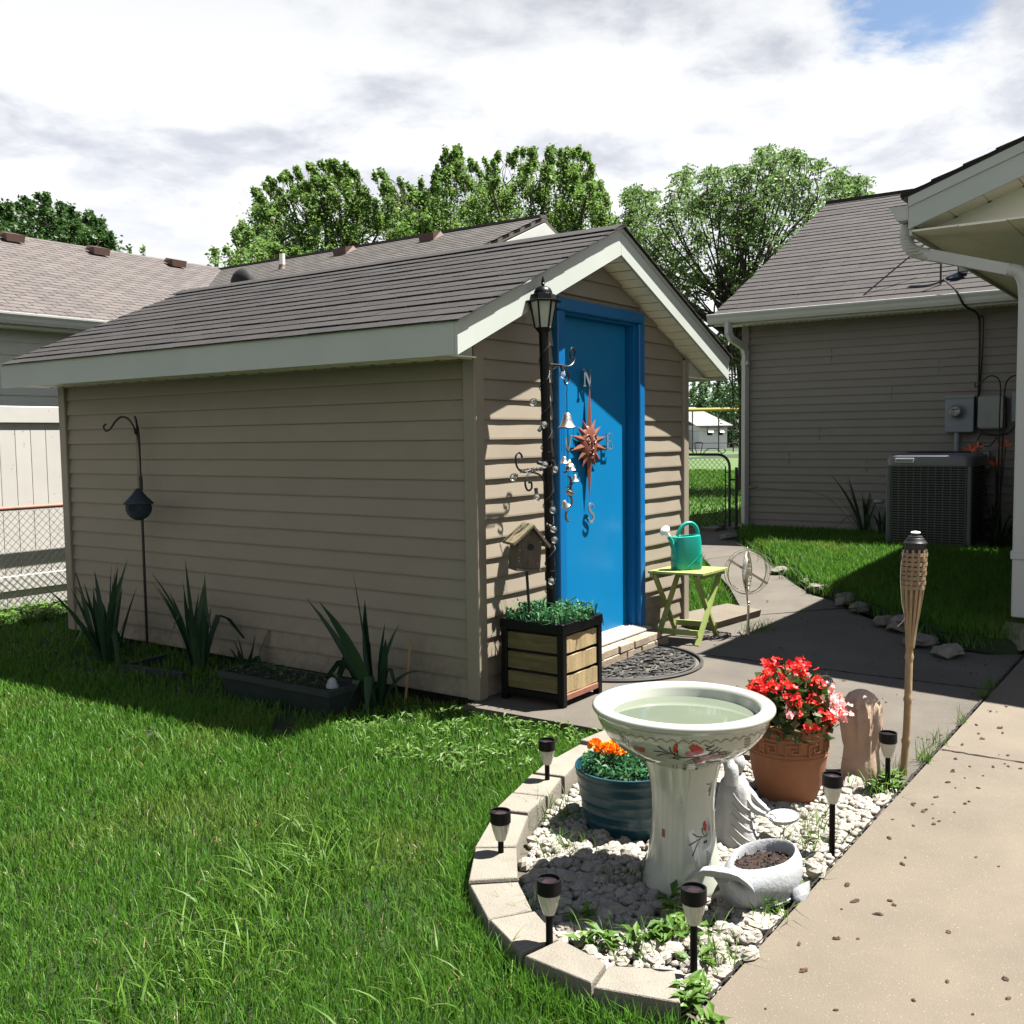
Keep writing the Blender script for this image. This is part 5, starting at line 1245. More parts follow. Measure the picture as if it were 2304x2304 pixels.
for k in range(5):
    z0 = .255 - k * .045
    pts = []
    for j in range(9):
        a = -2.9 + j * .30; z = z0 - .065 * math.sin(math.pi * j / 8) - .004 * j; i_ = min(max(z, 0), .3); ra = np.interp(i_, [p[0] for p in PR], [p[1] for p in PR]); rb2 = np.interp(i_, [p[0] for p in PR], [p[2] for p in PR])
        pts.append((GC.x + (ra + .003) * math.cos(a) + .02 * (z / .3), GC.y + (rb2 + .003) * math.sin(a), GC.z + z))
    folds.tube(spath(pts, 3), [.0045 * math.sin(math.pi * (i + .6) / 26) + .0015 for i in range(25)], 6)
folds.build('robe_folds', M_plaster, fig)
b = MB()
for s_, off_ in ((1, .035), (-1, -.035)):
    b.tube(spath([(GC.x + .03 + off_ * .8, GC.y - .03, GC.z + .25), (GC.x + .05 + off_, GC.y - .085, GC.z + .18), (GC.x + .055 + off_ * .6, GC.y - .135, GC.z + .155)], 5), [.022] * 4 + [.017] * 4 + [.012] * 3, 8)
    hp = Vector((GC.x + .055 + off_ * .55, GC.y - .145, GC.z + .150)); b.ball(hp, (.012, .017, .007), 8, 6)
    for q in range(5):
        fx_ = (q - 2) * .0045; ln = (.010, .016, .018, .016, .012)[q]
        b.tube([hp + Vector((fx_, -.012, 0)), hp + Vector((fx_ * 1.1, -.012 - ln * .6, .0015)), hp + Vector((fx_ * 1.1, -.012 - ln, -.002))], [.003, .0028, .0022], 5)
b.build('arms', M_plaster, fig)
b = MB(); n = 48; dc = Vector((GC.x + .075, GC.y - .20, GC.z + .135)); rings = []
for f_, z in ((.02, -.018), (.5, -.012), (.85, .0), (1.0, .012), (1.0, .018), (.88, .010), (.5, -.002), (.02, -.007)):
    rings.append([(dc.x + .082 * f_ * (1 + (.05 * abs(math.sin(12 * 2 * math.pi * k / n)) if f_ > .8 else 0)) * math.cos(2 * math.pi * k / n), dc.y + .062 * f_ * (1 + (.05 * abs(math.sin(12 * 2 * math.pi * k / n)) if f_ > .8 else 0)) * math.sin(2 * math.pi * k / n), dc.z + z) for k in range(n)])
b.loft(rings); b.build('shell_dish', M_plaster, fig); fig.scale = (.86, .86, .84)
# ------------------------------------------------------------------ whale planter
WC = Vector((3.085, 1.215, -.035)); wh = thing('whale_planter', 'grey white cement whale planter with raised tail fluke and soil in its back', 'planter', tuple(WC))
ax = Vector((.93, -.28, 0)).normalized(); ay = Vector((-ax.y, ax.x, 0))
def wp(a, l, z): return WC + ax * a + ay * l + Vector((0, 0, z))
b = MB(); n = 40
# body shell: outer skin up to the rim, then down inside
rings = []
for z, s_, dx in ((0, .62, .0), (.008, .74, .0), (.035, .90, .0), (.07, .985, .0), (.10, 1.0, .002), (.125, .955, .006), (.145, .87, .010), (.156, .80, .013), (.158, .765, .014), (.152, .735, .014), (.13, .72, .014), (.115, .70, .014)):
    rg_ = []
    for k in range(n):
        a = 2 * math.pi * k / n; ca, sa = math.cos(a), math.sin(a)
        L_ = .172 if ca > 0 else .160; Wd = .114 - (.022 if ca < 0 else 0) * abs(ca)
        lift = .012 * ca
        rg_.append(wp(dx + L_ * s_ * ca, Wd * s_ * sa, z + (lift if z > .1 else 0)))
    rings.append(rg_)
b.loft(rings, cap=False); b.add(rings[0], [tuple(range(n - 1, -1, -1))])
# tail stock and flukes
ts = []
for t, hw_, hh, lz in ((0, .078, .055, .065), (.3, .058, .048, .078), (.55, .040, .036, .098), (.8, .032, .026, .125), (1.0, .036, .020, .142)):
    c_ = wp(-.105 - .085 * t, 0, lz); rg_ = []
    for k in range(16): a = 2 * math.pi * k / 16; rg_.append(c_ + ay * hw_ * math.cos(a) + (Vector((0, 0, 1)) * math.cos(.5 * t) + ax * math.sin(.5 * t)) * hh * math.sin(a))
    ts.append(rg_)
b.loft(ts)
fy_ = (Vector((-_r[0], -_r[1], 0)) * .85 + ay * .35).normalized(); fx_a = Vector((fy_.y, -fy_.x, 0))
for s_ in (1, -1):
    fl = []
    for t, ch, th, dxx, dz in ((-.05, .040, .020, 0, .0), (.25, .046, .019, -.004, .004), (.5, .046, .016, -.012, .004), (.75, .036, .012, -.024, -.006), (.92, .020, .008, -.034, -.018), (1.0, .005, .004, -.040, -.026)):
        c_ = wp(-.185 + dxx * .3, 0, .150 + dz - (.022 * t if s_ < 0 else .004 * t)) + fy_ * (s_ * .108 * t); rg_ = []
        for k in range(14): a = 2 * math.pi * k / 14; rg_.append(c_ + fx_a * ch * 1.15 * math.cos(a) + Vector((0, 0, 1)) * (th * math.sin(a) - ch * .55 * math.cos(a)))
        fl.append(rg_)
    b.loft(fl)
b.build('whale_body', M_whale, wh, angle=60)
b = MB(); b.tube(spath([wp(-.10, -.083, .040), wp(-.02, -.1075, .042), wp(.06, -.101, .048), wp(.12, -.072, .062), wp(.15, -.035, .078)], 5), .0026, 5); b.tube(spath([wp(-.10, -.080, .030), wp(-.02, -.104, .031), wp(.06, -.098, .036), wp(.12, -.070, .048)], 5), .0022, 5); b.build('mouth_groove', M_whale, wh)
b = MB(); b.ball(wp(.108, -.086, .088), (.008, .008, .008), 8, 6); b.build('eye', M_grey_m, wh)
for s_ in (1, -1):
    fn = []
    for t, ch, th in ((0, .045, .018), (.5, .040, .014), (.9, .022, .008), (1, .006, .003)):
        c_ = wp(.075 - .03 * t, s_ * (.105 + .032 * t), .07 - .045 * t); fn.append([c_ + ax * ch * math.cos(2 * math.pi * k / 12) + Vector((0, 0, 1)) * th * math.sin(2 * math.pi * k / 12) + ay * th * s_ * math.sin(2 * math.pi * k / 12) for k in range(12)])
    b = MB(); b.loft(fn); b.build('fin', M_whale, wh)
b = MB(); b.loft([[wp(.014 + .116 * f_ * math.cos(2 * math.pi * k / 24), .088 * f_ * math.sin(2 * math.pi * k / 24), .122 + z + U(-.004, .004)) for k in range(24)] for f_, z in ((1, 0), (.6, .006), (.25, .002))]); b.build('potting_soil', M_soil, wh)
b = MB()
for k in range(170):
    f_ = math.sqrt(rnd.random()) * .97; a = U(0, 6.28); p = wp(.014 + .112 * f_ * math.cos(a), .084 * f_ * math.sin(a), .127 + U(0, .006)); d = Vector((U(-1, 1), U(-1, 1), U(-.3, .5))).normalized() * U(.004, .011); s_ = d.orthogonal().normalized() * U(.002, .005)
    b.add([p - d, p + s_, p + d, p - s_, p + Vector((0, 0, .003))], [(0, 1, 4), (1, 2, 4), (2, 3, 4), (3, 0, 4)])
b.build('bark_chips', M_chip, wh)['kind'] = 'stuff'
# ------------------------------------------------------------------ bamboo torch
TB = Vector((4.499, 1.117, -.03)); TT = Vector(EYE + pix_dir(2060, 1200) * (1.117 / pix_dir(2060, 1200)[1])); tor = thing('bamboo_torch', 'bamboo garden torch with woven head standing at the sidewalk edge', 'torch', tuple(TB))
def tp(t, off=Vector((0, 0, 0))): return TB.lerp(TT, t) + off
b = MB(); P = []; rd = []
for t in np.linspace(0, .545, 40):
    P.append(tp(t, Vector((.004 * math.sin(t * 14), .003 * math.cos(t * 11), 0)))); k_ = min(abs(t - q) for q in (.17, .335, .50)); rd.append(.0165 * (1 - .12 * t) + (.0042 if k_ < .007 else 0))
b.tube(P, rd, 12); b.build('bamboo_pole', M_bamboo, tor)
b = MB(); b.lathe([(.0185, -.006), (.020, 0), (.0185, .006)], tp(.548), 12); b.build('binding_ring', M_gold, tor)
ht = (TT - TB).normalized()
def hr(t):  return float(np.interp(t, [.54, .62, .66, .78, .86, .92, .96], [.017, .024, .030, .046, .050, .050, .049]))
for k in range(12):
    a = 2 * math.pi * k / 12 + .1; P = [tp(t) + Vector((math.cos(a), math.sin(a), 0)) * hr(t) for t in np.linspace(.54, .935, 14)]
    b = MB(); rings = []
    for p in P:
        o_ = Vector((math.cos(a), math.sin(a), 0)); q = Vector((-math.sin(a), math.cos(a), 0)); rings.append([p + q * .0052 + o_ * .001, p - q * .0052 + o_ * .001, p - q * .0052 - o_ * .0012, p + q * .0052 - o_ * .0012])
    b.loft(rings, smooth=False); b.build('bamboo_strip', M_bamboo, tor)
for j in range(8):
    t0 = .785 + j * .0188; b = MB(); rings = []
    for k in range(49):
        a = 2 * math.pi * k / 48; w_ = .0030 * math.cos(6 * a - .6 + math.pi * j) ; r_ = hr(t0) + w_ + .0010; o_ = Vector((math.cos(a), math.sin(a), 0)); c_ = tp(t0)
        rings.append([c_ + o_ * r_ - ht * .0076, c_ + o_ * (r_ + .0012) - ht * .0076, c_ + o_ * (r_ + .0012) + ht * .0076, c_ + o_ * r_ + ht * .0076])
    b.loft(rings, cap=False, smooth=False); b.build('woven_band', M_weave, tor)
b = MB(); b.lathe([(0, -.17), (.038, -.165), (.043, -.08), (.043, -.048), (.049, -.046), (.049, -.040), (.038, -.028), (.036, -.022), (.032, -.020), (.030, -.012), (.018, -.009), (.016, .0), (0, .001)], TT, 24); b.build('oil_canister', M_canister, tor, angle=30)
b = MB(); b.lathe([(.010, -.004), (.021, .003), (.018, .007), (.004, .010), (0, .010)], TT, 10); b.build('wick', M_ivory, tor)
b = MB(); b.tube(spath([tp(.93) + Vector(_r) * -.05, tp(.84) + Vector(_r) * -.058, tp(.72) + Vector(_r) * -.045, tp(.66) + Vector(_r) * -.03, tp(.625) + Vector(_r) * -.06]), .0012, 4); b.build('loose_cord', M_ivory, tor)
# ------------------------------------------------------------------ planter box with the lamp post
PX0, PY0, PS, PH = 4.625, 2.955, .425, .465
pb = thing('planter_box', 'square planter box of weathered boards in a black frame beside the door', 'planter', (PX0 + PS / 2, PY0 + PS / 2, 0))
fw = .042
for x in (PX0, PX0 + PS - fw):
    for y in (PY0, PY0 + PS - fw): b = MB(); b.bev(x, x + fw, y, y + fw, 0, PH, .004); b.build('corner_post', M_black, pb)
for z0, z1, gg in ((PH - .055, PH + .004, .004), (.035, .070, .0)):
    for y in (PY0 - gg, PY0 + PS - fw + gg): b = MB(); b.bev(PX0 + fw - .002 if gg == 0 else PX0 - .004, PX0 + PS - fw + .002 if gg == 0 else PX0 + PS + .004, y + .003 * (gg == 0), y + fw - .003 * (gg == 0), z0, z1, .003); b.build('frame_rail', M_black if z0 > .1 else M_rust, pb)
    for x in (PX0 - gg, PX0 + PS - fw + gg): b = MB(); b.bev(x + .003 * (gg == 0), x + fw - .003 * (gg == 0), PY0 + fw - .002, PY0 + PS - fw + .002, z0, z1 - .001, .003); b.build('frame_rail', M_black, pb)
for i in range(3):
    z0 = .074 + i * .113; z1 = z0 + .094
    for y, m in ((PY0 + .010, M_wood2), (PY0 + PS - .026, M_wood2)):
        b = MB(); 
        pts = [(PX0 + fw + .001 + (PS - 2 * fw - .002) * k / 8, y + .0035 * math.sin(k * 1.4 + i * 2), 0) for k in range(9)]
        rings = [[(p[0], p[1], z0 + .002 * math.sin(k + i)), (p[0], p[1] + .014, z0), (p[0], p[1] + .014, z1), (p[0], p[1], z1 + .002 * math.sin(2 * k + i))] for k, p in enumerate(pts)]
        b.loft(rings, smooth=False); b.build('side_board', m, pb)
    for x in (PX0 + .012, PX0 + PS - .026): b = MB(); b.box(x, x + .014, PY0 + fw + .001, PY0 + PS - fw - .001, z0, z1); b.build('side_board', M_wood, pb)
b = MB(); b.box(PX0 + .03, PX0 + PS - .03, PY0 + .03, PY0 + PS - .03, .06, PH - .04); b.build('potting_soil', M_soil, pb)
# lamp post
LB_ = Vector((4.865, 3.185, .42)); LT = Vector((4.826, 3.195, 2.105)); lp = thing('lamp_post', 'slim black lamp post with hexagonal lantern rising from the planter box', 'lamp post', tuple(LB_))
b = MB(); P = [LB_.lerp(LT, t) for t in np.linspace(0, 1, 9)]; b.tube(P, .0265, 14)
for z in (.70, 1.385): 
    q = LB_.lerp(LT, (z - .42) / 1.685); b.lathe([(.027, -.03), (.032, -.028), (.032, .028), (.027, .03)], q, 14)
b.build('post', M_black, lp, angle=30)
lx, ly = LT.x, LT.y; z0 = 2.11
def hexr(r_, z, ph=.2): return [(lx + r_ * math.cos(ph + k * math.pi / 3), ly + r_ * math.sin(ph + k * math.pi / 3), z) for k in range(6)]
b = MB(); b.loft([hexr(.030, z0 - .02), hexr(.040, z0 - .008), hexr(.048, z0), hexr(.046, z0 + .006)], smooth=False); b.build('lantern_base', M_black, lp)
b = MB(); b.loft([hexr(.045, z0 + .007), hexr(.072, z0 + .152)], smooth=False); b.build('lantern_glass', M_lampglass, lp)
b = MB()
for k in range(6): b.tube([hexr(.047, z0 + .004)[k], hexr(.0755, z0 + .153)[k]], .0058, 5)
b.build('lantern_bars', M_black, lp)
b = MB(); b.loft([hexr(.105, z0 + .150), hexr(.106, z0 + .156), hexr(.078, z0 + .163), hexr(.071, z0 + .192), hexr(.052, z0 + .198)], smooth=False)
b.lathe([(.054, z0 + .196), (.051, z0 + .21), (.042, z0 + .226), (.026, z0 + .236), (.010, z0 + .239), (.008, z0 + .246), (.013, z0 + .252), (.008, z0 + .259), (.010, z0 + .266), (.007, z0 + .28), (.001, z0 + .296)], (lx, ly, 0), 18); b.build('lantern_roof', M_black, lp, angle=30)
def pz(z): return LB_.lerp(LT, (z - .42) / 1.685)
a1 = pz(1.915)
def curl(c, r0, r1, a0, a1_, n=14, plane=(1, 0)): return [Vector((c[0] + (r0 + (r1 - r0) * k / n) * math.cos(a0 + (a1_ - a0) * k / n), c[1], c[2] + (r0 + (r1 - r0) * k / n) * math.sin(a0 + (a1_ - a0) * k / n))) for k in range(n + 1)]
b = MB(); Y = a1.y
b.tube([(a1.x, Y, 1.913), (a1.x + .13, Y, 1.915), (a1.x + .24, Y, 1.912)], .0055, 6)
b.tube(spath([(a1.x + .20, Y, 1.905), (a1.x + .27, Y, 1.915), (a1.x + .315, Y, 1.94), (a1.x + .333, Y, 1.985), (a1.x + .325, Y, 2.015), (a1.x + .295, Y, 2.02), (a1.x + .278, Y, 1.99), (a1.x + .285, Y, 1.965), (a1.x + .305, Y, 1.962)]), .0055, 6)
b.tube(spath([(a1.x + .02, Y, 1.80), (a1.x + .06, Y, 1.86), (a1.x + .12, Y, 1.898), (a1.x + .2, Y, 1.905), (a1.x + .25, Y, 1.87), (a1.x + .252, Y, 1.825), (a1.x + .225, Y, 1.805), (a1.x + .205, Y, 1.83)]), .0055, 6)
b.build('scroll_arm', M_iron, lp)
a2 = pz(1.315); Y = a2.y
b = MB(); b.tube(spath([(a2.x, Y, 1.315), (a2.x - .15, Y, 1.318), (a2.x - .24, Y, 1.305), (a2.x - .30, Y, 1.335), (a2.x - .315, Y, 1.39), (a2.x - .285, Y, 1.415), (a2.x - .255, Y, 1.395), (a2.x - .268, Y, 1.372)]), .0058, 6)
b.tube(spath([(a2.x - .02, Y, 1.23), (a2.x - .08, Y, 1.285), (a2.x - .18, Y, 1.30), (a2.x - .225, Y, 1.25), (a2.x - .205, Y, 1.205), (a2.x - .165, Y, 1.21), (a2.x - .165, Y, 1.245), (a2.x - .19, Y, 1.245)]), .0058, 6)
b.build('scroll_arm', M_iron, lp)
# string of globe bulbs wound round the post
st = thing('string_lights', 'string of clear globe bulbs wound round the black lamp post', 'string lights', tuple(pz(.55)))
b = MB(); P = []
for k in range(150):
    t = k / 149; z = .55 + 1.5 * t; q = pz(z); a = t * 2 * math.pi * 9; r_ = .030 + .004 * math.sin(k * 1.3); P.append(q + Vector((math.cos(a) * r_, math.sin(a) * r_, 0)))
b.tube(P, .0028, 4)
for k in range(8):
    P = [pz(1.30) + Vector((-.02 - .26 * j / 9, .006 * math.sin(j * 2 + k), .015 + .012 * math.sin(j * 1.9 + k * 2))) for j in range(10)]
    if k < 3: b.tube(P, .0028, 4)
b.tube(spath([pz(1.92) + Vector((.03, -.01, 0)), pz(1.9) + Vector((.10, -.01, .0)), pz(1.9) + Vector((.2, -.012, .01))]), .0028, 4)
b.tube(spath([pz(1.9) + Vector((.035, -.03, 0)), pz(1.7) + Vector((.052, -.02, 0)), pz(1.5) + Vector((.048, -.02, 0)), pz(1.3) + Vector((.05, -.02, 0))]), .0028, 4)
b.build('wire', M_wire, st)
bulbs = [(1200, 905, -1, 0), (1224, 955, 1, 1), (1267, 843, 0, -1), (1226, 1045, 1, 0), (1250, 1055, 1, -1), (1156, 1074, -1, 0), (1208, 1119, -.4, -1), (1244, 1147, .3, -1), (1248, 1214, .4, 1), (1241, 1307, -.3, 1), (1246, 1190, .2, 0)]
gme = MB(); gme.ball((0, 0, 0), (.0215, .0215, .0225), 14, 10); gme.lathe([(.0095, .018), (.011, .028)], n=10); gme = gme.mesh('glass_globe'); gme.materials.append(M_glass)
sme = MB(); sme.tube([(0, 0, .022), (0, 0, .052)], .0105, 9); sme = sme.mesh('socket'); sme.materials.append(M_wire)
fme = MB(); fme.tube([(-.004, 0, .02), (-.006, 0, -.004), (.006, 0, -.004), (.004, 0, .02)], .0012, 4); fme = fme.mesh('filament'); fme.materials.append(M_silver)
for px, py, dx, dz in bulbs:
    p = Vector(EYE + pix_dir(px, py) * ((3.135) / pix_dir(px, py)[1])); v = Vector((-dx, .35, -dz if dz else .25)).normalized() if dz >= 0 else Vector((-dx * .3, .2, 1)).normalized()
    M = Matrix.Translation(p) @ v.to_track_quat('Z', 'Y').to_matrix().to_4x4()
    g_ = place(gme, 'globe_bulb', M_glass, st, M)
    for me, nm in ((sme, 'socket'), (fme, 'filament')):
        o = bpy.data.objects.new(nm, me); COL.objects.link(o); o.parent = g_
# ------------------------------------------------------------------ wind chime
WCX, WCY = a1.x + .235, a1.y
wc = thing('wind_chime', 'cast metal wind chime with a large bell, small bells and moons before the blue door', 'wind chime', (WCX, WCY, 1.6))
b = MB(); b.tube([(WCX, WCY, 1.80), (WCX + .004, WCY, 1.775), (WCX - .003, WCY, 1.755), (WCX, WCY, 1.735), (WCX, WCY, 1.61)], .0028, 5); b.build('hanger', M_iron, wc)
def bellm(r_, h, m=M_silver):
    q = MB(); q.lathe([(.001, h), (r_ * .28, h * .98), (r_ * .42, h * .85), (r_ * .55, h * .5), (r_ * .72, h * .22), (r_ * .95, .04 * h), (r_, 0), (r_ * .94, 0), (r_ * .7, h * .18), (r_ * .5, h * .5), (.001, h * .9)], n=20)
    me = q.mesh('bell'); me.materials.append(m); return me
place(bellm(.052, .085), 'bell', M_silver, wc, Matrix.Translation((WCX, WCY, 1.555)))
b = MB(); b.lathe([(.055, 0), (.057, .003), (.055, .006), (.05, .003)], (WCX, WCY, 1.548), 20); b.build('bell_ring', M_iron, wc)
strs = MB(); off = [(-.052, -.01), (-.03, .02), (-.018, -.02), (0, 0), (.03, .015), (.045, -.015)]
low = [1.36, 1.41, 1.15, 1.06, 1.31, 1.24]
for (dx, dy), z in zip(off, low): strs.tube([(WCX + dx, WCY + dy, 1.55), (WCX + dx * .95, WCY + dy, z)], .0011, 4, cap=False)
strs.build('strings', M_iron, wc)
sb = bellm(.026, .040)
for (dx, dy), z, ry in zip([(-.052, -.01), (-.012, -.02), (.034, -.01), (.05, -.02), (.016, 0), (-.02, 0)], [1.345, 1.325, 1.300, 1.235, 1.165, 1.09], [0, 0, 0, 0, .7, -.6]):
    place(sb, 'bell', M_silver if z < 1.34 else M_grey_m, wc, Matrix.Translation((WCX + dx, WCY + dy, z)) @ Matrix.Rotation(ry, 4, 'Y'))
mo = MB(); n = 18; R1, R2, cx = .036, .0335, .015; outer = [(R1 * math.cos(a), R1 * math.sin(a)) for a in np.linspace(-2.2, 2.2, n)]
inner = [(-cx + R2 * math.cos(a) * 1.0, R2 * math.sin(a)) for a in np.linspace(-1.62, 1.62, n)]
inner = [(o[0] * .0 + i_[0] + .004, i_[1] * .93) for o, i_ in zip(outer, inner)]
vs = []
for (ox, oz), (ix, iz) in zip(outer, inner): vs += [(ox, -.004, oz), (ix, -.004, iz), (ix, .004, iz), (ox, .004, oz)]
mo.loft([vs[i * 4:i * 4 + 4] for i in range(n)], smooth=False); mme = mo.mesh('moon'); mme.materials.append(M_grey_m)
for dx, z, flip in ((-.035, 1.322, 0), (.0, 1.232, 0), (.053, 1.19, 1), (.012, 1.115, 0), (.0, 1.03, 1)):
    place(mme, 'moon', M_grey_m, wc, Matrix.Translation((WCX + dx, WCY - .004, z)) @ Matrix.Rotation(math.pi if flip else 0, 4, 'Z') @ Matrix.Rotation(.15, 4, 'Y'))
# ------------------------------------------------------------------ sun compass on the door
cy = yd - .024; CX, CZ = 5.802, 1.448
cp = thing('compass_plaque', 'copper sun face compass with metal letters hung on the blue door', 'wall plaque', (CX, cy, .95))
b = MB(); n = 36; rings = []
for f_, d_ in ((1.0, .010), (1.0, .0), (.93, -.016), (.78, -.030), (.55, -.040), (.3, -.045), (.02, -.046)):
    rings.append([(CX + .100 * f_ * math.cos(2 * math.pi * k / n) * (1 - .10 * max(0, -math.sin(2 * math.pi * k / n))), cy + d_ * .5, CZ + .128 * f_ * math.sin(2 * math.pi * k / n)) for k in range(n)])
b.loft(rings); 
for k in range(18):    # eye brows, eyes, nose and mouth in relief
    pass
def rel(pts, r_): b.tube(spath([(CX + x, cy - d_ * .5, CZ + z) for x, z, d_ in pts], 4), r_, 6)
for s_ in (-1, 1):
    rel([(s_ * .074, .022, .022), (s_ * .058, .052, .034), (s_ * .036, .060, .040), (s_ * .014, .044, .045), (s_ * .009, .018, .048)], .0050)
    rel([(s_ * .062, .026, .034), (s_ * .036, .040, .042), (s_ * .014, .024, .046), (s_ * .036, .004, .045), (s_ * .062, .026, .034)], .0038)
    b.ball((CX + s_ * .037, cy - .020, CZ + .022), .0095, 10, 7)
rel([(0, .02, .048), (0, -.01, .052), (0, -.030, .058)], .0065); b.ball((CX, cy - .030, CZ - .034), (.013, .011, .011), 10, 7); b.ball((CX - .011, cy - .026, CZ - .040), .007, 8, 6); b.ball((CX + .011, cy - .026, CZ - .040), .007, 8, 6)
rel([(-.024, -.058, .044), (-.008, -.054, .050), (0, -.058, .050), (.008, -.054, .050), (.024, -.058, .044)], .0045); rel([(-.018, -.064, .046), (0, -.073, .050), (.018, -.064, .046)], .005)
b.ball((CX, cy - .016, CZ - .092), (.022, .012, .014), 10, 7)
b.build('sun_face', M_copper, cp, angle=50)
rays = [(90 + a, l) for a, l in ((28, .175), (52, .178), (75, .182), (100, .190), (126, .165), (150, .165), (-26, .175), (-52, .178), (-78, .182), (-100, .195), (-128, .165), (-152, .165))]
for a, l in rays:
    a = R(a); d = Vector((math.cos(a), 0, math.sin(a))); q = Vector((-math.sin(a), 0, math.cos(a))); e = Vector((CX + .080 * d.x, cy, CZ + .104 * d.z)); tipl = l * (1.26 if abs(d.x) > .9 else 1.08)
    w_ = .031; t_ = Vector((CX + tipl * d.x * 1.0, cy, CZ + tipl * d.z * .98)); b = MB()
    b.add([e + q * w_, e - q * w_, t_, e + Vector((0, -.014, 0)), e + Vector((0, .006, 0))], [(0, 3, 2), (3, 1, 2), (1, 4, 2), (4, 0, 2), (0, 4, 1, 3)]); b.build('sun_ray', M_copper, cp)
for zA, zB, w_ in ((CZ + .10, 1.855, .036), (CZ - .10, 1.055, .036)):
    b = MB(); b.add([(CX - w_, cy, zA), (CX + w_, cy, zA), (CX + (.012 if zB > zA else -.004), cy, zB), (CX, cy - .014, zA), (CX, cy + .004, zA)], [(0, 3, 2), (3, 1, 2), (1, 4, 2), (4, 0, 2), (0, 4, 1, 3)]); b.build('compass_needle', M_copper, cp)
def letter(name, cx, cz, w, h, strokes, serifs=()):
    b = MB()
    for (x0, z0, x1, z1, t) in strokes: b.beam((cx + x0 * w, cy - .004, cz + z0 * h), (cx + x1 * w, cy - .004, cz + z1 * h), .006, t * w, up=(0, 1, 0)) if False else b.prism(stroke(cx, cz, w, h, x0, z0, x1, z1, t), (0, .006, 0))
    for (x, z, l) in serifs: b.box(cx + (x - l / 2) * w, cx + (x + l / 2) * w, cy - .0085, cy - .0015, cz + z * h - .004, cz + z * h + .004)
    b.build(name, M_letter, cp)
def stroke(cx, cz, w, h, x0, z0, x1, z1, t):
    a, e = Vector((cx + x0 * w, cy - .008, cz + z0 * h)), Vector((cx + x1 * w, cy - .008, cz + z1 * h)); d = (e - a).normalized(); q = Vector((-d.z, 0, d.x)) * t * w / 2
    return [a + q, a - q, e - q, e + q]
letter('letter_n', 5.775, 1.885, .10, .108, [(-.36, -.5, -.36, .5, .12), (-.36, .5, .34, -.5, .19), (.34, -.5, .34, .5, .10)], [(-.42, .5, .30), (.36, .5, .32), (-.36, -.5, .32)])
letter('letter_e', 6.052, 1.465, .085, .112, [(-.22, -.5, -.22, .5, .2), (-.22, .46, .45, .46, .1), (-.22, 0, .3, 0, .1), (-.22, -.46, .5, -.46, .1), (.45, .5, .45, .3, .09), (.5, -.5, .54, -.22, .09), (.3, .12, .3, -.12, .08)])
letter('letter_w', 5.495, 1.45, .15, .108, [(-.46, .5, -.22, -.5, .13), (-.22, -.5, 0, .36, .08), (0, .36, .22, -.5, .13), (.22, -.5, .46, .5, .08)], [(-.46, .5, .24), (.46, .5, .22), (0, .36, .16)])
b = MB(); P = spath([(5.852, cy - .005, 1.018), (5.835, cy - .005, 1.044), (5.805, cy - .005, 1.046), (5.788, cy - .005, 1.022), (5.806, cy - .005, .998), (5.836, cy - .005, .978), (5.848, cy - .005, .950), (5.826, cy - .005, .926), (5.796, cy - .005, .930), (5.780, cy - .005, .956)], 4)
rings = []
for i, p in enumerate(P):
    d = (P[min(i + 1, len(P) - 1)] - P[max(i - 1, 0)]).normalized(); q = Vector((-d.z, 0, d.x)); w_ = .004 + .006 * math.sin(math.pi * i / (len(P) - 1)); rings.append([p + q * w_, p - q * w_, p - q * w_ + Vector((0, .006, 0)), p + q * w_ + Vector((0, .006, 0))])
b.loft(rings, smooth=False); b.build('letter_s', M_letter, cp)
b = MB(); b.tube([(CX, cy + .004, CZ), (CX, yd + .002, CZ)], .008, 6); b.tube([(5.775, cy, 1.87), (5.775, yd + .002, 1.87)], .004, 5); b.build('mount', M_iron, cp)
# ------------------------------------------------------------------ wooden birdhouse on its rod
bh = thing('birdhouse', 'weathered wooden birdhouse on a thin rod above the planter box', 'birdhouse', (4.64, 3.10, .45))
BH = Matrix.Translation((4.598, 3.19, .775)) @ Matrix.Rotation(R(-33), 4, 'Z') @ Matrix.Rotation(R(5), 4, 'Y')
def bhb(fn, name, m):
    q = MB(); fn(q); q.v = [tuple(BH @ Vector(p)) for p in q.v]; return q.build(name, m, bh)
wv, dv, hv, hp = .070, .062, .155, .222
fr_ = bhb(lambda q: q.prism([(-wv, -dv, 0), (wv, -dv, 0), (wv, -dv, hv), (0, -dv, hp), (-wv, -dv, hv)], (0, .016, 0)), 'front_board', M_barn)
bhb(lambda q: q.prism([(-wv, dv, 0), (wv, dv, 0), (wv, dv, hv), (0, dv, hp), (-wv, dv, hv)], (0, -.016, 0)), 'back_board', M_barn)
bhb(lambda q: q.box(-wv + .001, -wv + .015, -dv + .017, dv - .017, 0, hv), 'side_board', M_barn); bhb(lambda q: q.box(wv - .015, wv - .001, -dv + .017, dv - .017, 0, hv), 'side_board', M_barn)
bhb(lambda q: q.box(-wv - .004, wv + .004, -dv - .012, dv, -.014, -.001), 'floor_board', M_barn)
bhb(lambda q: q.prism([(-wv - .035, -dv - .028, hv - .030), (.006, -dv - .028, hp + .012), (.006, -dv - .028, hp + .026), (-wv - .040, -dv - .028, hv - .016)], (0, 2 * dv + .05, 0)), 'roof_board', M_moss)
bhb(lambda q: q.prism([(.007, -dv - .024, hp + .006), (wv + .040, -dv - .024, hv - .034), (wv + .046, -dv - .024, hv - .020), (.007, -dv - .024, hp + .022)], (0, 2 * dv + .045, 0)), 'roof_board', M_barn)
bhb(lambda q: q.lathe([(.0, 0), (.019, 0), (.019, .003), (0, .003)], n=18), 'hole', M_dark)
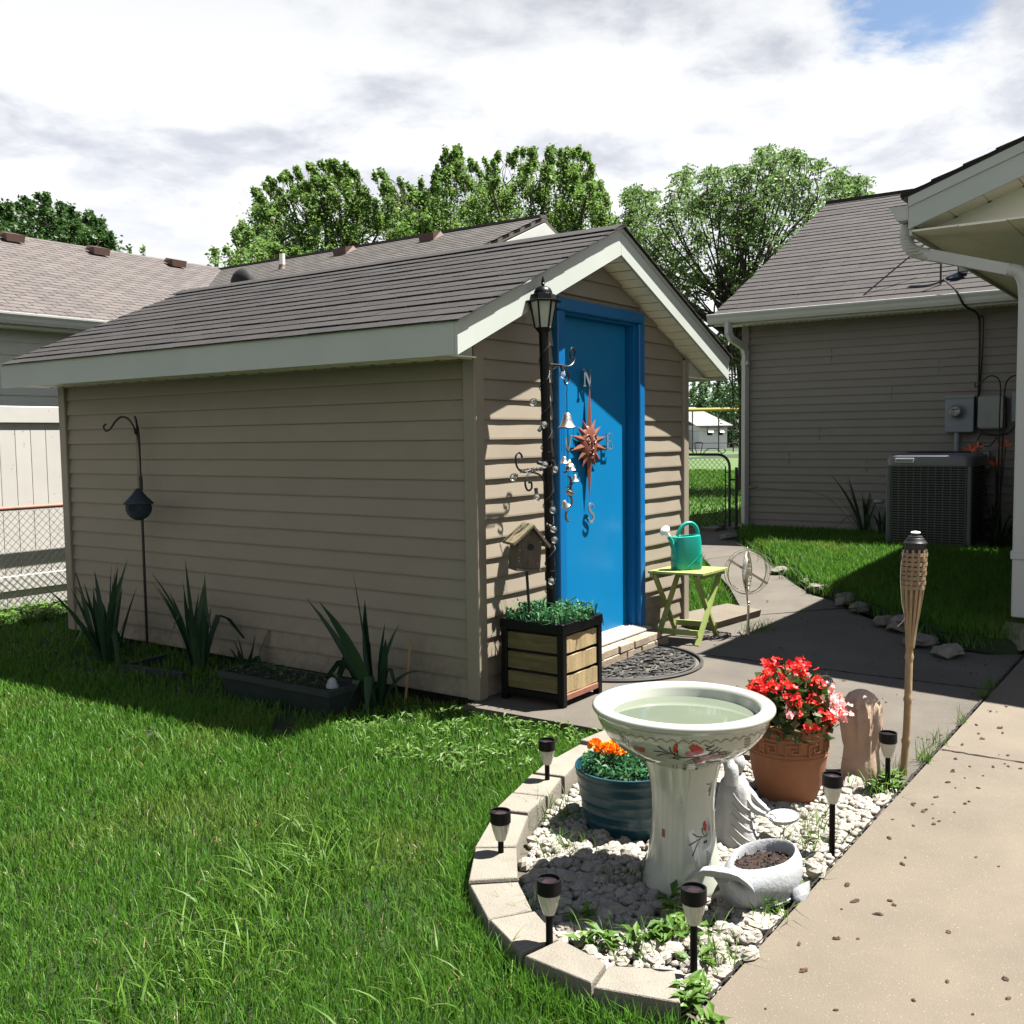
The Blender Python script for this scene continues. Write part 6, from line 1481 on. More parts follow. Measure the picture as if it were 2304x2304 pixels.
o = bpy.data.objects[[c.name for c in bh.children][-1]]
bpy.data.meshes.remove(o.data) if False else None
me = MB(); me.lathe([(0, 0), (.0185, 0), (.0195, .0012), (0, .0012)], n=18); me = me.mesh('entrance_hole'); me.materials.append(M_dark); bpy.data.objects.remove(o)
place(me, 'entrance_hole', M_dark, bh, BH @ Matrix.Translation((.004, -dv - .0004, .12)) @ Matrix.Rotation(R(90), 4, 'X'))
q = MB()
for x, z in ((-.058, .04), (-.058, .06), (-.058, .10), (.06, .15), (.054, .03)): q.ball(BH @ Vector((x, -dv - .001, z)), .0035, 6, 5)
q.build('nail_heads', M_silver, bh)
q = MB(); q.tube([(4.636, 3.2, .765), (4.668, 3.2, .42)], .0085, 7); q.build('support_rod', M_iron, bh)
# ------------------------------------------------------------------ folding table, watering can
T0 = Vector((6.535, 3.005, 0)); ux_ = Vector((.415, -.012, 0)).normalized(); uy_ = Vector((-.055, .40, 0)).normalized(); TH = .522
tb = thing('folding_table', 'small lime green slatted folding table beside the brick step', 'table', tuple(T0 + ux_ * .2 + uy_ * .2))
def tq(a, c, z): return T0 + ux_ * a + uy_ * c + Vector((0, 0, z))
for i in range(9):
    a0 = i * .0465; b = MB(); b.hexa([tq(a0, -.005, TH - .016), tq(a0 + .0425, -.005, TH - .016), tq(a0 + .0425, .405, TH - .016), tq(a0, .405, TH - .016), tq(a0, -.005, TH), tq(a0 + .0425, -.005, TH), tq(a0 + .0425, .405, TH), tq(a0, .405, TH)]); b.build('top_slat', M_green, tb)
for c in (.02, .375):
    b = MB(); b.hexa([tq(.005, c, TH - .045), tq(.41, c, TH - .045), tq(.41, c + .02, TH - .045), tq(.005, c + .02, TH - .045), tq(.005, c, TH - .018), tq(.41, c, TH - .018), tq(.41, c + .02, TH - .018), tq(.005, c + .02, TH - .018)]); b.build('apron', M_green, tb)
for c, dc in ((.045, .022), (.352, .022)):
    b = MB(); b.beam(tq(.015, c, 0.0), tq(.385, c, TH - .02), .020, .034, up=(ux_.y * -1, ux_.x, 0)); b.build('leg', M_green, tb)
    b = MB(); b.beam(tq(.385, c + dc, 0.0), tq(.03, c + dc, TH - .02), .020, .034, up=(ux_.y * -1, ux_.x, 0)); b.build('leg', M_green, tb)
for a, z in ((.045, .085), (.345, .10)):
    b = MB(); b.hexa([tq(a - .008, .05, z - .02), tq(a + .008, .05, z - .02), tq(a + .008, .36, z - .02), tq(a - .008, .36, z - .02), tq(a - .008, .05, z + .02), tq(a + .008, .05, z + .02), tq(a + .008, .36, z + .02), tq(a - .008, .36, z + .02)]); b.build('stretcher', M_green, tb)
CCn = Vector((6.715, 3.215, TH + .001)); can = thing('watering_can', 'teal plastic watering can with a white rose on the green table', 'watering can', tuple(CCn))
cr = Vector((.80, -.60, 0)); cd = Vector((.60, .80, 0))
def cq(a, c, z): return CCn + cr * a + cd * c + Vector((0, 0, z))
def sring(w, d, z, sh=0, p=.55, n=32):
    o_ = []
    for k in range(n):
        a = 2 * math.pi * k / n; ca, sa = math.cos(a), math.sin(a); o_.append(cq(sh + w * math.copysign(abs(ca) ** p, ca), d * math.copysign(abs(sa) ** p, sa), z + (.006 * ca if z > .2 else 0)))
    return o_
b = MB(); b.loft([sring(.104, .068, 0), sring(.109, .072, .008), sring(.110, .074, .06), sring(.108, .074, .13), sring(.104, .072, .20), sring(.098, .068, .242), sring(.092, .062, .244), sring(.06, .045, .245, .012), sring(.055, .042, .20, .012)]); b.build('body', M_teal, can, angle=50)
b = MB(); b.tube(spath([cq(-.075, 0, .245), cq(-.055, 0, .285), cq(-.02, 0, .325), cq(.03, 0, .337), cq(.07, 0, .315), cq(.092, 0, .27), cq(.095, 0, .20)]), .0135, 10); b.build('handle', M_teal, can)
b = MB(); b.tube(spath([cq(-.075, -.01, .09), cq(-.105, -.012, .16), cq(-.13, -.014, .215), cq(-.155, -.016, .255)]), [.030] * 5 + [.024] * 5 + [.017] * 6 + [.013] * 3, 10); b.build('spout', M_teal, can)
b = MB(); b.tube([cq(-.150, -.016, .248), cq(-.165, -.017, .272)], .0135, 10); me = b.build('rose_neck', M_ivory, can)
b = MB(); b.lathe([(.012, -.022), (.03, -.010), (.040, .0), (.042, .008), (.036, .018), (.02, .024), (0, .026)], n=20); me = b.mesh('rose'); me.materials.append(M_ivory)
place(me, 'rose', M_ivory, can, Matrix.Translation(cq(-.178, -.018, .285)) @ Vector((-.70, .30, .62)).to_track_quat('Z', 'Y').to_matrix().to_4x4())
b = MB(); b.tube([cq(-.035, -.0755, .02), cq(.03, -.0775, .07), cq(.108, -.060, .132)], .003, 5); b.build('moulded_ridge', M_teal, can)
# ------------------------------------------------------------------ ring spinner
SB = Vector((7.105, 2.896, 0)); SCn = Vector((7.09, 2.90, .48)); sp = thing('ring_sculpture', 'garden ornament of nested steel rings on a stem beside the path', 'garden ornament', tuple(SB))
def ring3(rad, ang, tilt=0, w=.009, name='ring', flat=True, sq_=1.0):
    b = MB(); rings = []; M = Matrix.Rotation(ang, 3, 'Z') @ Matrix.Rotation(tilt, 3, 'X')
    for k in range(57):
        a = 2 * math.pi * k / 56; d = M @ Vector((math.cos(a) * sq_, 0, math.sin(a))); nn_ = M @ Vector((0, 1, 0)); rings.append([SCn + d * (rad + .0016) + nn_ * w, SCn + d * (rad + .0016) - nn_ * w, SCn + d * (rad - .0016) - nn_ * w, SCn + d * (rad - .0016) + nn_ * w])
    b.loft(rings, cap=False, smooth=False); b.build(name, M_steel, sp)
va = math.atan2(_r[1], _r[0])
for rad, ang, tl in ((.170, va, 0), (.165, va + .35, .05), (.156, va + 1.25, 0), (.150, va - .3, .1), (.118, va + 1.3, 0), (.105, va + 1.05, 0)): ring3(rad, ang, tl, .006)
ring3(.150, va, 0, .009, 'band', sq_=.22)
b = MB(); P = []
for k in range(130): t = k / 129; a = t * 2 * math.pi * 9; r_ = .034 * math.sin(math.pi * t) + .004; P.append(SCn + Vector((r_ * math.cos(a), r_ * math.sin(a), .14 - .28 * t)))
b.tube(P, .0030, 5, cap=False); b.build('spiral', M_steel, sp)
b = MB(); rv = Vector((_r[0], _r[1], 0)).normalized(); b.beam(SCn - rv * .15 + Vector((0, 0, .10)) - Vector((_f[0], _f[1], 0)) * .05, SCn + rv * .14 + Vector((0, 0, -.085)) - Vector((_f[0], _f[1], 0)) * .05, .018, .004, up=(_f[0], _f[1], .1)); b.build('cross_bar', M_steel, sp)
b = MB(); b.tube([SCn + Vector((0, 0, .176)), SCn + Vector((0, 0, -.2)), SB + Vector((0, 0, .22))], .006, 7); b.ball(SB + Vector((.0, 0, .245)), .013, 8, 6); b.ball(SCn + Vector((0, 0, .176)), .008, 7, 6); b.tube([SB + Vector((0, 0, .22)), SB + Vector((0, 0, .12)), SB], .010, 8)
b.tube(spath([SB + Vector((-.012, 0, .16)), SB + Vector((-.02, .0, .06)), SB + Vector((-.03, .01, .012)), SB + Vector((-.07, .02, .010)), SB + Vector((-.10, .03, .035)), SB + Vector((-.13, .03, .035))]), .006, 6); b.build('stem', M_steel, sp)
# ------------------------------------------------------------------ round rubber mat with open scrolls
MC = Vector((5.80, 3.285, 0)); mt = thing('door_mat', 'half round black rubber door mat with open scroll pattern', 'door mat', tuple(MC))
mr = Matrix.Rotation(R(-2), 3, 'Z'); RX, RY_ = .575, .555
def mq(x, y, z=.009): return MC + mr @ Vector((x, y, 0)) + Vector((0, 0, z))
b = MB(); P = [mq(-RX, 0)] + [mq(-RX * math.cos(a), -RY_ * math.sin(a)) for a in np.linspace(.05, math.pi - .05, 40)] + [mq(RX, 0), mq(-RX, 0)]
b.tube(P, .013, 6); b.tube([mq(-(RX - .045) * math.cos(a), -(RY_ - .045) * math.sin(a)) for a in np.linspace(.05, math.pi - .05, 40)] , .008, 5); b.build('border', M_rubber, mt)
rg = random.Random(9); cs = []
b = MB()
for tries in range(6000):
    r_ = rg.choice((.075, .062, .05, .042)) if tries < 1500 else rg.choice((.042, .034, .028, .022)); x, y = rg.uniform(-RX, RX), rg.uniform(-RY_, 0)
    if (x / (RX - .05 - r_ * .8)) ** 2 + (y / (RY_ - .05 - r_ * .8)) ** 2 > 1 or y > -r_ - .01: continue
    if any((x - q[0]) ** 2 + (y - q[1]) ** 2 < ((r_ + q[2]) * .90) ** 2 for q in cs): continue
    cs.append((x, y, r_)); a0 = rg.uniform(0, 6.28); sg = rg.choice((-1, 1)); P = []
    for k in range(26): t = k / 25; rr3 = r_ * (1 - .72 * t); P.append(mq(x + rr3 * math.cos(a0 + sg * t * 9.5), y + rr3 * math.sin(a0 + sg * t * 9.5), .008))
    b.tube(P, .0078, 4)
    if len(cs) > 1:
        q = min(cs[:-1], key=lambda q: (x - q[0]) ** 2 + (y - q[1]) ** 2); d = Vector((q[0] - x, q[1] - y, 0)).normalized()
        b.tube(spath([mq(x + d.x * r_ * .9 - d.y * r_ * .3, y + d.y * r_ * .9 + d.x * r_ * .3, .007), mq((x + q[0]) / 2, (y + q[1]) / 2, .007), mq(q[0] - d.x * q[2] * .9 + d.y * q[2] * .3, q[1] - d.y * q[2] * .9 - d.x * q[2] * .3, .007)], 4), .007, 5)
b.build('scroll_work', M_rubber, mt)
# concrete scrap slab and cable under the table
b = MB(); b.hexa([(7.05, 3.22, .0), (7.90, 3.12, .0), (8.02, 3.46, .0), (7.24, 3.62, .0), (7.03, 3.20, .055), (7.88, 3.10, .06), (8.02, 3.46, .062), (7.24, 3.62, .06)]); tag(b.build('broken_slab', M_conc), 'broken beige concrete slab lying behind the legs of the green table', 'concrete slab')
b = MB(); P = []
for k in range(90): t = k / 89; a = t * 22; r_ = .11 + .02 * math.sin(k * .7); P.append((6.93 + r_ * math.cos(a) * (1 + .25 * math.sin(t * 5)), 3.10 + r_ * math.sin(a), .006 + .012 * abs(math.sin(k * .9))))
b.tube(P, .0035, 4); tag(b.build('coiled_cable', M_wire), 'loose coil of thin dark cable on the concrete under the green table', 'cable')
# small cast snail ornament peeking over the flowers
sn = thing('snail_ornament', 'small dark wire ornament peeping above the red begonias', 'garden ornament', tuple(PC_ + Vector((.19, -.0, .30))))
q = Vector(EYE + pix_dir(1857, 1535) * 4.2); b = MB()
for k in range(5): 
    P = [q + Vector(_r) * (.030 * (1 - k * .17)) * math.cos(a) + Vector((0, 0, 1)) * .026 * (1 - k * .15) * math.sin(a) + Vector(_f) * .01 * k for a in np.linspace(-.3, 3.6, 14)]; b.tube(P, .0035, 5)
b.build('spiral_shell', M_grey_m, sn); b = MB(); b.tube([q + Vector((0, 0, .0)), q + Vector((0, 0, -.04)), (q.x, q.y, .0)], .006, 6); b.ball(q - Vector(_f) * .0 + Vector((0, 0, -.008)), (.022, .022, .016), 9, 6); b.tube([q + Vector((0, 0, .02)), q + Vector(_r) * .008 + Vector((0, 0, .05))], .0015, 4); b.build('stem', M_grey_m, sn)
# ------------------------------------------------------------------ along the shaded shed wall
hx, hy = 4.43, 6.52
ho = thing('shepherd_hook', 'double crook black garden hook standing against the shaded shed wall', 'garden hook', (hx, hy, -.08))
L2 = Vector((-_r[0], -_r[1], 0)).normalized(); F2 = Vector((-_f[0], -_f[1], 0)).normalized()
Hh = Vector((hx, hy, 0)) - L2 * .035
b = MB(); b.tube([Hh + Vector((0, 0, -.1)), Hh + Vector((0, 0, 1.2))], .0105, 8); b.tube([Hh + Vector((0, 0, 1.15)), Hh + Vector((0, 0, 1.25))], .014, 8); b.build('pole', M_iron, ho)
b = MB(); b.tube(spath([Hh + Vector((0, 0, 1.2)), Hh + Vector((0, 0, 1.5)) + L2 * .005, Hh + L2 * .05 + Vector((0, 0, 1.64)), Hh + L2 * .11 + Vector((0, 0, 1.685)), Hh + L2 * .165 + Vector((0, 0, 1.655)), Hh + L2 * .205 + Vector((0, 0, 1.60)), Hh + L2 * .24 + Vector((0, 0, 1.585)), Hh + L2 * .255 + Vector((0, 0, 1.615)), Hh + L2 * .235 + Vector((0, 0, 1.635))]), .0075, 7); b.build('crook', M_iron, ho)
b = MB(); b.tube(spath([Hh + Vector((0, 0, 1.2)), Hh + Vector((0, 0, 1.55)), Hh + F2 * .04 + L2 * .01 + Vector((0, 0, 1.68)), Hh + F2 * .12 + L2 * -.03 + Vector((0, 0, 1.65)), Hh + F2 * .17 + L2 * -.05 + Vector((0, 0, 1.58)), Hh + F2 * .2 + L2 * -.05 + Vector((0, 0, 1.56)), Hh + F2 * .22 + L2 * -.05 + Vector((0, 0, 1.60))]), .0075, 7); b.build('crook', M_iron, ho)
NC = Hh + F2 * .20 - L2 * .052 + Vector((0, 0, 1.035)); ne = thing('nest_house', 'round woven twine birdhouse with conical lid hanging from the black hook', 'birdhouse', tuple(NC + Vector((0, 0, -.09))))
b = MB(); b.ball(NC, (.086, .086, .092), 20, 12); b.build('nest_body', M_nest, ne)
for k in range(13): 
    z = -.075 + k * .0125; r_ = .079 * math.sqrt(max(0, 1 - (z / .088) ** 2)); b = MB()
b = MB()
for k in range(12):
    z = -.07 + k * .012; r_ = .0865 * math.sqrt(max(.05, 1 - (z / .088) ** 2)); b.tube([NC + Vector((r_ * math.cos(a), r_ * math.sin(a), z + .002 * math.sin(a * 9))) for a in np.linspace(0, 6.283, 25)], .0048, 5, cap=False)
b.build('twine_coils', M_nest, ne)
b = MB(); b.lathe([(.0, .14), (.012, .135), (.03, .108), (.066, .065), (.100, .034), (.102, .028), (.05, .03), (0, .05)], NC, 22)
for k in range(9): z = .03 + k * .0125; r_ = float(np.interp(z, [.03, .065, .108, .135], [.099, .066, .031, .012])) + .001; b.tube([NC + Vector((r_ * math.cos(a), r_ * math.sin(a), z)) for a in np.linspace(0, 6.283, 25)], .005, 5, cap=False)
b.build('lid', M_nest, ne)
b = MB(); b.tube([NC + Vector((-.072, -.033, -.0)), NC + Vector((-.084, -.040, -.0))], .022, 12); b.build('entrance_hole', M_dark, ne)
b = MB(); b.tube([NC + Vector((.008, 0, .13)), NC + Vector((.006, 0, .3)), NC + Vector((0, 0, .525))], .0035, 5); b.tube([NC + Vector((-.004, .004, .13)), NC + Vector((.004, .004, .3)), NC + Vector((0, 0, .525))], .003, 5); b.build('cord', M_bamboo, ne)
def blades(mb_, base, n, h, w, spread, rg, lean=(0, 0), width_dir=None, droop=.25, rbase=.05, seg=6):
    base = Vector(base)
    for k in range(n):
        a = rg.uniform(0, 6.28); d = Vector((math.cos(a), math.sin(a), 0)); out_ = spread * rg.uniform(.15, 1); hh = h * rg.uniform(.55, 1.05); p0 = base + d * rbase * rg.uniform(.2, 1)
        sd = Vector((-d.y, d.x, 0)); sd = (sd + d * rg.uniform(-.8, .8)).normalized(); vs = []; ww = w * rg.uniform(.7, 1.15)
        lb_ = rg.uniform(-.22, .22) * hh; kink = rg.random() < .22; kt = rg.uniform(.45, .7)
        for j in range(seg + 1):
            t = j / seg; c = sd * lb_ * t * t + p0 + d * out_ * hh * t ** 1.35 + Vector((lean[0], lean[1], 0)) * t * hh + Vector((0, 0, hh * ((t if not kink or t < kt else kt - (t - kt) * .7) - droop * out_ * t ** 3)))
            f_ = ww * (.75 + .5 * t if t < .4 else (1 - ((t - .4) / .6) ** 1.7) * .95 + .02)
            vs += [c + sd * f_ * .5, c + d * f_ * .12, c - sd * f_ * .5]
        mb_.add(vs, [q for j in range(seg) for q in ((3 * j, 3 * j + 1, 3 * j + 4, 3 * j + 3), (3 * j + 1, 3 * j + 2, 3 * j + 5, 3 * j + 4))], True)
def sword(loc, n, h, w, sp, seed, label, lean=(0, 0), droop=.25, group='sword leaved plants along the shed wall', m=None):
    b = MB(); blades(b, loc, n, h, w, sp, random.Random(seed), lean, droop=droop); o = b.build('iris_plant', m or M_iris, org=tuple(loc)); tag(o, label, 'plant', group); return o
SWG = 'sword leaved plants along the shed wall'
sword((4.05, 6.40, -.09), 24, .80, .050, .55, 1, 'large sword leaved plant at the far left shed corner', (-.06, .06))
sword((4.28, 6.68, -.09), 7, .62, .042, .35, 2, 'smaller sword leaved plant left of the black hook pole foot')
sword((4.25, 5.62, -.09), 20, .80, .048, .45, 3, 'tall upright sword leaved plant between black hook and green trough')
sword((4.38, 5.30, -.09), 8, .42, .040, .55, 4, 'short arching sword leaved plant behind the green trough end')
sword((4.24, 4.02, -.09), 10, .80, .075, .42, 5, 'broad bladed sword plant at the near end of the green trough', (-.10, .16))
sword((4.22, 3.98, -.09), 4, .62, .07, .95, 6, 'few drooping broad sword leaves beside the near trough end', (-.10, .10), .55)
b = MB(); b.hexa([(3.925, 4.06, -.10), (4.14, 4.06, -.10), (4.14, 4.93, -.10), (3.925, 4.93, -.10), (3.895, 4.03, .095), (4.165, 4.03, .095), (4.165, 4.96, .095), (3.895, 4.96, .095)])
tr = thing('trough_planter', 'long dark green plastic trough planter at the foot of the shed wall', 'planter', (4.03, 4.5, -.09))
b = MB(); 
b.hexa([(3.925, 4.06, -.10), (4.14, 4.06, -.10), (4.14, 4.93, -.10), (3.925, 4.93, -.10), (3.90, 4.035, .085), (4.16, 4.035, .085), (4.16, 4.955, .085), (3.90, 4.955, .085)]); b.build('trough', M_trough, tr)
b = MB()
for x0, x1, y0, y1 in ((3.885, 3.91, 4.02, 4.97), (4.15, 4.175, 4.02, 4.97), (3.91, 4.15, 4.02, 4.045), (3.91, 4.15, 4.945, 4.97)): b.box(x0, x1, y0, y1, .075, .108)
b.build('rim', M_trough, tr)
b = MB(); b.box(3.912, 4.148, 4.047, 4.943, .086, .092); b.build('potting_soil', M_soil, tr)
b = MB(); rg = random.Random(7)
for k in range(260):
    p = Vector((rg.uniform(3.92, 4.14), rg.uniform(4.15, 4.93), .09 + rg.uniform(0, .05))); d = Vector((rg.uniform(-1, 1), rg.uniform(-1, 1), rg.uniform(0, .8))).normalized() * rg.uniform(.015, .03); s_ = d.cross(Vector((0, 0, 1))).normalized() * .009; b.add([p, p + d * .5 + s_, p + d, p + d * .5 - s_], [(0, 1, 2, 3)])
tag(b.build('trough_seedlings', M_darkleaf), 'low leafy seedlings growing in the green trough', 'plants', kind='stuff')
b = MB(); b.ball((4.02, 4.13, .115), (.028, .03, .035), 8, 6); b.lathe([(.04, -.03), (.03, 0), (.012, .02)], (4.02, 4.13, .115), 8); tag(b.build('trough_ornament', M_box2), 'small pale green ornament sitting in the near end of the trough', 'ornament')
b = MB(); b.hexa([(3.99, 5.46, -.1), (4.02, 5.46, -.1), (3.97, 6.04, -.1), (3.94, 6.04, -.1), (3.99, 5.46, .01), (4.02, 5.46, .01), (3.97, 6.04, .01), (3.94, 6.04, .01)]); b.hexa([(3.94, 6.01, -.1), (4.3, 6.04, -.1), (4.3, 6.07, -.1), (3.94, 6.04, -.1), (3.94, 6.01, .01), (4.3, 6.04, .01), (4.3, 6.07, .01), (3.94, 6.04, .01)]); tag(b.build('bed_board', M_trough), 'low dark edging board of the narrow bed below the hook', 'edging board')
b = MB(); b.tube([(4.41, 3.93, -.08), (4.42, 3.88, .34)], .009, 6); tag(b.build('cane', M_bamboo), 'short bamboo cane leaning by the wall behind the broad sword plant', 'cane')
# plants by the grey house
sword((12.72, 3.66, .19), 16, .88, .055, .55, 11, 'sword leaved plant left of the condenser against the grey siding', (-.02, .14), .3, 'sword leaved plants by the grey house')
sword((12.60, 3.42, .19), 10, .45, .05, .6, 12, 'short broad leaved plant squeezed between condenser and sword plant', (0, 0), .4, 'sword leaved plants by the grey house')
lil = thing('daylily', 'orange daylilies rising behind the condenser near the meter box', 'plant', (12.45, 2.15, .2))
b = MB(); blades(b, (12.42, 2.08, .2), 34, .72, .022, .85, random.Random(3), droop=.7, rbase=.12); b.build('leaves', M_iris, lil)
b = MB(); fl = MB(); rg = random.Random(5)
for (y_, z_, x_) in ((2.43, 1.27, 12.5), (2.16, 1.12, 12.5), (2.36, 1.30, 12.55), (2.06, 1.33, 12.5)):
    b.tube(spath([(12.42, 2.12, .2), (12.45, (2.12 + y_) / 2, .8), (x_, y_, z_)]), .006, 5)
    for k in range(6):
        a = k * 1.047 + rg.uniform(-.2, .2); d = Vector((math.cos(a) * .5 - .5, math.sin(a), .35 + .4 * math.cos(a))).normalized(); q = d.orthogonal().normalized(); c = Vector((x_, y_, z_)); fl.add([c, c + d * .05 + q * .018, c + d * .095, c + d * .05 - q * .018], [(0, 1, 2, 3)])
b.build('stems', M_iris, lil); fl.build('flowers', M_lily, lil)
b = MB(); b.tube(spath([(12.62, 3.72, .3), (12.5, 4.1, .72), (12.35, 4.65, .80), (12.3, 4.9, .82)]), .005, 5); b.ball((12.3, 4.95, .825), (.03, .07, .02), 7, 5); tag(b.build('seed_stalk', M_dry), 'dry pale seed stalk bending left in front of the grey siding', 'plant stalk')
b = MB(); b.ball((12.62, 3.48, .66), (.04, .07, .03), 9, 6); b.tube([(12.62, 3.48, .64), (12.62, 3.5, .2)], .006, 6); tag(b.build('path_light', M_box2), 'small white topped garden light among leaves left of the condenser', 'garden light')
# edging rocks along the raised lawn
RK = [(8.792, 2.69, .28, .15, .10, 'flat pale rock in the lawn edge shade near the path bend'), (8.45, 2.47, .16, .12, .09, 'small pale rock just below the flat rock at the lawn edge'), (9.185, 3.05, .18, .16, .09, 'tan rock at the shadow edge beside the path'), (8.0, 2.15, .20, .14, .08, 'grey rock sunk at the middle of the lawn edge'), (7.86, 1.98, .22, .16, .13, 'tall brownish rock behind the bamboo torch'), (7.40, 1.73, .26, .18, .07, 'large low rock at the patio corner of the lawn'), (7.14, 1.50, .24, .16, .07, 'flat light rock lying on the patio edge, nearest the camera'), (9.5, 3.25, .14, .12, .06, 'small sunlit rock in the grass fringe'), (9.95, 3.72, .20, .13, .06, 'sunlit half buried rock at the path curve'), (11.9, 5.12, .24, .16, .06, 'pale rock at the far end of the path grass')]
for i, (x, y, a, c, h, lab) in enumerate(RK):
    a, c, h = a * .62, c * .66, h * .68; b = MB(); rg = random.Random(50 + i); rings = []
    for z, s_ in ((-.06, .95), (.3, 1.0), (.75, .86), (1.0, .55)): rings.append([(x + a * s_ * (1 + rg.uniform(-.28, .28)) * math.cos(t), y + c * s_ * (1 + rg.uniform(-.2, .2)) * math.sin(t), .02 + float(hpath(x)) + h * z + rg.uniform(-.01, .01)) for t in np.linspace(0, 6.283, 10)[:-1]])
    b.loft(rings, smooth=False); tag(b.build('edging_rock', M_rock), lab, 'rock', 'rocks along the raised lawn edge')
b = MB()
for (x, y, a, c, rz) in ((13.25, 5.62, .30, .14, .4), (12.9, 5.75, .25, .12, .2)): b.box(x - a, x + a, y - c, y + c, .17, .235)
tag(b.build('threshold_slabs', M_conc), 'two pale concrete pieces at the foot of the garden gate', 'concrete slab')
# ------------------------------------------------------------------ flowers
def flower_cluster(parent, name, m, centers, size, petals, seed, up=.4):
    rg = random.Random(seed); b = MB()
    for c in centers:
        c = Vector(c); n_ = Vector((rg.uniform(-1, 1) - .5, rg.uniform(-1, 1) - .4, rg.uniform(.1, 1.2))).normalized(); q = n_.orthogonal().normalized(); w = n_.cross(q); s_ = size * rg.uniform(.7, 1.2)
        for k in range(petals):
            a = 2 * math.pi * k / petals + rg.uniform(-.3, .3); d = (q * math.cos(a) + w * math.sin(a)) + n_ * up * rg.uniform(.2, 1.4); sd = n_.cross(d).normalized()
            b.add([c, c + d * s_ * .55 + sd * s_ * .42, c + d * s_ * 1.0 + n_ * s_ * .1, c + d * s_ * .55 - sd * s_ * .42], [(0, 1, 2, 3)])
    return b.build(name, m, parent)
def leaves(parent, name, m, centers, size, seed, asp=.45):
    rgn = np.random.default_rng(seed); V, F = leaf_quads(np.array(centers), size, rgn, -.1, asp); o = link(name, raw_mesh(name, V - np.array(ORG[parent.name]), F, m), parent); return o
bg = thing('begonia_plant', 'bushy begonia with red and pink blossoms filling the terracotta pot', 'flowering plant', tuple(PC_ + Vector((0, 0, .325))))
rg = random.Random(12); dome, pinkp, lv = [], [], []
for k in range(1500):
    a = rg.uniform(0, 6.28); ph = math.acos(rg.uniform(-.15, 1)); r_ = rg.uniform(.6, 1.08); p = PC_ + Vector((.185 * r_ * math.sin(ph) * math.cos(a), .185 * r_ * math.sin(ph) * math.sin(a), .335 + .225 * r_ * math.cos(ph)))
    if k < 900: lv.append(p - Vector((0, 0, .012)))
rv2 = Vector((_r[0], _r[1], 0)).normalized()
cl = []
for k in range(46):
    a = rg.uniform(0, 6.28); ph = math.acos(rg.uniform(-.05, 1)); q_ = rg.uniform(.78, 1.13); p = Vector((.175 * q_ * math.sin(ph) * math.cos(a), .175 * q_ * math.sin(ph) * math.sin(a), .345 + .235 * q_ * math.cos(ph))); cl.append(PC_ + p * 1.0)
for c in cl:
    tgt = pinkp if (c - PC_).dot(rv2) > .135 or rg.random() < .07 else dome
    for j in range(11): tgt.append(c + Vector((rg.gauss(0, .017), rg.gauss(0, .017), rg.gauss(.004, .015))))
for j in range(26): pinkp.append(PC_ + rv2 * rg.uniform(.19, .25) + Vector((rg.gauss(0, .01), rg.gauss(0, .01), rg.uniform(.33, .40))))
leaves(bg, 'foliage', M_leafbeg, lv, .024, 3, .75); flower_cluster(bg, 'red_blossoms', M_petalR, dome, .0155, 5, 4); flower_cluster(bg, 'pink_blossoms', M_petalP, pinkp, .0165, 5, 5)
b = MB()
for k in range(60): a = rg.uniform(0, 6.28); b.tube([PC_ + Vector((.05 * math.cos(a), .05 * math.sin(a), .32)), PC_ + Vector((.14 * math.cos(a), .14 * math.sin(a), rg.uniform(.38, .50)))], .003, 3, cap=False)
b.build('stems', M_leafbeg, bg)
mg = thing('marigold_plant', 'orange and yellow marigolds with feathery leaves in the blue tub', 'flowering plant', tuple(TC + Vector((0, 0, .22))))
lv = []; rg = random.Random(14)
heads = [(-.13, .06, .345, 0), (-.085, .055, .33, 0), (-.04, .045, .32, 0), (-.052, -.055, .305, 1), (-.02, -.03, .315, 1), (-.03, -.10, .27, 2), (.08, .04, .31, 0), (-.10, -.02, .30, 0)]
for k in range(1100): a = rg.uniform(0, 6.28); r_ = .175 * math.sqrt(rg.random()); lv.append(TC + Vector((r_ * math.cos(a), r_ * math.sin(a), .235 + rg.uniform(0, .075) * (1 - r_ * 2))))
for (u, v, z, t) in heads:
    for k in range(30): lv.append(TC + L2 * -u + F2 * -v * -1 + Vector((rg.gauss(0, .02), rg.gauss(0, .02), z - rg.uniform(.02, .09))))
leaves(mg, 'foliage', M_leafblue, lv, .017, 6, .28)
def ruff(parent, name, m, pts, size, seed):
    b = MB(); rg = random.Random(seed)
    for c in pts:
        for k in range(42):
            ph = math.acos(rg.uniform(-.2, 1)); a = rg.uniform(0, 6.28); d = Vector((math.sin(ph) * math.cos(a), math.sin(ph) * math.sin(a), math.cos(ph))); sd = d.orthogonal().normalized(); q = d.cross(sd); t = rg.uniform(0, 6.28); s_ = sd * math.cos(t) + q * math.sin(t); p = c + d * size * .35
            b.add([p - s_ * .003, p + d * size * .55 - s_ * size * .35, p + d * size * .75, p + d * size * .55 + s_ * size * .35], [(0, 1, 2, 3)])
    return b.build(name, m, parent)
for t, nm, m in ((0, 'orange_head', M_petalO), (1, 'golden_head', M_petalY), (2, 'yellow_head', M_petalY)):
    for (u, v, z, tt) in heads:
        if tt == t: ruff(mg, nm, m, [TC - L2 * u * -1 * -1 + F2 * -v * -1 + Vector((0, 0, z))], .030 if t < 2 else .02, int(z * 1000))
b = MB()
for (u, v, z, tt) in heads: b.tube([TC + Vector((0, 0, .22)), TC - L2 * u + F2 * v + Vector((0, 0, z))], .003, 4, cap=False)
b.build('stems', M_leafblue, mg)
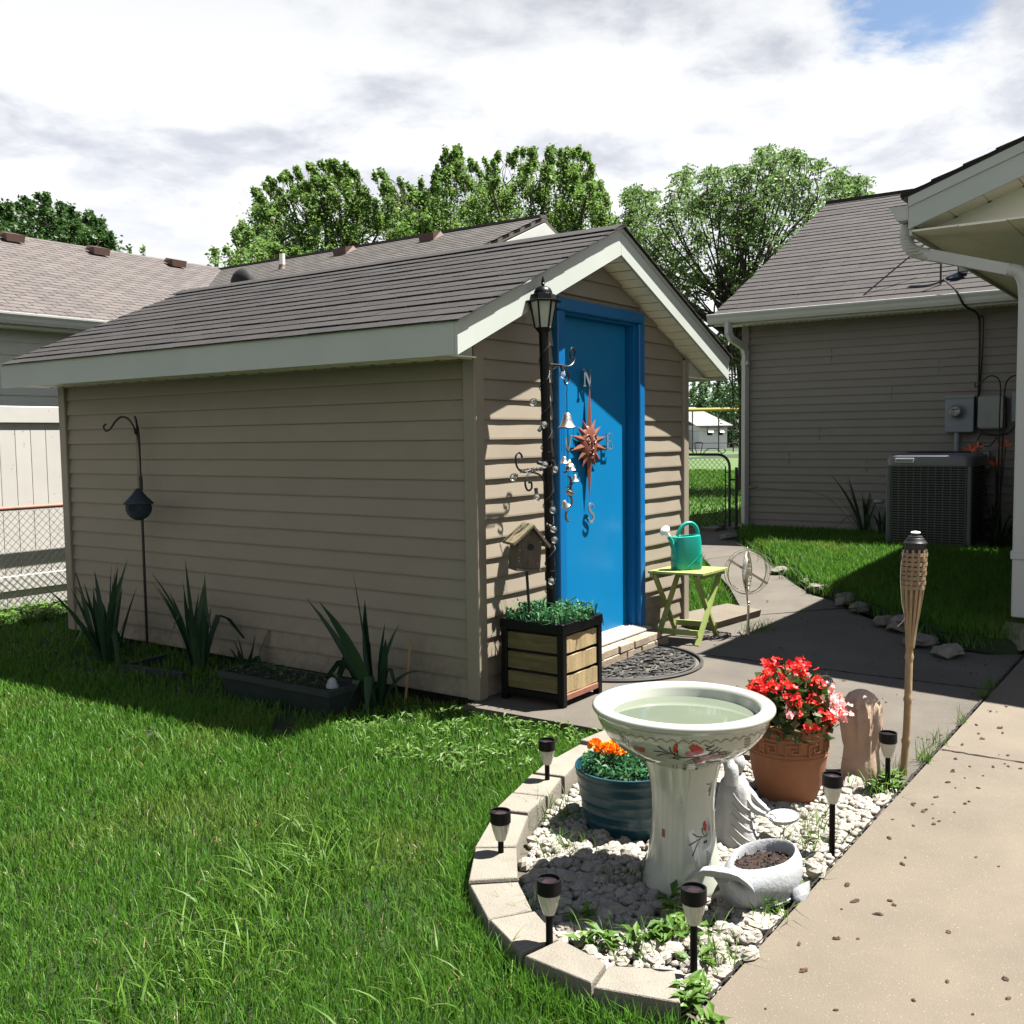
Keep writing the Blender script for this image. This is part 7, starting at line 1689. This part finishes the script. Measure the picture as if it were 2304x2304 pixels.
# greenery in the planter box
pg = thing('planter_greenery', 'bushy blue green grassy plant spilling from the square planter box', 'plant', (PX0 + PS / 2, PY0 + PS / 2, .42))
b = MB(); rg = random.Random(16)
for k in range(900):
    x, y = PX0 + rg.uniform(.02, PS - .02), PY0 + rg.uniform(.01, PS - .02); a = rg.uniform(0, 6.28); d = Vector((math.cos(a), math.sin(a), 0)); h = rg.uniform(.05, .135); l = rg.uniform(.03, .09); p = Vector((x, y, .425)); sd = Vector((-d.y, d.x, 0)) * rg.uniform(.0035, .0065)
    m_ = p + d * l * .4 + Vector((0, 0, h * .8)); t_ = p + d * l + Vector((0, 0, h * rg.uniform(.55, 1.05)))
    b.add([p - sd, p + sd, m_ + sd, m_ - sd, t_], [(0, 1, 2, 3), (3, 2, 4)])
b.build('foliage', M_leafblue, pg)
b = MB()
for k in range(14):
    a = rg.uniform(0, 6.28); p = Vector((PX0 + rg.uniform(.1, .4), PY0 + rg.uniform(.02, .4), .44)); P = spath([p, p + Vector((.03 * math.cos(a), .03 * math.sin(a), .09)), p + Vector((.09 * math.cos(a), .09 * math.sin(a), rg.uniform(.06, .14)))], 5); b.tube(P, .002, 3, cap=False)
    for q in P[3:]:
        for s_ in (-1, 1): d = Vector((math.cos(a + s_ * 1.1), math.sin(a + s_ * 1.1), .15)) * .02; b.add([q, q + d * .6 + Vector((0, 0, .004)), q + d, q + d * .6 - Vector((0, 0, .004))], [(0, 1, 2, 3)])
for k in range(6): p = Vector((PX0 + PS - .02, PY0 + .06 + .05 * k, .46)); b.tube(spath([p, p + Vector((.03, -.03, .02)), p + Vector((.05, -.05, -.03)), p + Vector((.045, -.055, -.07 - .01 * k))], 4), .002, 3, cap=False)
b.build('trailing_sprigs', M_leafblue, pg)
# ------------------------------------------------------------------ gravel
GR = []
def stone_mesh(seed, sub=1):
    rg = random.Random(seed); b = MB(); rings = []; n, m = 7, 5
    sx, sy, sz = rg.uniform(.8, 1.3), rg.uniform(.7, 1.0), rg.uniform(.5, .8)
    for i in range(m + 1):
        t = math.pi * i / m; rings.append([(sx * max(math.sin(t), .12) * math.cos(6.283 * k / n + i * .3) * rg.uniform(.82, 1.15), sy * max(math.sin(t), .12) * math.sin(6.283 * k / n + i * .3) * rg.uniform(.82, 1.15), -sz * math.cos(t) * rg.uniform(.85, 1.1)) for k in range(n)])
    b.loft(rings, smooth=False); return b
smes = []
for k in range(8): me = stone_mesh(k).mesh('stone', angle=50); me.materials.append(M_stone); smes.append(me)
bedp = [(x, y) for x, y in BED]
occ = [(BC.x, BC.y, .135), (TC.x, TC.y, .165), (PC_.x, PC_.y, .12), (SC_.x, SC_.y, .085), (GC.x, GC.y, .085), (WC.x, WC.y, .115)]
pts = []; rgn = np.random.default_rng(17)
while len(pts) < 5600:
    x, y = rgn.uniform(2.3, 4.41), rgn.uniform(1.09, 2.45)
    if not inpoly(np.array([x]), np.array([y]), [(2.45, 1.105), (2.40, 1.40), (2.46, 1.57), (2.55, 1.72), (2.68, 1.87), (2.88, 2.01), (3.16, 2.15), (3.5, 2.24), (4.0, 2.34), (4.38, 2.36), (4.38, 1.105)])[0]: continue
    if any((x - a) ** 2 + (y - c) ** 2 < r_ * r_ for a, c, r_ in occ): continue
    if x < 2.9 and y < 1.45 and rgn.random() < .35: continue
    pts.append((x, y))
sizes = rgn.gamma(6, .0021, len(pts)) + .006
score = sizes / np.array([math.hypot(*p) for p in pts]); order = np.argsort(-score)
big = set(order[:280].tolist()); verts, faces = [], []; base_m = [(np.array(stone_mesh(k).v), np.array([f for f in stone_mesh(k).f if len(f) == 4])) for k in range(8)]; no = 0
for i, (x, y) in enumerate(pts):
    s_ = sizes[i] * (1.05 if i in big else .85); z = -.035 + s_ * .35 + abs(rgn.normal()) * .006; M = Matrix.Translation((x, y, z)) @ Matrix.Rotation(rgn.uniform(0, 6.28), 4, 'Z') @ Matrix.Rotation(rgn.normal() * .35, 4, 'X') @ Matrix.Scale(s_, 4)
    if i in big: place(smes[i % 8], 'stone', M_stone, gravel_bed, M)
    else:
        v, f = base_m[i % 8]; A = np.array(M); verts.append(v @ A[:3, :3].T + A[:3, 3]); faces.append(f + no); no += len(v)
me = raw_mesh('gravel', np.concatenate(verts) - np.array(ORG[gravel_bed.name]), np.concatenate(faces), M_stones); 
gvl = link('gravel', me, gravel_bed); gvl['kind'] = 'stuff'
# a few larger stones at the sidewalk edge
for k, (x, y, s_, lab) in enumerate(((2.66, 1.075, .028, 'pale rounded stone strayed onto the sidewalk edge near the camera'), (3.30, 1.10, .040, 'white stone at the sidewalk edge below the terracotta pot'))):
    b = stone_mesh(20 + k); b.v = [(x + p[0] * s_, y + p[1] * s_, .018 + p[2] * s_) for p in b.v]; tag(b.build('edge_stone', M_stone, angle=50), lab, 'stone')
# ------------------------------------------------------------------ grass
def grass_mesh(name, P, h, w, m, rg, bend=.6, dirbias=None, segs=0):
    """one tapering blade of three faces per point"""
    n = len(P); a = rg.uniform(0, 2 * np.pi, n); d = np.stack([np.cos(a), np.sin(a), np.zeros(n)], 1)
    if dirbias is not None: d = d + np.array([*dirbias, 0]); d /= np.linalg.norm(d, axis=1, keepdims=True)
    a2 = rg.uniform(0, 2 * np.pi, n); sd = np.stack([np.cos(a2), np.sin(a2), np.zeros(n)], 1)
    hh = h[:, None]; ww = w[:, None] * .5; bn = (bend * rg.uniform(.1, 1.2, n))[:, None]; up = np.array([0, 0, 1.0])
    if segs:
        S = segs + 1; L_ = []
        for j in range(S):
            t = j / segs; c = P + d * hh * bn * t ** 1.7 + up * hh * (t - .30 * bn * t ** 3); f = (1 - t ** 2.2) * .95 + .05; L_ += [c - sd * ww * f, c + sd * ww * f]
        V = np.stack(L_, 1).reshape(-1, 3); k = np.arange(n)[:, None] * 2 * S
        F = np.concatenate([k + [2 * j, 2 * j + 1, 2 * j + 3, 2 * j + 2] for j in range(segs)], 1).reshape(-1, 4)
        return raw_mesh(name, V, F, m)
    m1 = P + d * hh * bn * .35 + up * hh * .55; m2 = P + d * hh * bn * .95 + up * hh * (1 - .28 * bn)
    V = np.stack([P - sd * ww, P + sd * ww, m1 + sd * ww * .85, m1 - sd * ww * .85, m2], 1).reshape(-1, 3)
    k = np.arange(n)[:, None] * 5; F = np.concatenate([k + [0, 1, 2], k + [0, 2, 3], k + [3, 2, 4]], 1).reshape(-1, 3)
    return raw_mesh(name, V, F, m)
def noise2(x, y, s, seed):
    rg = np.random.default_rng(seed); o = np.zeros_like(x)
    for k in range(6): a, b_, p = rg.normal() * s, rg.normal() * s, rg.uniform(0, 6.28); o += np.sin(a * x + b_ * y + p)
    return o / 6
def scatter(x0, x1, y0, y1, n, hfun, rg): x = rg.uniform(x0, x1, n); y = rg.uniform(y0, y1, n); return np.stack([x, y, hfun(x, y)], 1)
rgG = np.random.default_rng(23)
EDGE = [(2.13, -4), (2.13, .9), (2.26, 1.06), (2.21, 1.35), (2.25, 1.61), (2.37, 1.83), (2.53, 2.03), (2.77, 2.18), (3.11, 2.33), (3.56, 2.455), (4.06, 2.53), (4.40, 2.52), (4.40, 3.36), (4.52, 3.44), (4.52, 7.60), (7.0, 7.6), (7.0, 9.0), (-9, 9.0), (-9, -4)]
N0 = 1650000; P = scatter(-3.5, 6.6, .2, 9.05, N0, hground, rgG); ok, z = vis(P, .10); ok &= inpoly(P[:, 0], P[:, 1], EDGE)
dens = np.clip((2.9 / np.maximum(z, .5)) ** 1.25, 0, 1)
nz_ = noise2(P[:, 0], P[:, 1], 2.3, 3); bare = noise2(P[:, 0], P[:, 1], 6, 4)
ok &= rgG.random(N0) < dens * (.80 + .25 * nz_) * (bare < .62)
shade_bed = (P[:, 0] > 3.75) & (P[:, 1] > 3.65)
ok &= ~(shade_bed & (rgG.random(N0) < .72))
P = P[ok]; z = z[ok]; h = np.abs(rgG.normal(.046, .013, len(P))) * (1 + .35 * noise2(P[:, 0], P[:, 1], 3.5, 6)) + .014
w = .0030 * np.maximum(1, z / 3.2) * rgG.uniform(.7, 1.5, len(P))
me = grass_mesh('lawn_grass', P, h, w, M_grass, rgG); lawn = link('lawn_grass', me); tag(lawn, 'bright green mown lawn grass left of the gravel bed', 'grass', kind='stuff')
# dry blades in the lawn
k = rgG.choice(len(P), 5200, replace=False); Pd = P[k] + rgG.normal(size=(5200, 3)) * [.01, .01, 0]
tag(link('dry_grass', grass_mesh('dry_grass', Pd, h[k] * .8, w[k] * .9, M_dry, rgG, 1.3)), 'scattered dry straw coloured blades in the lawn', 'grass', kind='stuff')
# coarse light tufts in the foreground
Cs = []
for (px, py, n, s_) in ((640, 1960, 150, .12), (730, 1900, 110, .09), (560, 2030, 100, .12), (480, 2140, 130, .12), (430, 2230, 90, .12), (620, 2110, 70, .12), (760, 1980, 70, .08), (360, 1690, 30, .10), (460, 1700, 30, .1), (900, 2260, 60, .10), (300, 2260, 40, .12), (560, 1640, 30, .12)):
    d = pix_dir(px, py); c = EYE + d * ((-.055 - 1.5) / d[2]); q = rgG.normal(size=(n, 3)) * [s_, s_, 0]; Cs.append(c + q)
C = np.concatenate(Cs); C[:, 2] = hground(C[:, 0], C[:, 1])
tag(link('coarse_grass', grass_mesh('coarse_grass', C, rgG.uniform(.06, .155, len(C)), rgG.uniform(.0045, .0095, len(C)), M_grass2, rgG, 1.1, (-.25, .35), segs=5)), 'long coarse light green tufts in the foreground lawn', 'grass', kind='stuff')
# taller blades leaning over the block edging and before the sidewalk
Cs = []
for k in range(len(OUT) - 1):
    n = 280; t = rgG.random(n)[:, None]; a, e = np.array([*OUT[k], -.06]), np.array([*OUT[k + 1], -.06]); c_ = np.array([3.2, 1.5, 0]); p = a + (e - a) * t; o_ = p - c_; o_[:, 2] = 0; o_ /= np.linalg.norm(o_, axis=1, keepdims=True); Cs.append(p + o_ * (.015 + np.abs(rgG.normal(size=(n, 1))) * .04))
t = rgG.random(420); Cs.append(np.stack([2.0 + .16 * rgG.random(420), .1 + .98 * t, np.full(420, -.06)], 1))
C = np.concatenate(Cs); tag(link('edge_grass', grass_mesh('edge_grass', C, rgG.uniform(.05, .115, len(C)), rgG.uniform(.0028, .005, len(C)), M_grass, rgG, .7)), 'untrimmed grass fringe along block edging and sidewalk end', 'grass', kind='stuff')
# raised lawn, side strip and field
P = scatter(7.3, 13.0, 1.1, 5.45, 130000, hpatch, rgG); ok, z = vis(P, .1)
ok &= inpoly(P[:, 0], P[:, 1], [(x + (.03 if x < 12 else -.12), y - .0) for x, y in PATCH]) & ~((P[:, 0] > 11.68) & (P[:, 1] < 3.2))
P = P[ok]; z = z[ok]; h = np.abs(rgG.normal(.075, .02, len(P))) + .015; w = .0036 * np.maximum(1, z / 4.5) * rgG.uniform(.7, 1.5, len(P))
tag(link('raised_grass', grass_mesh('raised_grass', P, h, w, M_grass, rgG)), 'lush raised lawn between path and grey house', 'grass', kind='stuff')
P = scatter(7.1, 12.8, 3.3, 7.5, 60000, lambda x, y: hground(x, y) + .01, rgG); ok, z = vis(P, .1); ok &= inpoly(P[:, 0], P[:, 1], [(7.25, 3.55), (7.70, 3.50), (7.88, 3.28), (9.08, 3.93), (10.40, 4.80), (12.15, 6.6), (12.1, 7.4), (7.25, 7.4)])
P = P[ok]; z = z[ok]; tag(link('strip_grass', grass_mesh('strip_grass', P, np.abs(rgG.normal(.075, .02, len(P))) + .02, .0036 * np.maximum(1, z / 4.5) * rgG.uniform(.7, 1.5, len(P)), M_grass, rgG)), 'grass strip between shed corner and concrete path', 'grass', kind='stuff')
P = scatter(13.2, 34, 4.8, 17, 60000, lambda x, y: hground(x, y), rgG); ok, z = vis(P, .02); ok &= (P[:, 1] / P[:, 0] > .36) & (P[:, 1] / P[:, 0] < .55); P = P[ok]; z = z[ok]
tag(link('field_grass', grass_mesh('field_grass', P, np.abs(rgG.normal(.06, .02, len(P))) + .02, .0042 * np.maximum(1, z / 5) * rgG.uniform(.7, 1.5, len(P)), M_grass, rgG)), 'sunny mown field grass beyond the garden gate', 'grass', kind='stuff')
# shaggy grass hanging over the rocks on to the path
Cs = []
for k in range(len(PATCH) - 3):
    a, e = np.array([*PATCH[k + 1], 0]), np.array([*PATCH[k + 2], 0]); n = int(380 * np.linalg.norm(e - a)); t = rgG.random(n)[:, None]; p = a + (e - a) * t + rgG.normal(size=(n, 3)) * [.09, .09, 0] + np.array([.05, -.04, 0]); p[:, 2] = hpatch(p[:, 0], p[:, 1]) - .06; Cs.append(p)
C = np.concatenate(Cs); tag(link('verge_grass', grass_mesh('verge_grass', C, rgG.uniform(.07, .17, len(C)), rgG.uniform(.004, .008, len(C)), M_grass, rgG, 1.0, (-.5, .3), 4)), 'shaggy grass fringe hanging over rocks beside the path', 'grass', kind='stuff')
# grass growing in the gravel, the paving joint and by the bench
Cs = []
for (x, y, n, s_) in ((3.62, 1.22, 70, .05), (3.80, 1.26, 50, .05), (4.28, 1.16, 60, .05), (4.45, 1.16, 40, .04), (2.62, 1.16, 60, .04), (2.55, 1.42, 60, .06), (2.75, 1.30, 70, .05), (3.05, 1.95, 70, .05), (3.30, 2.14, 80, .06), (2.60, 1.75, 50, .05), (2.95, 1.64, 30, .04), (3.25, 1.13, 40, .04), (2.95, 1.12, 50, .04), (4.75, 1.085, 50, .02), (5.5, 1.08, 20, .02), (6.1, 1.08, 40, .03), (6.35, 1.09, 30, .02), (5.05, 1.085, 30, .03), (7.25, 2.92, 60, .06), (7.4, 2.85, 40, .05), (4.45, 1.3, 30, .04)):
    q = rgG.normal(size=(n, 3)) * [s_, s_, 0]; Cs.append(np.array([x, y, -.03 if x < 4.41 else .0]) + q)
C = np.concatenate(Cs); C = C[~((C[:, 1] < 1.06) & (C[:, 0] > 2.2))]
tag(link('gravel_grass', grass_mesh('gravel_grass', C, rgG.uniform(.04, .13, len(C)), rgG.uniform(.0025, .0050, len(C)), M_grass2, rgG, 1.0, None, 4)), 'stray grass tufts sprouting in gravel and paving joints', 'grass', kind='stuff')
# broad leaved weeds
wb = MB(); rg = random.Random(31)
def weed(p, h, n, l):
    for k in range(n):
        a = rg.uniform(0, 6.28); d = Vector((math.cos(a), math.sin(a), 0)); s_ = Vector((-d.y, d.x, 0)); b0 = Vector(p) + Vector((rg.gauss(0, .012), rg.gauss(0, .012), rg.uniform(0, h))); L_ = l * rg.uniform(.6, 1.2); w_ = L_ * .20; e = d * L_ + Vector((0, 0, L_ * rg.uniform(.1, .7)))
        wb.add([b0, b0 + e * .45 + s_ * w_ + Vector((0, 0, .006)), b0 + e * .55 + Vector((0, 0, .0)), b0 + e * .45 - s_ * w_ + Vector((0, 0, .006)), b0 + e - Vector((0, 0, L_ * .15))], [(0, 1, 2), (0, 2, 3), (1, 4, 2), (2, 4, 3)])
for (x, y) in ((2.72, 1.30), (2.66, 1.34), (2.80, 1.37), (2.86, 1.42), (2.62, 1.38), (2.52, 1.47), (2.56, 1.40), (2.48, 1.52), (2.40, 1.16), (2.45, 1.12), (2.36, 1.13), (2.58, 1.20), (3.02, 1.14), (3.16, 1.14), (4.36, 1.12), (4.42, 1.14), (4.30, 1.17), (2.62, 1.62)): weed((x, y, -.03), .05, 16, .06)
for k in range(9): weed((2.22 + rg.uniform(-.05, .06), 1.0 + rg.uniform(-.10, .10), -.05), .09, 12, .05)
for k in range(110):
    x, y = rg.uniform(3.5, 4.38), rg.uniform(2.56, 3.36)
    weed((x, y, -.05), .05, 8, .042)
for k in range(70): weed((rg.uniform(3.6, 4.4), rg.uniform(3.4, 3.9), -.08), .05, 8, .05)
for k in range(140): weed((rg.uniform(4.1, 6.0), rg.uniform(8.4, 9.05), -.08), .12, 10, .07)
for k in range(120): weed((rg.uniform(3.75, 4.42), rg.uniform(3.7, 7.4), -.09), .05, 8, .05)
tag(wb.build('weeds', M_weed, org=(0, 0, 0)), 'low broad leaved weeds at slab edge, gravel and fence foot', 'weeds', kind='stuff')
# soil and crumbs gathered in the joints of the paving
jb = MB(); rg = random.Random(77)
def soil_strip(a, e, n, w, z):
    a, e = Vector((*a, 0)), Vector((*e, 0)); d = (e - a).normalized(); q = Vector((-d.y, d.x, 0)); vs = []
    for k in range(n + 1):
        p = a.lerp(e, k / n); w0, w1 = w * rg.uniform(.1, 1.3), w * rg.uniform(.1, 1.3); vs += [p - q * w0 + Vector((0, 0, z)), p + Vector((0, 0, z + .004 * rg.random())), p + q * w1 + Vector((0, 0, z))]
    jb.add(vs, [f for k in range(n) for f in ((3 * k, 3 * k + 1, 3 * k + 4, 3 * k + 3), (3 * k + 1, 3 * k + 2, 3 * k + 5, 3 * k + 4))])
soil_strip((4.42, 1.081), (8.0, 1.079), 140, .010, .0085); soil_strip((2.32, 1.086), (4.42, 1.082), 120, .0055, .0065)
soil_strip((4.959, 1.06), (4.957, -2.2), 110, .007, .0085); soil_strip((6.304, 1.10), (6.304, 3.2), 60, .006, .003)
tag(jb.build('joint_soil', M_soil, org=(0, 0, 0)), 'dark soil and crumbs gathered in the paving joints', 'soil', kind='stuff')
# ------------------------------------------------------------------ litter on the paving
lb = MB(); rg = random.Random(41)
for k in range(250):
    if k < 130: x, y, z = rg.uniform(2.25, 6.2), 1.02 - abs(rg.gauss(0, .55)), .008
    elif k < 230: x, y, z = rg.uniform(4.5, 8), rg.uniform(1.12, 3.0), .002
    else: x, y, z = rg.uniform(7.5, 9.5), rg.uniform(2.3, 3.4), .002 + float(hpath(9))
    s_ = rg.uniform(.003, .0095) * (1 if k < 130 else .9); a = rg.uniform(0, 6.28); el = rg.uniform(1, 2.4); n = 6
    r0 = [(x + s_ * el * math.cos(t) * math.cos(a) - s_ * math.sin(t) * math.sin(a), y + s_ * el * math.cos(t) * math.sin(a) + s_ * math.sin(t) * math.cos(a), z) for t in np.linspace(0, 6.283, n + 1)[:-1]]
    r1 = [(x + (p[0] - x) * rg.uniform(.3, .8), y + (p[1] - y) * rg.uniform(.3, .8), z + s_ * rg.uniform(.15, .75)) for p in r0]
    lb.loft([r0, r1], smooth=False)
tag(lb.build('leaf_litter', M_litter, org=(0, 0, 0)), 'small brown seeds and leaf bits scattered over the concrete', 'litter', kind='stuff')
